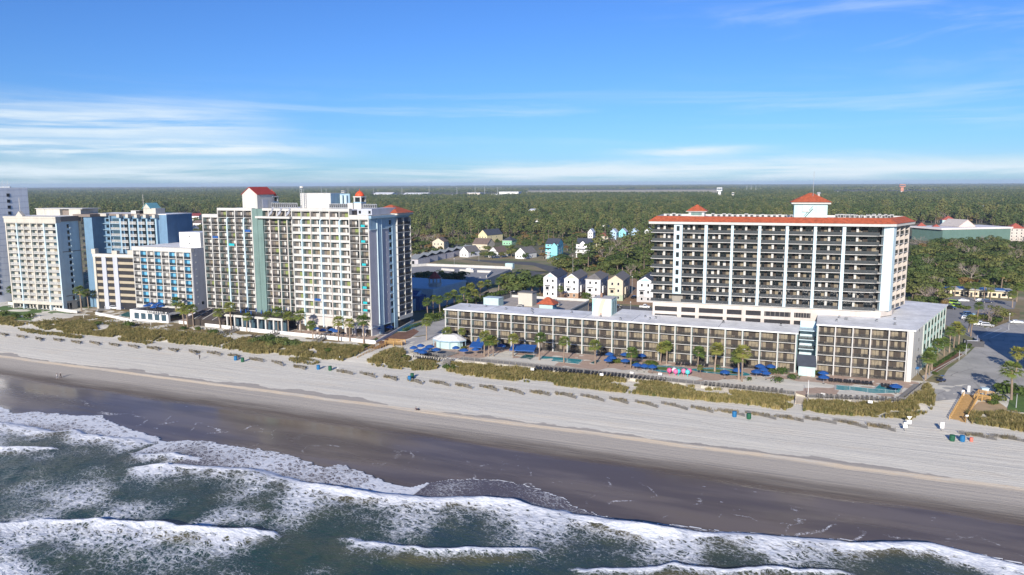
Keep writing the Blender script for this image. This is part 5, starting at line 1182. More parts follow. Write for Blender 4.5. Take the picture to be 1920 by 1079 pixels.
# ---- houses
def house(label, pxl, pxr, py, h, depth, wall, roofm, kind='gable', rz=R(4), lower=None, rh=2.6, axis='y', win='two', group=None, name='house', trim=None, stilt=0):
    A, B = G(pxl, py), G(pxr, py); wd = math.hypot(B[0] - A[0], B[1] - A[1]); ang = math.atan2(B[1] - A[1], B[0] - A[0]) if rz is None else rz
    if rz is not None: wd = (B[0] - A[0]) * math.cos(rz) + (B[1] - A[1]) * math.sin(rz); wd = max(3, wd)
    t = thing(name, label, 'house', (A[0], A[1], 3), ang, group); b = MB(); trim = trim or WHITEP
    b.box(0, wd, 0, depth, stilt, h, wall)
    if lower: b.box(-.03, wd + .03, -.03, depth + .03, 0, min(2.8, h * .33), lower)
    if stilt:
        for x in np.linspace(.3, wd - .3, 4): b.box(x - .15, x + .15, .2, .5, 0, stilt, trim)
        b.box(.5, wd - .5, 2.5, depth - .2, 0, stilt, wall)
    b.build('wall', t); b = MB()
    if kind == 'gable': b.gable(0, wd, 0, depth, h, h + rh, .35, roofm, wall, axis)
    elif kind == 'hip': b.hip(0, wd, 0, depth, h, h + rh, .5, roofm); b.box(-.4, wd + .4, -.4, depth + .4, h - .2, h - .003, trim)
    b.build('roof', t)
    m = MB(); m.box(-.45, .45, -.06, .05, -.65, .65, GLASS); m.box(-.55, .55, -.1, -.06, .65, .77, trim); m.box(-.55, .55, -.1, -.06, -.77, -.65, trim); m.box(-.55, -.45, -.1, -.06, -.65, .65, trim); m.box(.45, .55, -.1, -.06, -.65, .65, trim); me = m.mesh('window')
    nf = max(1, int((h - stilt) / 2.7))
    for f in range(nf):
        z = stilt + 1.6 + f * (h - stilt) / nf
        for x in ([wd * .3, wd * .7] if wd < 9 else [wd * .2, wd * .5, wd * .8]): link(bpy.data.objects.new('window', me), t, (x, 0, z))
        for y in (depth * .25, depth * .6): link(bpy.data.objects.new('window', me), t, (wd, y, z), R(90))
    return t, wd
STONE = M('tan_brick', (.36, .24, .16), .85, .2, 1); SAGE = M('sage_siding', (.34, .40, .28), .8, .1, .6); GSID = M('grey_siding', (.42, .42, .43), .8, .1, .6); BEIGES = M('beige_siding', (.55, .49, .38), .8, .1, .6); WSID = M('white_siding', (.74, .75, .76), .75, .06, .6); BLUES = M('light_blue_siding', (.36, .50, .64), .8, .1, .6)
five = [('white with a navy roof, leftmost of the row', 1019, 1046, 556.5, WSID, ROOFB, WSID, 'gable'), ('pale grey with tan brick ground floor', 1058, 1086, 559.5, WSID, ROOFG, STONE, 'gable'), ('white with grey hipped roof', 1098, 1127, 561, WSID, ROOFG, GSID, 'hip'), ('beige with sage green ground floor', 1139, 1169, 563.5, BEIGES, ROOFG, SAGE, 'gable'), ('white with grey brick ground floor, beside the wide tower', 1194, 1225, 566.5, WSID, ROOFB, GSID, 'gable')]
for lab, a, c_, py, wl_, rf, lo, kd in five:
    t, wd = house('narrow three storey house, ' + lab, a, c_, py, 10.0, 21, wl_, rf, kd, R(5), lo, 2.5, 'y', 'two', 'narrow three storey houses')
    b = MB(); b.box(wd * .1, wd * .5, -.9, -.05, 5.9, 6.05, DARK); b.box(wd * .14, wd * .46, -.5, -.05, 3.0, 5.6, GSID if rf is ROOFB else wl_); b.box(wd * .2, wd * .4, -.56, -.5, 3.9, 5.3, GLASS); b.box(wd * .1, wd * .5, -.5, -.05, 2.85, 3.0, WHITEP); b.build('bay_window', t)
    b = MB(); b.box(wd + .36, wd + .9, 3, 6, 3, 6.4, wl_); b.build('side_bay', t)
    if kd == 'gable': b = MB(); b.face([(wd * .14, -.03, 10.2), (wd * .86, -.03, 10.2), (wd * .5, -.03, 11.9)], BLUES if rf is ROOFB else BEIGES); b.build('gable_trim', t)
AQS = M('turquoise_siding', (.22, .62, .68), .75, .08, .6)
t, wd = house('bright turquoise stilt house with front stairs and navy roof', 1023, 1048, 486, 11.5, 16, AQS, ROOFB, 'gable', R(5), None, 3.6, 'x', stilt=3)
b = MB(); b.box(wd * .5, wd, -2.5, -.02, 3, 10, AQS); b.gable(wd * .5, wd, -2.5, 3, 10, 12.6, .25, ROOFB, AQS, 'y'); b.build('front_gable', t); b = MB(); b.box(0, wd * .48, -2.6, -.05, 5.6, 5.8, WHITEP); b.box(0, wd * .48, -2.4, -.05, 8.4, 8.6, ROOFB); b.build('porch', t)
b = MB()
for i in range(10): b.box(wd * .2, wd * .42, -2.7 - i * .35, -2.4 - i * .35, 5.2 - i * .5, 5.4 - i * .5, WHITEP)
b.build('front_stairs', t)
t, wd = house('white two storey house with grey roof and long front balconies', 1080, 1108, 483, 10.5, 14, WSID, ROOFB, 'gable', R(5), None, 4.0, 'x')
b = MB(); b.box(-.2, wd + .2, -2.2, -.05, 6.8, 7.0, ROOFB); b.box(0, wd, -2.0, -.05, 3.6, 3.75, WHITEP); b.box(0, wd, -2.0, -1.9, 3.75, 4.7, WRAIL); b.gable(wd * .25, wd * .72, -.6, 3, 10.4, 12.9, .25, ROOFB, WSID, 'y'); b.build('balcony', t)
house('cream house with a brown hipped roof among the trees', 1117, 1141, 463, 9.5, 15, BEIGES, M('rust_brown_roof', (.20, .085, .05), .9, .2, .6), 'hip', R(5), None, 3.4)
house('low cream house with grey gable left of the turquoise house', 966, 992, 485, 4.2, 17, WSID, ROOFG, 'gable', R(-8), None, 4.2)
house('low white house with brown gable in the middle of the row', 916, 940, 483, 4.2, 15, WSID, ROOFBR, 'gable', R(-8), None, 4.0)
house('low grey gabled house beside the townhouse row', 862, 884, 482, 4.2, 16, WSID, ROOFG, 'gable', R(-8), None, 4.0)
house('long brown roofed house behind the grey gabled house', 886, 920, 468, 5.0, 14, BEIGES, ROOFBR, 'gable', R(-3), None, 4.5, 'x')
YEL = M('pale_yellow_siding', (.66, .58, .34), .8, .08, .6)
house('pale yellow two storey house with a big navy roof', 897, 921, 455, 7.5, 26, YEL, ROOFB, 'gable', R(-12), None, 5.0)
house('small green house with a grey blue roof', 942, 962, 460, 4.5, 12, M('mint_siding', (.24, .46, .30), .8, .1, .6), ROOFB, 'hip', R(0), None, 3)
house('cream two storey house beside a bare tree', 811, 834, 469, 7.2, 12, BEIGES, ROOFBR, 'gable', R(8), None, 3.2)
for i, (a, c_, y, m) in enumerate(((1102, 1112, 452, WSID), (1143, 1156, 452, BLUES), (1160, 1174, 451, AQS), (1178, 1196, 451, BLUES), (1208, 1222, 450, WSID), (1002, 1016, 430, WSID), (1128, 1140, 440, WSID))):
    house('%s house glimpsed between the trees, %s from the left' % (('white', 'pale blue', 'turquoise', 'blue', 'white', 'white', 'white')[i], nth([1, 4, 5, 6, 7, 0, 2][i] if i < 4 else [0, 0, 0, 0, 6, 0, 3][i])), a, c_, y, 8.5, 12, m, M('pale_metal_roof', (.55, .57, .60), .5, .1, .6), 'gable', R(5), None, 3.4, group='pale houses among the woods')
for i, (a, c_, y, rf, m) in enumerate(((318, 340, 436, ROOFBR, BEIGES), (345, 362, 434, ROOFG, WSID), (322, 352, 426, ROOFG, BEIGES), (362, 378, 424, ROOFBR, WSID))):
    house('low %s roofed house between the left hotels, %s from the left' % ('brown' if rf is ROOFBR else 'grey', nth(i)), a, c_, y, 4, 14, m, rf, 'gable', R(-5 + 6 * i), None, 3.6, 'x', group='low houses between the left hotels')
house('long white building with a dark red roof between the left hotels', 338, 380, 413, 7, 18, WSID, M('wine_red_roof', (.22, .045, .04), .8, .15, .6), 'gable', R(5), None, 4, 'x')
# townhouse row
TH = [(768, 496), (784, 492), (800, 488.5), (816, 485.5), (832, 482), (848, 479), (864, 476)]
for i, (x, y) in enumerate(TH):
    p = G(x, y); t = thing('townhouse', 'grey roofed townhouse, %s from the left in the stepped row' % nth(i), 'townhouse', (*p[:2], 3), R(-3), 'stepped row of grey townhouses')
    b = MB(); b.box(.35, 7.2, .2, 16, 0, 4.2, LAVG); b.box(2, 4, .1, .2, .3, 2.6, GLASS); b.build('wall', t); b = MB(); b.face([(.3, -.8, 4.0), (7.3, -.8, 4.0), (7.3, 8, 6.6), (.3, 8, 6.6)], ROOFM); b.face([(.3, 8, 6.6), (7.3, 8, 6.6), (7.3, 16.5, 4.0), (.3, 16.5, 4.0)], ROOFM); b.face([(.3, -.8, 4.0), (.3, 16.5, 4.0), (7.3, 16.5, 4.0), (7.3, -.8, 4.0)], ROOFM); b.build('roof', t)
    b = MB(); b.prism([(0, -1), (.3, -1), (.3, 16.6), (0, 16.6)], 0, 4.4, WHITE); b.face([(0, -1, 4.4), (.3, -1, 4.4), (.3, 8, 7.1), (0, 8, 7.1)], WHITE); b.face([(.3, -1, 4.4), (.3, 8, 4.4), (.3, 8, 7.1)], WHITE); b.face([(0, -1, 4.4), (0, 8, 7.1), (0, 8, 4.4)], WHITE); b.build('party_wall', t)
# green warehouse, motel and others on the right
GRN = M('slate_green_wall', (.11, .19, .165), .8, .1, .2); WH_ = G(1766, 455); wl2 = G(1896, 452)
t = thing('warehouse', 'long green walled hall with a pink gable on its white roof', 'hall', (*WH_[:2], 3), math.atan2(wl2[1] - WH_[1], wl2[0] - WH_[0])); Lw = math.hypot(wl2[0] - WH_[0], wl2[1] - WH_[1])
b = MB(); b.box(0, Lw, 0, 40, 0, 12, GRN); b.build('wall', t); b = MB(); b.box(-2, Lw + .5, -.6, 41, 12, 13.6, M('white_metal_roof', (.72, .68, .67), .6, .08, .3)); b.build('roof', t)
b = MB(); b.box(Lw * .34, Lw * .58, 10, 34, 13.6, 14.2, PINKW); b.gable(Lw * .34, Lw * .58, 10, 34, 14.2, 20.5, .4, PINKW, M('pink_stucco', (.72, .52, .48), .8, .06, .2), 'y'); b.build('pink_gable', t)
PK = M('pink_stucco')
for i, (a, c_, y, h, m) in enumerate(((1716, 1738, 450, 12, AQUA), (1742, 1768, 452, 11, PINKW), (1766, 1790, 428, 10, AQUA), (1890, 1918, 452, 12, PINKW))):
    house('%s house with a red roof %s' % (('aqua', 'pink', 'small aqua', 'white')[i], ('left of the green hall behind trees', 'at the left end of the green hall', 'behind the white hall roof', 'at the right end of the green hall')[i]), a, c_, y, h, 16, m, M('brick_red_roof', (.36, .09, .06), .8, .15, .6), 'hip', R(3), None, 5)
A, B = G(1726, 552), G(1898, 560); ang = math.atan2(B[1] - A[1], B[0] - A[0]); Lm = math.hypot(B[0] - A[0], B[1] - A[1])
t = thing('motel', 'low cream motel with a blue patched roof behind palms', 'motel', (*A[:2], 3), ang); b = MB(); b.box(0, Lm, 0, 9, 0, 3.4, M('cream_siding', (.62, .54, .40), .8, .1, .5))
b.build('wall', t); b = MB(); b.box(-.5, Lm + .5, -1.6, 9.6, 3.4, 3.75, WHITE); 
for i in range(5): x = 1 + i * Lm / 5; b.box(x, x + Lm / 9, -.6, 8.6, 3.75, 3.85, M('blue_tarp_roof', (.06, .17, .38), .6, .15, .4))
b.build('roof', t); dm_ = MB(); dm_.box(0, 1, -.08, .05, 0, 2.1, DARK); wm2 = MB(); wm2.box(0, 1.6, -.08, .05, .8, 2.2, GLASS)
for i in range(9): x = 2 + i * (Lm - 4) / 9; link(bpy.data.objects.new('door', dm_.mesh('door')), t, (x, 0, 0)); link(bpy.data.objects.new('window', wm2.mesh('window')), t, (x + 1.5, 0, 0))
# far buildings in the forest
def far_hall(label, pxl, pxr, pyb, h, m, roof, gab=True, name='hangar'):
    A, B = G(pxl, pyb), G(pxr, pyb); Lf = math.hypot(B[0] - A[0], B[1] - A[1]); t = thing(name, label, 'hall', (*A[:2], 3), math.atan2(B[1] - A[1], B[0] - A[0])); b = MB(); b.box(0, Lf, 0, 60, 0, h, m); b.build('wall', t); b = MB()
    if gab: b.gable(0, Lf, 0, 60, h, h + 7, 1, roof, m, 'x')
    else: b.box(-1, Lf + 1, -1, 61, h, h + 1.5, roof)
    b.build('roof', t)
FW = M('far_white_metal', (.72, .73, .74), .7, .05, .02)
for i, (a, c_, y, h, m, g_) in enumerate(((700, 734, 371, 15, FW, True), (756, 800, 372, 15, FW, True), (715, 750, 375, 10, FW, False), (845, 880, 370, 9, FW, False), (876, 900, 368, 14, PINKW, False), (918, 945, 370, 12, FW, False), (936, 972, 369, 20, FW, False), (600, 640, 372, 10, CREAM, False), (1560, 1600, 364, 10, FW, False), (1650, 1700, 365, 12, FW, False), (1720, 1760, 364, 10, FW, False), (1860, 1872, 402, 12, FW, False), (992, 1010, 412, 14, M('far_yellow_roof', (.6, .5, .15), .8, .1, .02), False))):
    far_hall('%s far hall in the forest, %s from the left' % ('gabled white' if g_ else ('pinkish' if m is PINKW else 'flat pale'), nth(sorted([700, 756, 715, 845, 876, 918, 936, 600, 1560, 1650, 1720, 1860, 992]).index(a))), a, c_, y, h, m, FW, g_)
def ctower(label, px, pyb, h, w_, m, name='control_tower'):
    p = G(px, pyb); t = thing(name, label, 'tower', (*p[:2], 3)); b = MB(); b.box(-w_ / 2, w_ / 2, -w_ / 2, w_ / 2, 0, h * .7, m); b.build('shaft', t); b = MB(); b.prism([(-w_, -w_), (w_, -w_), (w_, w_), (-w_, w_)], h * .7, h, m); b.box(-w_ * .9, w_ * .9, -w_ * 1.02, w_ * 1.02, h * .8, h * .92, GLASSB); b.build('cabin', t)
ctower('white control tower standing above the far trees', 1349, 373, 40, 9, FW); ctower('brick red block tower far off on the right', 1691, 362, 45, 14, M('far_brick', (.5, .22, .14), .8, .1, .02), 'block_tower'); ctower('small tan tower rising from the forest edge', 1374, 378, 28, 3.5, CREAM, 'lookout_tower'); ctower('beige stair tower beside the far hangars', 645, 372, 32, 8, CREAM, 'block_tower')
pm = MB(); pm.tube([(0, 0, 0), (0, 0, 1)], [.9, .5], 5, METALG); pmm = pm.mesh('light_mast')
for i, (px, yt, yb) in enumerate(((603, 352, 372), (612, 354, 372), (653, 353, 372), (701, 354, 372), (754, 352, 372), (805, 350, 372), (857, 351, 372), (891, 351, 370), (909, 348, 370), (933, 351, 370), (1014, 353, 366), (1098, 353, 364), (1400, 349, 363), (1408, 349, 363), (1417, 350, 363))):
    p = G(px, yb); o = link(bpy.data.objects.new('light_mast', pmm), None, p); d_ = math.hypot(p[0], p[1]); o.scale = (1.2, 1.2, (yb - yt) * d_ / F); tag(o, 'thin far floodlight mast, %s from the left on the skyline' % nth(i), 'mast', 'far floodlight masts')
# ================================================================== plants
def unit(r):
    z = r.uniform(-1, 1); a = r.uniform(0, 6.283); q = math.sqrt(1 - z * z); return (q * math.cos(a), q * math.sin(a), z)
def leafcard(mb, p, n, s, mat, r):
    n = Vector(n).normalized(); u = n.orthogonal().normalized(); u.rotate(Matrix.Rotation(r.uniform(0, 6.28), 3, n)); v = n.cross(u); p = Vector(p); k = s * .5
    a = r.uniform(.6, 1.2)
    mb.face([p - u * k * a, p - v * k * .7 + u * k * .2, p + u * k * a + n * k * .2, p + v * k * .7], mat)
def lobes(mb, L, per, s, mat, r, up=.25, inner=.25):
    for (x, y, z, rx, rz_) in L:
        for _ in range(per):
            d = unit(r)
            if d[2] < -.55: d = (d[0], d[1], -d[2])
            f = 1 - inner * r.random() ** 1.5
            p = (x + d[0] * rx * f, y + d[1] * rx * f, z + d[2] * rz_ * f)
            j = unit(r); leafcard(mb, p, (d[0] + .65 * j[0], d[1] + .65 * j[1], d[2] + up + .65 * j[2]), s * r.uniform(.7, 1.35), mat, r)
def oak_parts(seed, R_=4.6, H=9.0, mat=OAKL, per=70, s=.95, nl=11):
    r = random.Random(seed); L = []
    for i in range(nl):
        a = r.uniform(0, 6.28); q = R_ * .72 * math.sqrt(r.random()); rr = R_ * r.uniform(.28, .48)
        L.append((q * math.cos(a), q * math.sin(a), H * r.uniform(.48, .80) - q * .18, rr, rr * r.uniform(.6, .9)))
    c = MB(); lobes(c, L, per, s, mat, r)
    t = MB(); t.tube([(0, 0, 0), (.1, .05, H * .25), (0, .1, H * .5)], [.38, .28, .18], 6, BARK)
    for l in L[:6]: t.tube([(0, .05, H * .3), (l[0] * .5, l[1] * .5, H * .3 + (l[2] - H * .3) * .6), (l[0], l[1], l[2])], [.2, .12, .05], 4, BARK)
    return t, c
def pine_parts(seed, H=17., R_=3.4, per=48, s=.95, mat=PINEL):
    r = random.Random(seed); L = []; lx, ly = r.uniform(-.8, .8), r.uniform(-.8, .8)
    for i in range(11):
        f = i / 10; z = H * (.46 + .48 * f); w_ = R_ * (1 - .5 * f) * r.uniform(.7, 1.1); a = i * 2.4 + r.uniform(-.5, .5); rr = R_ * r.uniform(.40, .58) * (1 - .3 * f)
        L.append((lx * f + w_ * .7 * math.cos(a), ly * f + w_ * .75 * math.sin(a), z, rr, rr * .62))
    c = MB(); lobes(c, L, per, s, mat, r, .4)
    t = MB(); t.tube([(0, 0, 0), (lx * .4, ly * .4, H * .5), (lx, ly, H * .96)], [.27, .2, .05], 6, BARK)
    for l in L[:8]: t.rod((lx * .5, ly * .5, l[2] - .8), (l[0], l[1], l[2]), .06, BARK)
    return t, c
def bare_parts(seed, H=10.):
    r = random.Random(seed); t = MB(); c = MB(); t.tube([(0, 0, 0), (.1, 0, H * .3), (0, .2, H * .5)], [.3, .22, .15], 5, BAREB)
    def br(p, d, ln, w_, k):
        q = p + d * ln; c.tube([p, p + d * ln * .5 + Vector(unit(r)) * ln * .08, q], [w_, w_ * .75, w_ * .5], 3, BAREB, False)
        if k:
            for _ in range(3): n = (d + Vector(unit(r)) * .75 + Vector((0, 0, .25))).normalized(); br(q, n, ln * r.uniform(.55, .8), w_ * .6, k - 1)
    for i in range(6): a = i * 1.05 + r.uniform(-.3, .3); br(Vector((0, .1, H * r.uniform(.28, .5))), Vector((math.cos(a), math.sin(a), r.uniform(.5, 1.2))).normalized(), H * .24, .13, 3)
    return t, c
def bush_mb(seed, R_=1.5, H=1.4, mat=BUSHL, per=55, s=.42, nl=7, round_=False):
    r = random.Random(seed); L = [(0, 0, H * .5, R_, H * .55)] if round_ else []
    for i in range(nl): a = r.uniform(0, 6.28); q = R_ * .6 * math.sqrt(r.random()); L.append((q * math.cos(a), q * math.sin(a), H * r.uniform(.35, .6), R_ * r.uniform(.4, .55), H * .42))
    c = MB(); lobes(c, L, per, s, mat, r); c.tube([(0, 0, -.1), (0, 0, H * .5)], [.12, .06], 5, BARK); return c
def palm_parts(seed, H=6.5):
    r = random.Random(seed); t = MB(); bx, by = r.uniform(-.5, .5), r.uniform(-.5, .5)
    pts = [(bx * f * f, by * f * f, H * f) for f in (-.03, .25, .5, .75, 1)]; t.tube(pts, [.25, .19, .18, .2, .26], 7, PTRUNK); T = Vector(pts[-1])
    c = MB()
    for i in range(34):
        a = i * 2.399 + r.uniform(-.2, .2); e = 1.25 - 1.75 * (i / 33) ** 1.1 + r.uniform(-.12, .12); d = Vector((math.cos(a) * math.cos(e), math.sin(a) * math.cos(e), math.sin(e)))
        st = r.uniform(.85, 1.2); q = T + d * st; c.rod(T, q, .022, PALML, 3)
        s = Vector((-math.sin(a), math.cos(a), 0)); up = s.cross(d)
        for j in range(9):
            b = (j - 4) / 4 * 1.15; ld = (d * math.cos(b) + s * math.sin(b)).normalized(); ln = r.uniform(1.05, 1.4) * (1 - .12 * abs(b)); w_ = ld.cross(up).normalized() * .105
            m = q + ld * ln * .55 + up * (.10 - .02); tip = q + ld * ln + Vector((0, 0, -.38)) + up * .05
            c.face([q, m - w_, tip, m + w_], PALML)
    for i in range(14):
        a = i * 1.9; d = Vector((math.cos(a) * .55, math.sin(a) * .55, -.85)).normalized(); p = T + Vector((0, 0, -.1)); q = p + d * r.uniform(.8, 1.25); s = Vector((-math.sin(a), math.cos(a), 0)) * .22; c.face([p, q - s, q + d * .25, q + s], SKIRT)
    return t, c
def parts2(name, t, c): return t.mesh('trunk'), c.mesh('crown')
OAKS = [oak_parts(10 + i, 4.6 + .5 * (i % 3), 8.5 + i % 4) for i in range(5)]
PINES = [pine_parts(30 + i, 15 + 1.3 * i, 3.2 + .25 * i) for i in range(5)]
BARES = [bare_parts(50 + i, 10 + i) for i in range(3)]
RUSTS = [oak_parts(60, 4, 8, RUSTL, 55), oak_parts(61, 3.6, 9, RUSTL, 45)]
PALMS = [palm_parts(70 + i, 4.5 + .5 * i) for i in range(5)]
PROT = {'oak': OAKS, 'pine': PINES, 'bare': BARES, 'rust': RUSTS}
WORD = {'oak': ('bushy evergreen tree', 'tree'), 'pine': ('tall pine tree', 'tree'), 'bare': ('bare leafless tree', 'tree'), 'rust': ('rusty brown leaved tree', 'tree')}
tree_list = []
def tree(kind, px, py, s=1., z=3., P=None):
    tree_list.append((kind, P or G(px, py, z), s, px, None))
def grow(name, cat, proto, P, s, label, group, i):
    t = thing(name, label, cat, P, rng.uniform(0, 6.28), group); t.scale = (s * (1.2 if 'palm' in name else 1),) * 3
    tm, cm = proto; link(bpy.data.objects.new('trunk', tm.mesh('trunk')), t); link(bpy.data.objects.new('crown', cm.mesh('crown')), t); return t
def region(where, poly, n, mix, smin, smax, group, seed, gap=4.):
    """trees standing in a patch of ground given by its outline"""
    r = random.Random(seed); W = [G(a, c)[:2] for a, c in poly]; x0, x1 = min(p[0] for p in W), max(p[0] for p in W); y0, y1 = min(p[1] for p in W), max(p[1] for p in W); got = []
    for _ in range(n * 60):
        if len(got) >= n: break
        x, y = r.uniform(x0, x1), r.uniform(y0, y1)
        if not inpoly(x, y, W): continue
        if any((x - q[0]) ** 2 + (y - q[1]) ** 2 < gap * gap for q in got): continue
        got.append((x, y))
    got.sort(key=lambda q: proj(q[0], q[1], 3)[0]); cnt = {}
    ks = [r.choice(mix) for _ in got]
    med = sorted(q[1] for q in got)[len(got) // 2]; split = len(got) > 45
    for q, kd in zip(got, ks):
        hf = (', inland side' if q[1] > med else ', seaward side') if split else ''; i = cnt.get((kd, hf), 0); cnt[(kd, hf)] = i + 1; s = r.uniform(smin, smax) * 1.22
        pr = PROT[kd]; lab = '%s %s from the left %s%s' % (nth(i), WORD[kd][0], where, hf)
        grow({'oak': 'broadleaf_tree', 'pine': 'pine_tree', 'bare': 'bare_tree', 'rust': 'broadleaf_tree'}[kd], 'tree', pr[r.randrange(len(pr))], (q[0], q[1], 2.9), s, lab, group + ' ' + kd, i).scale = (s * 1.08, s * 1.08, s * (.78 if kd in ('oak', 'rust') else 1.))
region('behind the narrow houses', [(1112, 484), (1135, 462), (1226, 448), (1226, 535), (1200, 528), (1120, 510), (1045, 512), (1052, 500), (1085, 492)], 124, ['oak'] * 8 + ['rust', 'bare', 'pine'], .75, 1.15, 'trees behind the narrow houses', 1, 4.3)
region('at the wood edge behind the tall hotel', [(766, 478), (766, 440), (850, 440), (852, 462), (806, 472)], 34, ['bare', 'bare', 'oak', 'oak', 'rust'], .8, 1.2, 'trees behind the tall hotel', 2, 6)
region('along the pine wood edge', [(840, 460), (890, 452), (925, 448), (945, 452), (1000, 458), (1015, 462), (1100, 450), (1228, 444), (1228, 430), (960, 434), (840, 446)], 80, ['pine'] * 6 + ['oak', 'bare', 'rust'], .75, 1.0, 'trees along the pine wood edge', 3, 5.5)
region('between the small houses', [(852, 470), (1000, 466), (1075, 470), (1078, 492), (1000, 489), (880, 487)], 26, ['oak', 'oak', 'rust', 'oak'], .5, .75, 'trees between the small houses', 4, 6)
region('in the shade by the water park', [(772, 560), (772, 528), (850, 530), (885, 545), (880, 560), (835, 566)], 16, ['oak'], .7, 1., 'trees in the hotel shadow', 5, 4.5)
region('in the dark clump beside the side street', [(950, 545), (990, 546), (1020, 552), (1010, 560), (960, 556)], 6, ['oak'], 1.0, 1.35, 'dark oaks by the side street', 6, 5)
region('between the left hotels', [(305, 470), (305, 436), (378, 440), (378, 470)], 18, ['oak', 'oak', 'oak', 'rust'], .7, 1., 'trees between the left hotels', 7, 5.5)
region('by the long red roofed building', [(300, 424), (318, 414), (380, 419), (380, 428), (330, 424)], 12, ['oak'], .8, 1.1, 'trees by the red roofed building', 8, 6)
region('beside the wide tower', [(1712, 470), (1760, 462), (1925, 466), (1930, 545), (1800, 542), (1716, 552)], 150, ['oak'] * 10 + ['bare', 'rust'], .75, 1.1, 'trees in the right thicket', 9, 4.6)
region('around the green hall', [(1718, 462), (1760, 455), (1770, 462), (1840, 458), (1925, 460), (1925, 466), (1720, 468)], 9, ['oak'], .7, 1., 'trees around the green hall', 10, 7)
region('at the foot of the wide tower', [(1702, 545), (1706, 500), (1738, 490), (1742, 560), (1706, 566)], 22, ['oak'] * 6 + ['bare'], .75, 1.1, 'trees close beside the wide tower', 13, 4.4)
region('beside the corner car park', [(1716, 580), (1740, 560), (1765, 566), (1775, 574), (1740, 582)], 6, ['oak', 'bare'], .6, .8, 'trees beside the corner car park', 11, 4)
region('on the verge by the cross street', [(1848, 604), (1868, 594), (1890, 592), (1888, 604), (1860, 612)], 4, ['oak', 'bare'], .55, .75, 'trees on the street verge', 12, 4)
def undergrowth(label, polys, dens):
    P_ = []
    for poly in polys:
        W = [G(a, c)[:2] for a, c in poly]; x0, x1 = min(p[0] for p in W), max(p[0] for p in W); y0, y1 = min(p[1] for p in W), max(p[1] for p in W)
        for _ in range(int((x1 - x0) * (y1 - y0) * dens)):
            x, y = nrng.uniform(x0, x1), nrng.uniform(y0, y1)
            if inpoly(x, y, W) and vnoise(np.array([x]), np.array([y]), .05, 77)[0] > -.45: P_.append((x, y, 2.95))
    return scatter('undergrowth', P_, [bush_mb(160 + i, 2.4, 2.6, m, 26, .8, 6) for i, m in enumerate((OAKL, OAKL, BUSHL, PINEL, RUSTL))], label, nrng.uniform(.5, 1.35, len(P_)), idx=nrng.choice([0, 0, 1, 1, 2, 3, 3, 4], len(P_)))
undergrowth('low scrub filling the ground between the trees', [[(1045, 512), (1052, 500), (1085, 490), (1112, 484), (1135, 462), (1226, 448), (1226, 535), (1200, 528), (1120, 512)], [(1712, 470), (1760, 462), (1925, 466), (1930, 548), (1800, 546), (1716, 556)], [(766, 478), (766, 440), (850, 440), (852, 466), (806, 474)], [(840, 462), (890, 455), (1000, 462), (1110, 455), (1228, 450), (1228, 432), (960, 434), (840, 446)], [(1700, 575), (1700, 540), (1726, 548), (1760, 562), (1775, 572), (1740, 584)], [(300, 470), (300, 420), (380, 424), (380, 470)]], .045)
# ---- far forest: one mass
def ymax(px): return 440 if px < -60 else 416 if px < 405 else 470 if px < 762 else 450 if px < 850 else 442 if px < 1228 else 520 if px < 1690 else 420 if px < 1860 else 432 if px < 1960 else 540
CLEAR = [[(985, 357), (1352, 355), (1352, 367), (985, 368)], [(692, 363), (985, 363), (985, 372), (692, 373)], [(1555, 358), (1765, 358), (1765, 366), (1555, 366)], [(594, 366), (648, 366), (648, 374), (594, 374)], [(1855, 394), (1880, 394), (1880, 405), (1855, 405)], [(330, 404), (382, 404), (382, 418), (330, 418)], [(986, 404), (1015, 404), (1015, 416), (986, 416)], [(1340, 364), (1358, 364), (1358, 377), (1340, 377)], [(1762, 415), (1795, 415), (1795, 431), (1762, 431)]]
def fpoints(d0, d1, step):
    pts = []; d = d0
    while d < d1:
        s = step(d); a = -46.0; da = math.degrees(s / d)
        while a < 46:
            aa = R(a + nrng.uniform(-.5, .5) * da); dd = d + nrng.uniform(-.5, .5) * s; a += da
            X = dd * math.sin(aa) * math.cos(YAW) - dd * math.cos(aa) * math.sin(YAW); Y = dd * math.sin(aa) * math.sin(YAW) + dd * math.cos(aa) * math.cos(YAW)
            px, py = proj(X, Y, 3)
            if px < -520 or px > 2440 or py > ymax(px): continue
            if any(inpoly(px, py, c) for c in CLEAR): continue
            pts.append((X, Y, 2.8))
        d += s
    return pts
def merged(t, c): b = MB(); b.add(t); b.add(c); return b
near = fpoints(420, 1700, lambda d: 7.6 + d / 700)
NK_ = [merged(*pine_parts(130 + i, 12.5 + 1.2 * i, 4.3, 34, 1.3)) for i in range(6)] + [merged(*oak_parts(140 + i, 5.0, 10, OAKL, 36, 1.45, 10)) for i in range(4)] + [merged(*RUSTS[0]), merged(*bare_parts(150, 11))]
zone = [vnoise(np.array([p[0]]), np.array([p[1]]), .006, 81)[0] for p in near]
ix = [(nrng.choice([10, 11]) if nrng.random() < (.15 if z > .1 else .035) else (nrng.integers(0, 6) if nrng.random() < .62 + .4 * z else nrng.integers(6, 10))) for z in zone]
scatter('forest', near, NK_, 'dense pine and oak forest behind the houses', nrng.uniform(.62, 1.38, len(near)) * np.array([.95 + .25 * z for z in zone]), idx=ix)
def clump(seed, hk=1.0):
    r = random.Random(seed); b = MB()
    for i in range(16):
        x, y = r.uniform(-16, 16), r.uniform(-16, 16); h = r.uniform(8, 17) * hk; rr = r.uniform(2.6, 4.6); m = r.choice([PINEL, PINEL, OAKL])
        lobes(b, [(x, y, h, rr, rr * .75 * hk), (x + r.uniform(-2, 2), y + r.uniform(-2, 2), h - 3 * hk, rr * 1.1, rr * hk)], 13, 2.6, m, r, .3)
    return b
CL = [clump(200 + i) for i in range(6)]
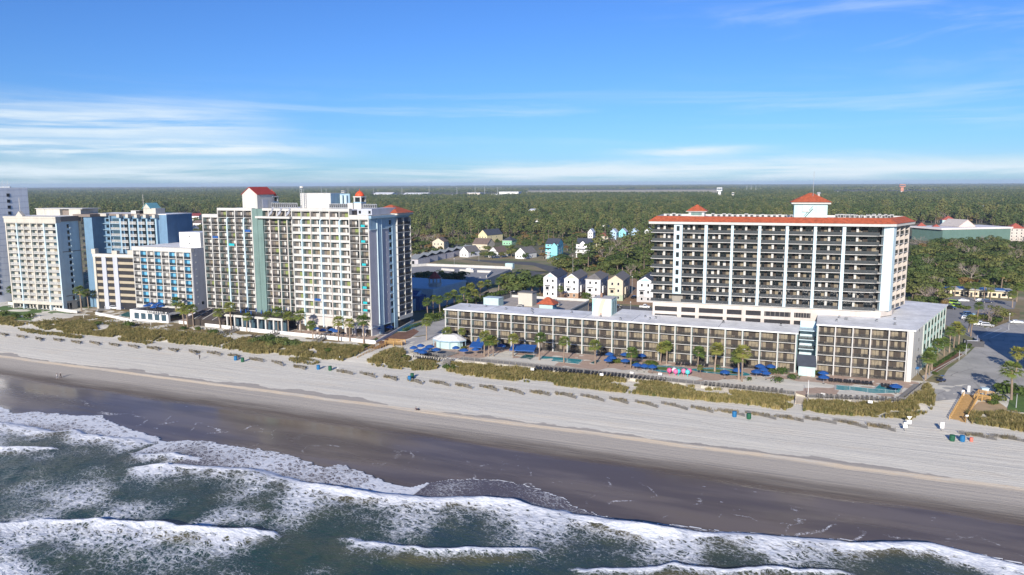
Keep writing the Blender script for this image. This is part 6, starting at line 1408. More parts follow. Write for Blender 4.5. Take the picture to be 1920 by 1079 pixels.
mid = fpoints(1700, 5000, lambda d: 24 + d / 400); far = fpoints(5000, 22000, lambda d: 60 + d / 110)
scatter('forest', mid, CL, 'forest canopy stretching towards the horizon', nrng.uniform(.8, 1.15, len(mid)))
CLF = [clump(220 + i, .34) for i in range(5)]
scatter('forest', far, CLF, 'hazy forest along the horizon', nrng.uniform(2.2, 3.2, len(far)) * np.array([1.0] * len(far)))
# ---- palms
def palms(group, lst, where):
    for i, (px, py, s) in enumerate(sorted(lst)):
        P = GB(px, py); grow('palm_tree', 'palm tree', PALMS[rng.randrange(5)], (P[0], P[1], P[2] - .05), s, '%s palm tree from the left %s' % (nth(i), where) if len(lst) > 1 else 'single palm tree ' + where, group, i)
palms('palms by the cream hotel', [(26, 574, 1.), (131, 578, .9), (141, 578, .9), (153, 583, 1.2), (166, 578, 1.), (186, 577, 1.1)], 'beside the cream and blue hotel')
palms('palms by the white poolside building', [(330, 602, 1.05), (345, 611, 1.1), (352, 614, 1.15), (363, 615, 1.), (352, 580, 1.1), (378, 585, 1.05)], 'beside the white poolside building')
palms('palms before the tall hotel', [(413, 616, .95), (434, 619, 1.15), (463, 623, .9), (502, 622, .95), (522, 623, 1.1), (541, 625, 1.), (565, 630, 1.1), (587, 636, .95), (635, 641, 1.05), (656, 641, .95), (682, 644, 1.15)], 'in front of the tall hotel')
palms('palms on the pool deck', [(800, 638, .95), (836, 650, .95), (866, 648, .7), (908, 668, .95), (916, 669, 1.0), (925, 669, .9), (962, 669, .9), (1011, 676, .95), (1057, 681, .9), (1116, 683, 1.0), (1182, 692, .95), (1238, 682, .95), (1250, 684, .85), (1308, 694, .95), (1340, 697, 1.05), (1385, 712, 1.05), (1391, 716, 1.1), (1313, 706, .45)], 'on the long hotel pool deck')
palms('palms behind the long hotel', [(802, 598, 1.), (825, 593, 1.), (812, 590, .9), (838, 584, 1.), (852, 577, 1.05), (870, 573, 1.), (884, 569, 1.1), (900, 564, 1.), (916, 558, 1.05), (935, 553, 1.), (945, 548, 1.), (960, 543, 1.), (860, 582, .95), (876, 580, .9), (893, 575, .95), (1052, 566, .8), (1097, 582, .9), (1103, 583, .95)], 'behind the left end of the long hotel')
palms('palms by the corner hotel', [(1735, 713, 1.), (1747, 694, .95), (1756, 677, .95), (1770, 668, .85), (1780, 661, .9), (1788, 652, .95), (1797, 652, .9), (1820, 631, .95), (1816, 623, .9), (1832, 603, .9), (1742, 704, .8)], 'along the side of the corner hotel')
palms('palms at the street end', [(1905, 700, 1.05), (1896, 750, 1.2)], 'at the right end of the street')
palms('palms before the motel', [(1757, 563, .9), (1778, 559, 1.), (1790, 557, .9), (1816, 557, 1.), (1827, 565, .95), (1845, 561, 1.), (1857, 563, .9), (1877, 546, 1.1), (1906, 566, 1.15), (1898, 577, 1.)], 'in front of the cream motel')
# ---- shrubs and hedges
BR = [bush_mb(90 + i, 1.5, 1.5, BUSHL, 60, .36, 3, True) for i in range(2)]; BL = [bush_mb(95 + i, 2.0, 1.6) for i in range(3)]
def bushes(group, lst, where, protos, name='shrub'):
    for i, (px, py, s) in enumerate(sorted(lst)):
        P = GB(px, py); o = link(bpy.data.objects.new(name, protos[i % len(protos)].mesh(name)), None, (P[0], P[1], P[2] - .03), rng.uniform(0, 6.28)); o.scale = (s, s, s * rng.uniform(.85, 1.1)); tag(o, '%s shrub from the left %s' % (nth(i), where) if len(lst) > 1 else 'shrub ' + where, 'shrub', group)
bushes('clipped round shrubs', [(1403, 714, .75), (1457, 717, 1.35), (1489, 713, 1.3), (1468, 702, 1.4), (1448, 702, 1.2), (1532, 704, 1.1), (1541, 704, .9), (1345, 690, .8)], 'clipped round on the pool deck', BR)
bushes('green shrubs by the long hotel', [(985, 656, .9), (993, 657, 1.), (1150, 680, .9), (1160, 681, .9), (1215, 684, .9), (1225, 685, .9), (1186, 684, .9)], 'against the ground floor of the long hotel', BL)
bushes('dark dune shrubs', [(486, 643, 1.5), (500, 642, 1.7), (516, 644, 1.6), (532, 647, 1.5), (546, 650, 1.5), (473, 645, 1.0), (559, 650, 1.0), (508, 650, 1.2)], 'in the dark green thicket on the dune', [bush_mb(101, 2.2, 1.7, OAKL), bush_mb(102, 2.0, 1.9, OAKL)])
bushes('shrubs on the left dune', [(185, 609, 1.1), (242, 612, 1.3), (55, 597, 1.4), (30, 597, 1.3), (8, 592, 1.5), (400, 627, 1.2), (345, 618, .8), (372, 619, .8), (360, 598, .9), (370, 601, .9), (385, 604, .9), (348, 596, .9)], 'on the turf before the left hotels', BL)
bushes('low shrubs by the seawall', [(625, 652, .8), (645, 652, .7), (684, 651, .7), (616, 660, .9), (706, 640, .8), (738, 706, .1)][:5], 'at the foot of the long white wall', BL)
bushes('shrubs beside the corner hotel', [(1752, 702, .6), (1805, 655, 1.1), (1812, 650, 1.0), (1800, 660, .9), (1826, 646, .8), (1843, 600, 1.5), (1870, 604, 1.3), (1858, 610, 1.2), (1810, 580, 1.1), (1798, 578, .9)], 'beside the street and corner hotel', BL)
bushes('shrubs at the street end', [(1888, 738, 2.2), (1872, 752, 1.1), (1863, 758, .9), (1912, 742, 1.2)], 'under the street end palms', BL)
bushes('shrubs under the palm cluster', [(806, 600, 1.6), (818, 596, 1.5), (832, 588, 1.8), (846, 582, 1.7), (860, 578, 2.0), (874, 576, 1.8), (890, 570, 2.0), (906, 564, 1.9), (922, 558, 2.0), (940, 553, 1.9), (955, 548, 2.0), (868, 586, 1.7), (884, 582, 1.6)], 'under the palms behind the long hotel', BL)
bushes('shrubs by the pool bar', [(760, 668, .8), (836, 690, .9), (846, 694, 1.0), (870, 655, .7)], 'beside the dining deck', BL)
def hedge(label, pts, h, w_, seed):
    r = random.Random(seed); P = [Vector(G(a, c)) for a, c in pts]; b = MB()
    for i in range(len(P) - 1):
        Ln = (P[i + 1] - P[i]).length; n = int(Ln / .8) + 1
        L = [(*(P[i].lerp(P[i + 1], q / n))[:2], 3 + h * .5, w_ * r.uniform(.85, 1.1), h * r.uniform(.5, .6)) for q in range(n + 1)]; lobes(b, L, 34, .36, BUSHL, r)
    return tag(b.build('hedge'), label, 'hedge')
hedge('long clipped hedge beside the driveway near the tall hotel', [(757, 622), (790, 610), (822, 602), (846, 594)], 1.3, .7, 1)
hedge('clipped hedge along the corner hotel mulch strip', [(1752, 690), (1780, 672), (1792, 664)], 1.1, .6, 2)
hedge('dark hedge below the shingled lobby roof', [(372, 606), (396, 612), (430, 616)], 1.6, .8, 3)
# ---- dune grass
def tuft(seed, mat, n=34, H=1.15, W=.55, bw_=.055):
    r = random.Random(seed); b = MB()
    for _ in range(n):
        a = r.uniform(0, 6.28); q = W * .5 * math.sqrt(r.random()); x, y = q * math.cos(a), q * math.sin(a); h = H * r.uniform(.55, 1.1); ln = r.uniform(.1, .5) * h; a2 = a + r.uniform(-.6, .6); dx, dy = math.cos(a2) * ln, math.sin(a2) * ln; px_, py_ = -math.sin(a2) * bw_, math.cos(a2) * bw_
        b.face([(x - px_, y - py_, -.05), (x + px_, y + py_, -.05), (x + dx * .45 + px_ * .8, y + dy * .45 + py_ * .8, h * .65), (x + dx * .45 - px_ * .8, y + dy * .45 - py_ * .8, h * .65)], mat)
        b.face([(x + dx * .45 - px_ * .8, y + dy * .45 - py_ * .8, h * .65), (x + dx * .45 + px_ * .8, y + dy * .45 + py_ * .8, h * .65), (x + dx, y + dy, h)], mat)
    return b
TUF = [tuft(i, GRASSL) for i in range(4)] + [tuft(7, GRASSG), tuft(8, GRASSG, 30, .9)]
TUS = [tuft(20 + i, GRASSD, 26, .6, .6, .04) for i in range(3)]
def grass(label, poly, dens, lo=.7, hi=1.2, src=TUF, green=.2, z=None):
    W = [GB(a, c)[:2] for a, c in poly]; x0, x1 = min(p[0] for p in W), max(p[0] for p in W); y0, y1 = min(p[1] for p in W), max(p[1] for p in W); n = int((x1 - x0) * (y1 - y0) * dens)
    xs, ys = nrng.uniform(x0, x1, n), nrng.uniform(y0, y1, n); jx, jy = nrng.normal(0, .5, n), nrng.normal(0, .4, n)
    ok = np.array([inpoly(a + e, c + f, W) for a, c, e, f in zip(xs, ys, jx, jy)]); xs, ys = xs[ok], ys[ok]; zs = dunes(xs, ys) - .03
    cl = vnoise(xs, ys, .16, 91) + .6 * vnoise(xs, ys, .45, 92); kp = cl > -.62; xs, ys, zs, cl = xs[kp], ys[kp], zs[kp], cl[kp]
    m = len(xs); ng_ = len(src); ids = np.where(nrng.random(m) < green + .25 * vnoise(xs, ys, .07, 93), nrng.integers(4, 6, m), nrng.integers(0, 4, m)) if ng_ > 4 else nrng.integers(0, ng_, m)
    return scatter('dune_grass', list(zip(xs, ys, zs)), src, label, nrng.uniform(lo, hi, m) * (1 + .25 * cl), idx=ids)
grass('tall dune grass below the corner hotel deck', [(1510, 752), (1600, 758), (1690, 757), (1712, 748), (1732, 736), (1748, 750), (1744, 770), (1705, 786), (1620, 781), (1545, 776), (1506, 768)], 5.5)
grass('long belt of dune grass below the boardwalk', [(838, 680), (862, 682), (1000, 697), (1180, 714), (1400, 735), (1484, 745), (1488, 764), (1470, 769), (1400, 759), (1250, 746), (1100, 730), (950, 713), (870, 703), (842, 697)], 5.5)
grass('dune grass between the ramp and the dining deck', [(684, 682), (715, 664), (745, 655), (770, 668), (824, 676), (826, 688), (812, 694), (780, 695), (740, 692)], 5.5)
grass('dune grass in front of the tall hotel', [(523, 665), (560, 668), (593, 673), (650, 679), (662, 672), (684, 655), (637, 650), (600, 648), (570, 646), (545, 651)], 5.)
grass('brown dune grass left of the dark thicket', [(450, 658), (480, 664), (522, 661), (545, 651), (520, 648), (470, 640), (452, 645)], 5.)
grass('long belt of brown dune grass before the left hotels', [(-20, 606), (28, 613), (60, 608), (85, 620), (120, 624), (175, 630), (225, 634), (262, 637), (337, 645), (375, 647), (425, 655), (452, 656), (480, 660), (480, 640), (440, 634), (400, 631), (330, 625), (275, 621), (200, 608), (125, 604), (62, 606), (25, 598), (-20, 594)], 4.)
grass('low grass strip on the upper sand at the left', [(32, 616), (87, 623), (130, 628), (158, 632), (150, 636), (87, 629), (45, 622)], 4., .5, .8)
grass('small grass patch on the sand left of the walker', [(224, 635), (250, 636), (286, 643), (275, 647), (250, 643), (226, 639)], 4., .5, .8)
grass('small grass mound on the sand by the barrels', [(543, 673), (572, 672), (602, 681), (584, 685), (548, 680)], 4., .5, .8)
grass('dune grass at the right edge below the lawn', [(1813, 776), (1850, 776), (1884, 774), (1905, 780), (1990, 784), (1990, 822), (1920, 810), (1870, 801), (1820, 793)], 5.5)
grass('thin grass around the corner deck end', [(1728, 728), (1742, 722), (1752, 735), (1748, 752), (1735, 738)], 4.)
grass('sparse grass on the turf before the left hotels', [(60, 604), (160, 592), (260, 606), (330, 612), (430, 622), (440, 634), (300, 622), (180, 606)], .8, .35, .6)
grass('sparse grass at the foot of the seawall', [(600, 646), (700, 651), (690, 656), (640, 651), (570, 647)], 1.2, .35, .6)
# ================================================================== small things
# ---- sand fences with drifted tufts
WOODF = M('dark_grey_picket', (.13, .12, .105), .9, .25, 1.2)
def fence_mb(seed, Ln=4.2):
    r = random.Random(seed); b = MB()
    for sx, ang in ((-1, R(168)), (1, R(-24))):
        d = Vector((math.cos(ang), math.sin(ang))); L_2 = Ln * (.75 if sx < 0 else 1.15)
        n = int(L_2 / .14)
        for i in range(n):
            p = d * (L_2 * i / n); h = .85 + .1 * math.sin(i * .5) - .5 * (1 - abs(i / n - .1)) * r.random() * .3; b.box(p.x - .04, p.x + .04, p.y - .012, p.y + .012, -.2, h * 1.15, WOODF)
        e = d * L_2
        for h in (.25, .6): b.rod((0, 0, h), (e.x, e.y, h), .018, DARK, 3)
        for q in (0, .5, 1): b.cyl(d.x * L_2 * q, d.y * L_2 * q, -.3, 1.1, .05, .05, 5, WOODG)
    return b
FB = [fence_mb(i, 3.6 + .4 * i).mesh('sand_fence') for i in range(3)]
LINE = [(-30, 625), (0, 629), (150, 643), (330, 658), (440, 668), (560, 690), (680, 703), (800, 718), (900, 728), (1030, 739), (1150, 752), (1290, 765), (1420, 780), (1560, 792), (1660, 804), (1720, 808), (1800, 816), (1930, 828)]
def line_y(x):
    for (a, b_), (c, d) in zip(LINE, LINE[1:]):
        if a <= x <= c: return b_ + (d - b_) * (x - a) / (c - a)
xs_ = []; x = 6.
while x < 1915:
    if not (1690 < x < 1790) and not (600 < x < 625): xs_.append(x)
    x += 33 + 30 * (x / 1920)
tp, tsz = [], []
for i, x in enumerate(xs_):
    P = GB(x, line_y(x) + rng.uniform(-1, 1)); o = link(bpy.data.objects.new('sand_fence', FB[i % 3]), None, (P[0], P[1], P[2] - .1), R(rng.uniform(-8, 8))); tag(o, 'slatted sand fence, %s from the left along the upper beach' % nth(i), 'sand fence', 'sand fences along the beach')
    for q in range(rng.randrange(8, 40)):
        a, b_ = rng.gauss(.2, 1.1), rng.gauss(.45, .4); tp.append((P[0] + a, P[1] + b_ - .1 * a, bzs(P[0] + a, P[1] + b_) - .03)); tsz.append(rng.uniform(.7, 1.5))
scatter('fence_grass', tp, TUS, 'tufts of grass grown along the sand fences', tsz)
# ---- barrels
def barrel(px, py, m, label, s=1.):
    P = GB(px, py); t = thing('trash_barrel', label, 'trash barrel', P); b = MB(); b.tube([(0, 0, 0), (0, 0, .1), (0, 0, .55), (0, 0, 1.0), (0, 0, 1.05)], [.40, .43, .45, .43, .41], 14, m); b.build('barrel_body', t); b = MB(); b.tube([(0, 0, 1.05), (0, 0, 1.12), (0, 0, 1.2)], [.46, .46, .2], 14, m); b.build('lid', t); b = MB()
    for z in (.32, .74): b.tube([(0, 0, z), (0, 0, z + .05)], [.465, .465], 14, m)
    b.build('hoop', t); t.scale = (s,) * 3; return t
BB = M('blue_barrel', (.012, .13, .30), .5, .15, 2); GBm = M('green_barrel', (.012, .09, .045), .5, .15, 2)
for px, py, m, w_ in ((442, 676, BB, 'blue barrel beside a green one, near the lone walker'), (455, 679, GBm, 'green barrel beside a blue one, near the lone walker'), (597, 693, BB, 'blue barrel below the grass mound'), (619, 695, GBm, 'green barrel below the grass mound'), (768, 714, BB, 'blue barrel below the brown wooden ramp'), (773, 709, GBm, 'green barrel behind the blue one below the brown ramp'), (1377, 782, BB, 'blue barrel in front of the boardwalk dunes'), (1404, 786, GBm, 'green barrel in front of the boardwalk dunes'), (1785, 827, GBm, 'green barrel below the yellow pine ramp'), (1804, 828, BB, 'blue barrel below the yellow pine ramp')):
    barrel(px, py, m, w_, 1.25)
barrel(1821, 828, M('red_white_bucket', (.62, .16, .12), .5, .3, 2), 'small red bucket next to the blue barrel', .8)
# ---- signs and posts
def sign(px, py, label, w_, h_, z0_, shape='rect'):
    P = GB(px, py); t = thing('sign', label, 'sign', P, YAW - R(4)); b = MB(); b.box(-.06, .06, .02, .1, -.3, z0_ + h_ - .05, WOODG); b.build('post', t); b = MB()
    if shape == 'rect': b.box(-w_ / 2, w_ / 2, -.04, .015, z0_, z0_ + h_, WHITEP)
    else:
        A = [(-w_ / 2, z0_ + h_), (0, z0_), (w_ / 2, z0_ + h_)]; b.face([(x, -.04, z) for x, z in A], WHITEP); b.face([(x, .015, z) for x, z in A][::-1], WHITEP)
        for i in range(3): j = (i + 1) % 3; b.face([(A[i][0], -.04, A[i][1]), (A[i][0], .015, A[i][1]), (A[j][0], .015, A[j][1]), (A[j][0], -.04, A[j][1])], WHITEP)
    b.build('sign_board', t); return t
s_ = sign(1766, 809, 'tall white sign board alone on the sand at the street end', .9, 1.5, .7); s_ = sign(1697, 809, 'stacked white sign boards on a post at the beach access', 1.0, .85, .8); b = MB(); b.box(-.35, .35, -.04, .015, 1.75, 2.25, WHITEP); b.build('sign_board', s_)
s_ = sign(1704, 800, 'white inverted triangle sign above a square board', 1.3, .8, 1.7, 'tri'); b = MB(); b.box(-.55, .55, -.04, .015, .6, 1.6, WHITEP); b.build('sign_board', s_)
sign(1812, 794, 'small pale sign on a post beside the yellow ramp', .7, .4, 1.7); sign(1805, 744, 'pale upright board left of two by the street end', .7, 1.6, .2); sign(1816, 737, 'pale upright board right of two by the street end', .7, 1.8, .2)
for i, (px, py) in enumerate(((55, 612), (74, 598), (341, 596), (157, 597), (283, 611), (197, 580), (206, 577), (637, 676), (634, 696))): 
    P = GB(px, py); b = MB(); b.cyl(0, 0, -.2, 1.1, .09, .08, 8, WHITEP); b.cyl(0, 0, 1.1, 1.35, .13, .13, 8, WHITEP); tag(b.build('marker_post', None, P), 'short white marker post before the hotels, %s from the left' % nth(sorted([55, 74, 341, 157, 283, 197, 206, 637, 634]).index(px)), 'post', 'white marker posts')
def lamp(px, py, h, label, arm=True):
    P = G(px, py); t = thing('street_lamp', label, 'street lamp', P); b = MB(); b.tube([(0, 0, 0), (0, 0, h)], [.11, .07], 7, METALG); b.build('pole', t)
    b = MB()
    if arm: b.rod((0, 0, h - .15), (1.6, -.6, h + .1), .05, METALG); b.box(1.4, 2.2, -.75, -.45, h + .05, h + .2, WHITEP)
    else: b.box(-.2, .2, -.2, .2, h, h + .3, WHITEP if h > 5 else DARK)
    b.build('lamp_head', t)
for px, py, h, l, a in ((896, 552, 9, 'tall street lamp beside the shaded palms', True), (958, 583, 9, 'street lamp behind the tan restaurant roof', True), (1182, 598, 7, 'pale lamp post behind the coloured stair block', False), (1074, 512, 11, 'tall pole before the turquoise house', False), (898, 490, 8, 'lamp post beside the parking deck', True), (852, 508, 8, 'lamp post on the shaded parking deck', False), (1891, 618, 6, 'street sign lamp by the cross street', False), (1185, 552, 9, 'thin pole between the narrow houses', False), (1811, 666, 3.5, 'short dark lamp post by the corner pavement', False), (1798, 676, 3.2, 'second short lamp post by the corner pavement', False), (1905, 765, 3.5, 'small lamp post on the right lawn', False), (1897, 425, 14, 'tall utility pole near the white red roofed house', False), (1840, 418, 13, 'tall utility pole beyond the pink gable', False), (1882, 421, 13, 'utility pole beyond the green hall', True)):
    lamp(px, py, h, l, a)
# ---- parasols
def umb_mb(m, R_=1.5, closed=False):
    c = MB(); n = 8
    if closed: c.tube([(0, 0, .9), (0, 0, 1.2), (0, 0, 2.2), (0, 0, 2.7)], [.16, .24, .16, .03], 8, m)
    else:
        for i in range(n):
            a, b_ = 2 * math.pi * i / n, 2 * math.pi * (i + 1) / n; A, B = (R_ * math.cos(a), R_ * math.sin(a), 2.05), (R_ * math.cos(b_), R_ * math.sin(b_), 2.05); m1 = (R_ * .5 * math.cos(a), R_ * .5 * math.sin(a), 2.48); m2 = (R_ * .5 * math.cos(b_), R_ * .5 * math.sin(b_), 2.48)
            c.face([A, B, m2, m1], m); c.face([m1, m2, (0, 0, 2.72)], m); c.face([(A[0], A[1], 1.86), (B[0], B[1], 1.86), B, A], m)
    p = MB(); p.cyl(0, 0, 0, 2.7, .035, .03, 6, METALG); p.cyl(0, 0, 0, .08, .3, .3, 8, DARK); return p, c
UP, UC = umb_mb(BLUEF); UP2, UC2 = umb_mb(BLUEF, 1, True)
def umbrellas(group, lst, where, z=None, closed=False):
    for i, (px, py) in enumerate(sorted(lst)):
        P = G(px, py, z or 3.03); t = thing('parasol', '%s %sblue parasol from the left %s' % (nth(i), 'folded ' if closed else '', where), 'parasol', P, rng.uniform(0, .7), group); k_ = rng.uniform(.92, 1.1); t.scale = (k_, k_, rng.uniform(.95, 1.05))
        link(bpy.data.objects.new('pole', (UP2 if closed else UP).mesh('pole')), t); link(bpy.data.objects.new('canopy', (UC2 if closed else UC).mesh('canopy')), t)
umbrellas('parasols on the dining deck', [(776, 664), (789, 660), (798, 666), (806, 661), (818, 667), (784, 669), (793, 672)], 'on the dining deck', 3.4)
umbrellas('parasols by the small pool', [(855, 664), (870, 668), (898, 654), (922, 655), (892, 667), (941, 660)], 'between the pool bar and the small pool')
umbrellas('parasols right of the big pool', [(1143, 676), (1147, 682), (1140, 687), (1172, 676), (1172, 688), (1203, 678), (1194, 696), (1208, 698), (1223, 700)], 'between the big pool and the lazy river')
umbrellas('parasols by the round shrubs', [(1425, 699), (1445, 700), (1418, 710), (1431, 706), (1436, 712), (1359, 710), (1382, 707)], 'around the round shrubs')
umbrellas('parasols by the corner pool', [(1543, 712), (1544, 720), (1679, 738)], 'on the corner hotel deck')
umbrellas('parasols below the tall hotel', [(593, 626), (606, 629), (630, 631), (708, 626), (731, 623), (623, 628)], 'under the tall hotel')
umbrellas('folded parasols on the terrace', [(452 + i * 9.6, 591 + (i % 3) * 2.0 - (i % 2) * 1.5) for i in range(10)], 'on the tall hotel terrace', 8.85, True)
umbrellas('parasols on the flat roof', [(276, 582), (284, 579), (292, 582), (299, 578), (304, 583), (289, 585)], 'on the white poolside roof', 7.25)
# ---- loungers and chairs
lm = MB(); lm.box(0, 1.3, 0, .65, .30, .36, DARK); lm.face([(1.3, 0, .36), (1.95, 0, .85), (1.95, .65, .85), (1.3, .65, .36)], DARK); lm.face([(1.3, 0, .30), (1.3, .65, .30), (1.98, .65, .80), (1.98, 0, .80)], DARK); lm.face([(1.3, 0, .3), (1.98, 0, .8), (1.95, 0, .85), (1.3, 0, .36)], DARK); lm.face([(1.3, .65, .36), (1.95, .65, .85), (1.98, .65, .8), (1.3, .65, .3)], DARK)
for x in (.1, 1.2): 
    for y in (.05, .6): lm.box(x - .03, x + .03, y - .03, y + .03, 0, .3, DARK)
LME = lm.mesh('lounger')
lw = MB(); lw.box(0, 1.9, 0, .65, .28, .36, WHITEP); lw.face([(1.2, 0, .37), (1.9, 0, .8), (1.9, .65, .8), (1.2, .65, .37)], WHITEP); LWM = lw.mesh('white_lounger')
chm = MB(); chm.box(-.25, .25, -.25, .25, .4, .46, DARK); chm.box(-.25, .25, .2, .26, .46, .95, DARK)
for x in (-.22, .22):
    for y in (-.22, .22): chm.box(x - .03, x + .03, y - .03, y + .03, 0, .4, DARK)
CHM = chm.mesh('chair')
def row(mesh, name, group, p0, p1, n, rz, z, label, cat, two=False):
    A, B = Vector(G(*p0, z)), Vector(G(*p1, z))
    for i in range(n):
        q = A.lerp(B, (i + .5) / n); o = link(bpy.data.objects.new(name, mesh), None, (q.x + rng.uniform(-.15, .15), q.y + rng.uniform(-.15, .15), z), rz + R(rng.uniform(-6, 6))); tag(o, label % nth(i), cat, group)
row(LME, 'sun_lounger', 'loungers on the boardwalk', (1000, 694), (1250, 716), 34, R(88), BZ + .01, 'dark lounger on the boardwalk past the big pool, %s from the left', 'sun lounger')
row(LME, 'sun_lounger', 'loungers on the right boardwalk', (1320, 724), (1470, 738), 18, R(88), BZ + .01, 'dark lounger on the boardwalk before the round shrubs, %s from the left', 'sun lounger')
row(LME, 'sun_lounger', 'loungers by the corner hotel', (1556, 717), (1640, 724), 15, R(95), 3.03, 'dark lounger under the corner hotel balconies, %s from the left', 'sun lounger')
row(LME, 'sun_lounger', 'loungers right of the corner pool', (1656, 727), (1690, 731), 6, R(95), 3.03, 'dark lounger at the right end of the corner deck, %s from the left', 'sun lounger')
row(LME, 'sun_lounger', 'loungers on the corner boardwalk', (1530, 747), (1690, 754), 17, R(92), BZ + .01, 'dark lounger on the corner hotel boardwalk, %s from the left', 'sun lounger')
row(LME, 'sun_lounger', 'loungers by the long hotel', (1268, 686), (1330, 690), 13, R(88), 3.03, 'dark lounger against the long hotel, %s from the left', 'sun lounger')
row(CHM, 'chair', 'chairs on the dining deck', (772, 672), (826, 677), 12, 0, BZ + .02, 'dark chair on the dining deck, %s from the left', 'chair')
row(CHM, 'chair', 'rear chairs on the dining deck', (782, 666), (822, 671), 9, R(180), BZ + .02, 'dark chair in the rear row of the dining deck, %s from the left', 'chair')
row(CHM, 'chair', 'chairs below the tall hotel', (590, 630), (690, 633), 12, 0, 3.03, 'dark chair under the tall hotel balconies, %s from the left', 'chair')
row(CHM, 'chair', 'chairs on the poolside roof', (275, 588), (314, 590), 12, 0, 7.25, 'dark chair on the white poolside roof, %s from the left', 'chair')
row(LWM, 'sun_lounger', 'white loungers on the lawn', (12, 577), (100, 584), 12, R(80), 3.02, 'white lounger on the bright lawn, %s from the left', 'sun lounger')
row(LME, 'sun_lounger', 'loungers on the sand patch', (466, 633), (476, 634), 2, R(70), 3.0, 'dark lounger on the small sand patch by the tall hotel, %s from the left', 'sun lounger')
def balcony_chairs(lst, group, label):
    for X, Y, Z in lst: o = link(bpy.data.objects.new('chair', CHM), None, (X, Y, Z), R(rng.uniform(-40, 40))); tag(o, label, 'chair', group)
balcony_chairs([(-126.4 + rng.randrange(23) * bw + rng.uniform(1, 4), 236.8, 3.11 + rng.randrange(1, 4) * 3.0) for _ in range(42)], 'chairs on the long hotel balconies', 'dark chair standing on a balcony of the long low hotel')
balcony_chairs([(-1.5 + rng.randrange(5) * bw2 + rng.uniform(1, 3.8), 237.8, 3.11 + rng.randrange(1, 5) * 2.97) for _ in range(16)], 'chairs on the corner hotel balconies', 'dark chair standing on a balcony of the corner hotel')
# ---- water play tower
t = thing('water_play_set', 'colourful splash buckets and tubes beside the lazy river', 'play set', G(1275, 706, 3.03)); 
for i, (x, y, c_) in enumerate(((-3.2, 0, (.62, .10, .24)), (-1.9, .9, (.62, .62, .66)), (-.5, 0, (.03, .40, .42)), (.9, .8, (.58, .18, .30)), (2.2, 0, (.10, .50, .52)), (2.4, 1.6, (.62, .10, .24)), (-1.2, -.7, (.60, .14, .30)))):
    m = M('play_colour_%s' % 'abcdefg'[i], c_, .45, .1, 2); b = MB(); b.tube([(x, y, 1.0), (x, y, 1.6), (x, y, 2.1), (x, y, 2.3)], [.55, .8, .55, .1], 10, m); b.build('bucket', t); b = MB(); b.rod((x, y, 0), (x, y, 1.05), .08, m, 6); b.build('post', t)
for i, (px, py) in enumerate(((1002, 694), (1131, 704), (1187, 701), (1240, 703), (1543, 741), (1631, 755))): 
    P = G(px, py, BZ); b = MB(); b.box(-.55, .55, -.03, .03, .3, 1.0, WHITEP); tag(b.build('notice_board', None, (P[0], P[1] - 1.75, BZ)), 'white notice board fixed to the boardwalk rail, %s from the left' % nth(i), 'notice board', 'notice boards on the rail')
b = MB(); b.cyl(0, 0, 0, 4.2, .09, .07, 8, WHITEP); tag(b.build('shower_post', None, G(1515, 742, 3.2)), 'white post at the head of the pale beach stairs', 'post')
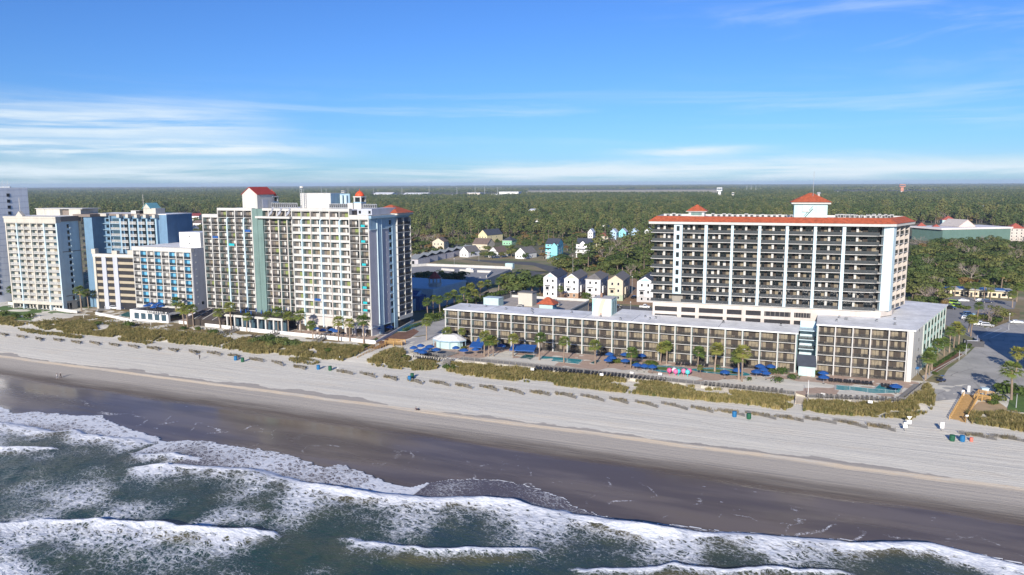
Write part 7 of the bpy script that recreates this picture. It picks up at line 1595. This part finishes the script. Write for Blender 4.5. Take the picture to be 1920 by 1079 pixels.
# ---- vehicles
def vehicle(kind, paint, label, P, rz, group=None):
    t = thing('parked_car', label, {'pickup': 'pickup', 'van': 'van'}.get(kind, 'car'), (*P[:2], 3.02), rz, group); h = {'suv': 1.72, 'sedan': 1.45, 'pickup': 1.78, 'van': 2.1}[kind]
    low = [(-2.3, .35), (2.3, .35), (2.34, .75), (2.2, .95), (1.1, 1.02)]
    top = {'suv': [(.55, h), (-1.9, h), (-2.25, 1.0)], 'sedan': [(.35, h), (-.95, h), (-1.7, 1.02), (-2.28, .95)], 'pickup': [(.5, h), (-.55, h), (-.75, 1.1), (-2.3, 1.1)], 'van': [(.9, h), (-2.2, h), (-2.3, 1.0)]}[kind]
    b = MB(); pf = low + top + [(-2.34, .7)]; w_ = .92
    def wy(z): return w_ if z < 1.05 else w_ - (z - 1.05) * .22
    n = len(pf)
    for i in range(n): j = (i + 1) % n; (x0, z0_), (x1, z1_) = pf[i], pf[j]; b.face([(x0, -wy(z0_), z0_), (x0, wy(z0_), z0_), (x1, wy(z1_), z1_), (x1, -wy(z1_), z1_)], paint)
    b.face([(x, -wy(z), z) for x, z in pf], paint); b.face([(x, wy(z), z) for x, z in pf][::-1], paint); b.build('body', t)
    g = MB(); ct = top[0]; rt = top[1]; z1_ = h - .1
    for s in (-1, 1): g.face([(ct[0] + .38, s * (wy(1.1) + .006), 1.1), (ct[0] + .05, s * (wy(z1_) + .006), z1_), (rt[0] + .1, s * (wy(z1_) + .006), z1_), (rt[0] - .05, s * (wy(1.1) + .006), 1.1)], GLASS)
    g.face([(1.08, -.78, 1.07), (1.08, .78, 1.07), (ct[0] + .06, .68, h - .06), (ct[0] + .06, -.68, h - .06)], GLASS)
    x_, z_ = top[2]; g.face([(x_ - .03 + .02, -.7, max(1.12, z_)), (rt[0] - .06, -.65, h - .1), (rt[0] - .06, .65, h - .1), (x_ - .03 + .02, .7, max(1.12, z_))], GLASS); g.build('window', t)
    if kind == 'pickup': b = MB(); b.box(-2.2, -.85, -.75, .75, 1.1, 1.104, DARK); b.build('cargo_bed', t)
    wm3 = MB(); wm3.tube([(0, -.11, 0), (0, .11, 0)], [.34, .34], 14, TIRE); wm3.tube([(0, -.13, 0), (0, .13, 0)], [.2, .2], 10, METALG); me = wm3.mesh('wheel')
    for x_ in (1.45, -1.4):
        for y_ in (-.84, .84): link(bpy.data.objects.new('wheel', me), t, (x_, y_, .34))
    hl = MB(); hl.box(2.3, 2.36, -.12, .12, .68, .82, WHITEP); 
    for y_ in (-.65, .65): link(bpy.data.objects.new('headlight', hl.mesh('headlight')), t, (0, y_, 0))
    return t
PW = M('white_car_paint', (.74, .75, .76), .3, .03, 1, coat=.6); PS = M('silver_car_paint', (.42, .43, .45), .3, .05, 1, metal=.4, coat=.6); PN = M('navy_car_paint', (.015, .025, .07), .25, .05, 1, coat=.8); PBk = M('black_car_paint', (.015, .015, .018), .25, .05, 1, coat=.8); PL = M('lime_green_wrap', (.40, .62, .06), .35, .05, 1, coat=.5); PBl = M('pale_blue_car_paint', (.22, .36, .50), .3, .05, 1, coat=.6)
for kd, pt, lab, px, py, rz in (('suv', PW, 'white car parked beside the red roofed turret', 1067, 576, 0), ('sedan', PS, 'silver car behind the white one near the red turret', 1060, 571, 10), ('suv', PW, 'white car at the right of the group by the turret', 1079, 578, 4), ('suv', PN, 'dark car between the white cars by the turret', 1073, 571, 2), ('pickup', PW, 'white pickup on the side street by the wide tower', 1209, 578, 2), ('sedan', PBk, 'dark car beside the coloured stair block', 1157, 577, 6), ('suv', PW, 'white car parked by the garage behind the palms', 216, 580, 12), ('suv', PN, 'navy car parked next to the white one by the garage', 231, 580, 12), ('van', PL, 'lime green van in the car park before the motel', 1790, 571, -30), ('van', PL, 'second lime van, nearer the corner hotel', 1796, 577, -30), ('suv', PS, 'silver car in the corner car park', 1813, 600, 5), ('suv', PBl, 'pale blue car behind the silver one', 1816, 592, 5), ('pickup', PW, 'white pickup under the palms by the street', 1838, 611, -8), ('suv', PS, 'silver car beside the white pickup', 1851, 613, -8), ('sedan', PW, 'white car at the inland edge of the corner car park', 1806, 566, 10), ('suv', PBk, 'black car near the lime vans in the corner car park', 1782, 580, -25), ('sedan', PS, 'silver car before the cream motel doors', 1838, 566, 4), ('suv', PN, 'navy car before the cream motel doors', 1851, 568, 4), ('sedan', PW, 'white car on the cross street at the right edge', 1905, 607, 8), ('sedan', PBk, 'dark car on the driveway between two narrow houses', 1190, 560, 70), ('sedan', PW, 'white car on the shaded parking deck', 881, 513, 0)):
    v = vehicle(kd, pt, lab, G(px, py), R(rz))
    if 'parking deck' in lab: v.location = G(px, py - 6, 7.52)
t = thing('utility_cart', 'dark blue utility cart parked at the street end', 'cart', G(1765, 716, 2.95), R(40)); b = MB(); b.box(-1.1, 1.1, -.6, .6, .35, .8, PN); b.build('body', t); b = MB(); b.box(-.7, .6, -.6, .6, 1.75, 1.82, PN); b.build('roof', t); b = MB(); b.box(-.5, .1, -.5, .5, .8, 1.2, DARK); b.build('seat', t)
for x in (-.65, .55):
    for y in (-.55, .55): b = MB(); b.rod((x, y, .8), (x, y, 1.75), .03, DARK); b.build('roof_post', t); b = MB(); b.tube([(x * 1.1, y - .08, .28), (x * 1.1, y + .08, .28)], [.28, .28], 10, TIRE); b.build('wheel', t)
t = thing('dumpster_enclosure', 'dark fenced bin enclosure at the corner of the street', 'bin enclosure', G(1812, 650), R(8)); b = MB(); b.box(0, 5.5, 0, .2, 0, 2, M('dark_grey_fence', (.07, .07, .08))); b.box(0, .2, .2, 4, 0, 2, M('dark_grey_fence')); b.box(5.3, 5.5, .2, 4, 0, 2, M('dark_grey_fence')); b.build('fence_panel', t)
t = thing('lifeguard_box', 'small pale blue cabin on top of the yellow lumber', 'cabin', G(1845, 741, 3.0), R(10)); b = MB(); b.box(-.8, .8, -.7, .7, 0, 1.9, LBLUE); b.build('wall', t); b = MB(); b.box(-.95, .95, -.85, .85, 1.9, 2.05, LBLUE); b.build('roof', t)
# ---- people
def person(label, P, rz, joints, radii, edges, cols, hairc):
    """one continuous skinned body; clothing colours by zone"""
    me = bpy.data.meshes.new('person'); me.from_pydata(joints, edges, []); o = bpy.data.objects.new('person', me); col.objects.link(o)
    m = o.modifiers.new('s', 'SKIN'); m.use_smooth_shade = True
    for i, v in enumerate(me.skin_vertices[0].data): v.radius = (radii[i], radii[i]); v.use_root = i == 0
    o.modifiers.new('d', 'SUBSURF').levels = 1
    dg = bpy.context.evaluated_depsgraph_get(); ev = o.evaluated_get(dg); nm = bpy.data.meshes.new_from_object(ev); bpy.data.objects.remove(o)
    for c_ in cols: nm.materials.append(c_[0])
    for p in nm.polygons:
        c_ = p.center; p.material_index = next((i for i, (mt, f) in enumerate(cols) if f(c_)), 0)
    q = link(bpy.data.objects.new('person', nm), None, P, rz); tag(q, label, 'person')
    h = MB(); hx, hy, hz = joints[3]; h.tube([(hx, hy + .02, hz + .02), (hx, hy + .03, hz + .08), (hx, hy + .02, hz + .15)], [.115, .11, .05], 10, hairc); h.build('hair', q, (0, 0, 0), 0, True); return q
JW = [(0, 0, .95), (0, -.02, 1.2), (0, 0, 1.45), (0, -.02, 1.64), (.1, .02, .9), (.12, -.18, .5), (.12, -.10, .05), (.12, -.24, .03), (-.1, .02, .9), (-.12, .12, .5), (-.12, .32, .08), (-.12, .22, .03), (.2, 0, 1.42), (.25, .12, 1.15), (.24, .02, .9), (-.2, 0, 1.42), (-.25, -.12, 1.15), (-.24, -.25, .92)]
RW_ = [.14, .14, .09, .10, .1, .065, .045, .035, .1, .065, .045, .035, .07, .05, .04, .07, .05, .04]
EW = [(0, 1), (1, 2), (2, 3), (0, 4), (4, 5), (5, 6), (6, 7), (0, 8), (8, 9), (9, 10), (10, 11), (2, 12), (12, 13), (13, 14), (2, 15), (15, 16), (16, 17)]
def clothes(shirt, legs): return [(shirt, lambda c: c.z > .95 and c.z < 1.5 and not (abs(c.x) > .2 and c.z < 1.15)), (legs, lambda c: c.z <= .95 and c.z > .1 and abs(c.x) < .2), (SKIN, lambda c: True)]
HAIR = M('dark_hair', (.04, .03, .025), .7)
CW, CB, CG = M('white_shirt', (.72, .72, .72), .9), M('black_clothes', (.02, .02, .024), .9), M('grey_shorts', (.25, .25, .28), .9)
person('person in a white shirt walking near the water', GB(107.5, 711), R(-70), JW, RW_, EW, clothes(CW, CG), HAIR)
person('person in dark clothes walking beside the white shirted one', GB(114, 709.5), R(-70), JW, RW_, EW, clothes(CB, CB), M('white_cap', (.7, .7, .7)))
person('lone person in dark clothes walking on the upper sand', GB(374.5, 674.5), R(200), JW, RW_, EW, clothes(CB, CB), HAIR)
JS = [(0, 0, .14), (0, .12, .40), (0, .15, .62), (0, .10, .82), (.1, -.02, .14), (.13, -.38, .34), (.13, -.72, .07), (.13, -.86, .08), (-.1, -.02, .14), (-.13, -.40, .30), (-.13, -.76, .07), (-.13, -.9, .08), (.2, .15, .60), (.28, .28, .36), (.3, .38, .08), (-.2, .15, .60), (-.28, .28, .36), (-.3, .38, .08)]
person('person in dark clothes sitting alone on the sand by the tan berm', GB(781, 769.5), R(150), JS, RW_, EW, [(M('plum_clothes', (.07, .03, .05), .9), lambda c: c.z > .0 and not c.z > .70 and c.y > -.6), (SKIN, lambda c: True)], HAIR)
b = MB(); b.tube([(0, 0, 0), (0, 0, .12), (0, 0, .3)], [.3, .36, .15], 8, CB); tag(b.build('beach_bag', None, GB(785, 769)), 'dark beach bag beside the seated person', 'bag')
# ---- the air
hz = bpy.data.materials.new('haze'); hz.use_nodes = True; N = hz.node_tree.nodes; N.remove(N['Principled BSDF']); pv = N.new('ShaderNodeVolumePrincipled'); pv.inputs['Color'].default_value = (.62, .76, 1.0, 1); pv.inputs['Density'].default_value = .000055; pv.inputs['Anisotropy'].default_value = 0.
hz.node_tree.links.new(pv.outputs[0], N['Material Output'].inputs['Volume'])
b = MB(); b.box(-16000, 14000, -80, 24500, -4.5, 92, hz); tag(b.build('haze'), 'thin blue sea air over the whole coast', kind='stuff')
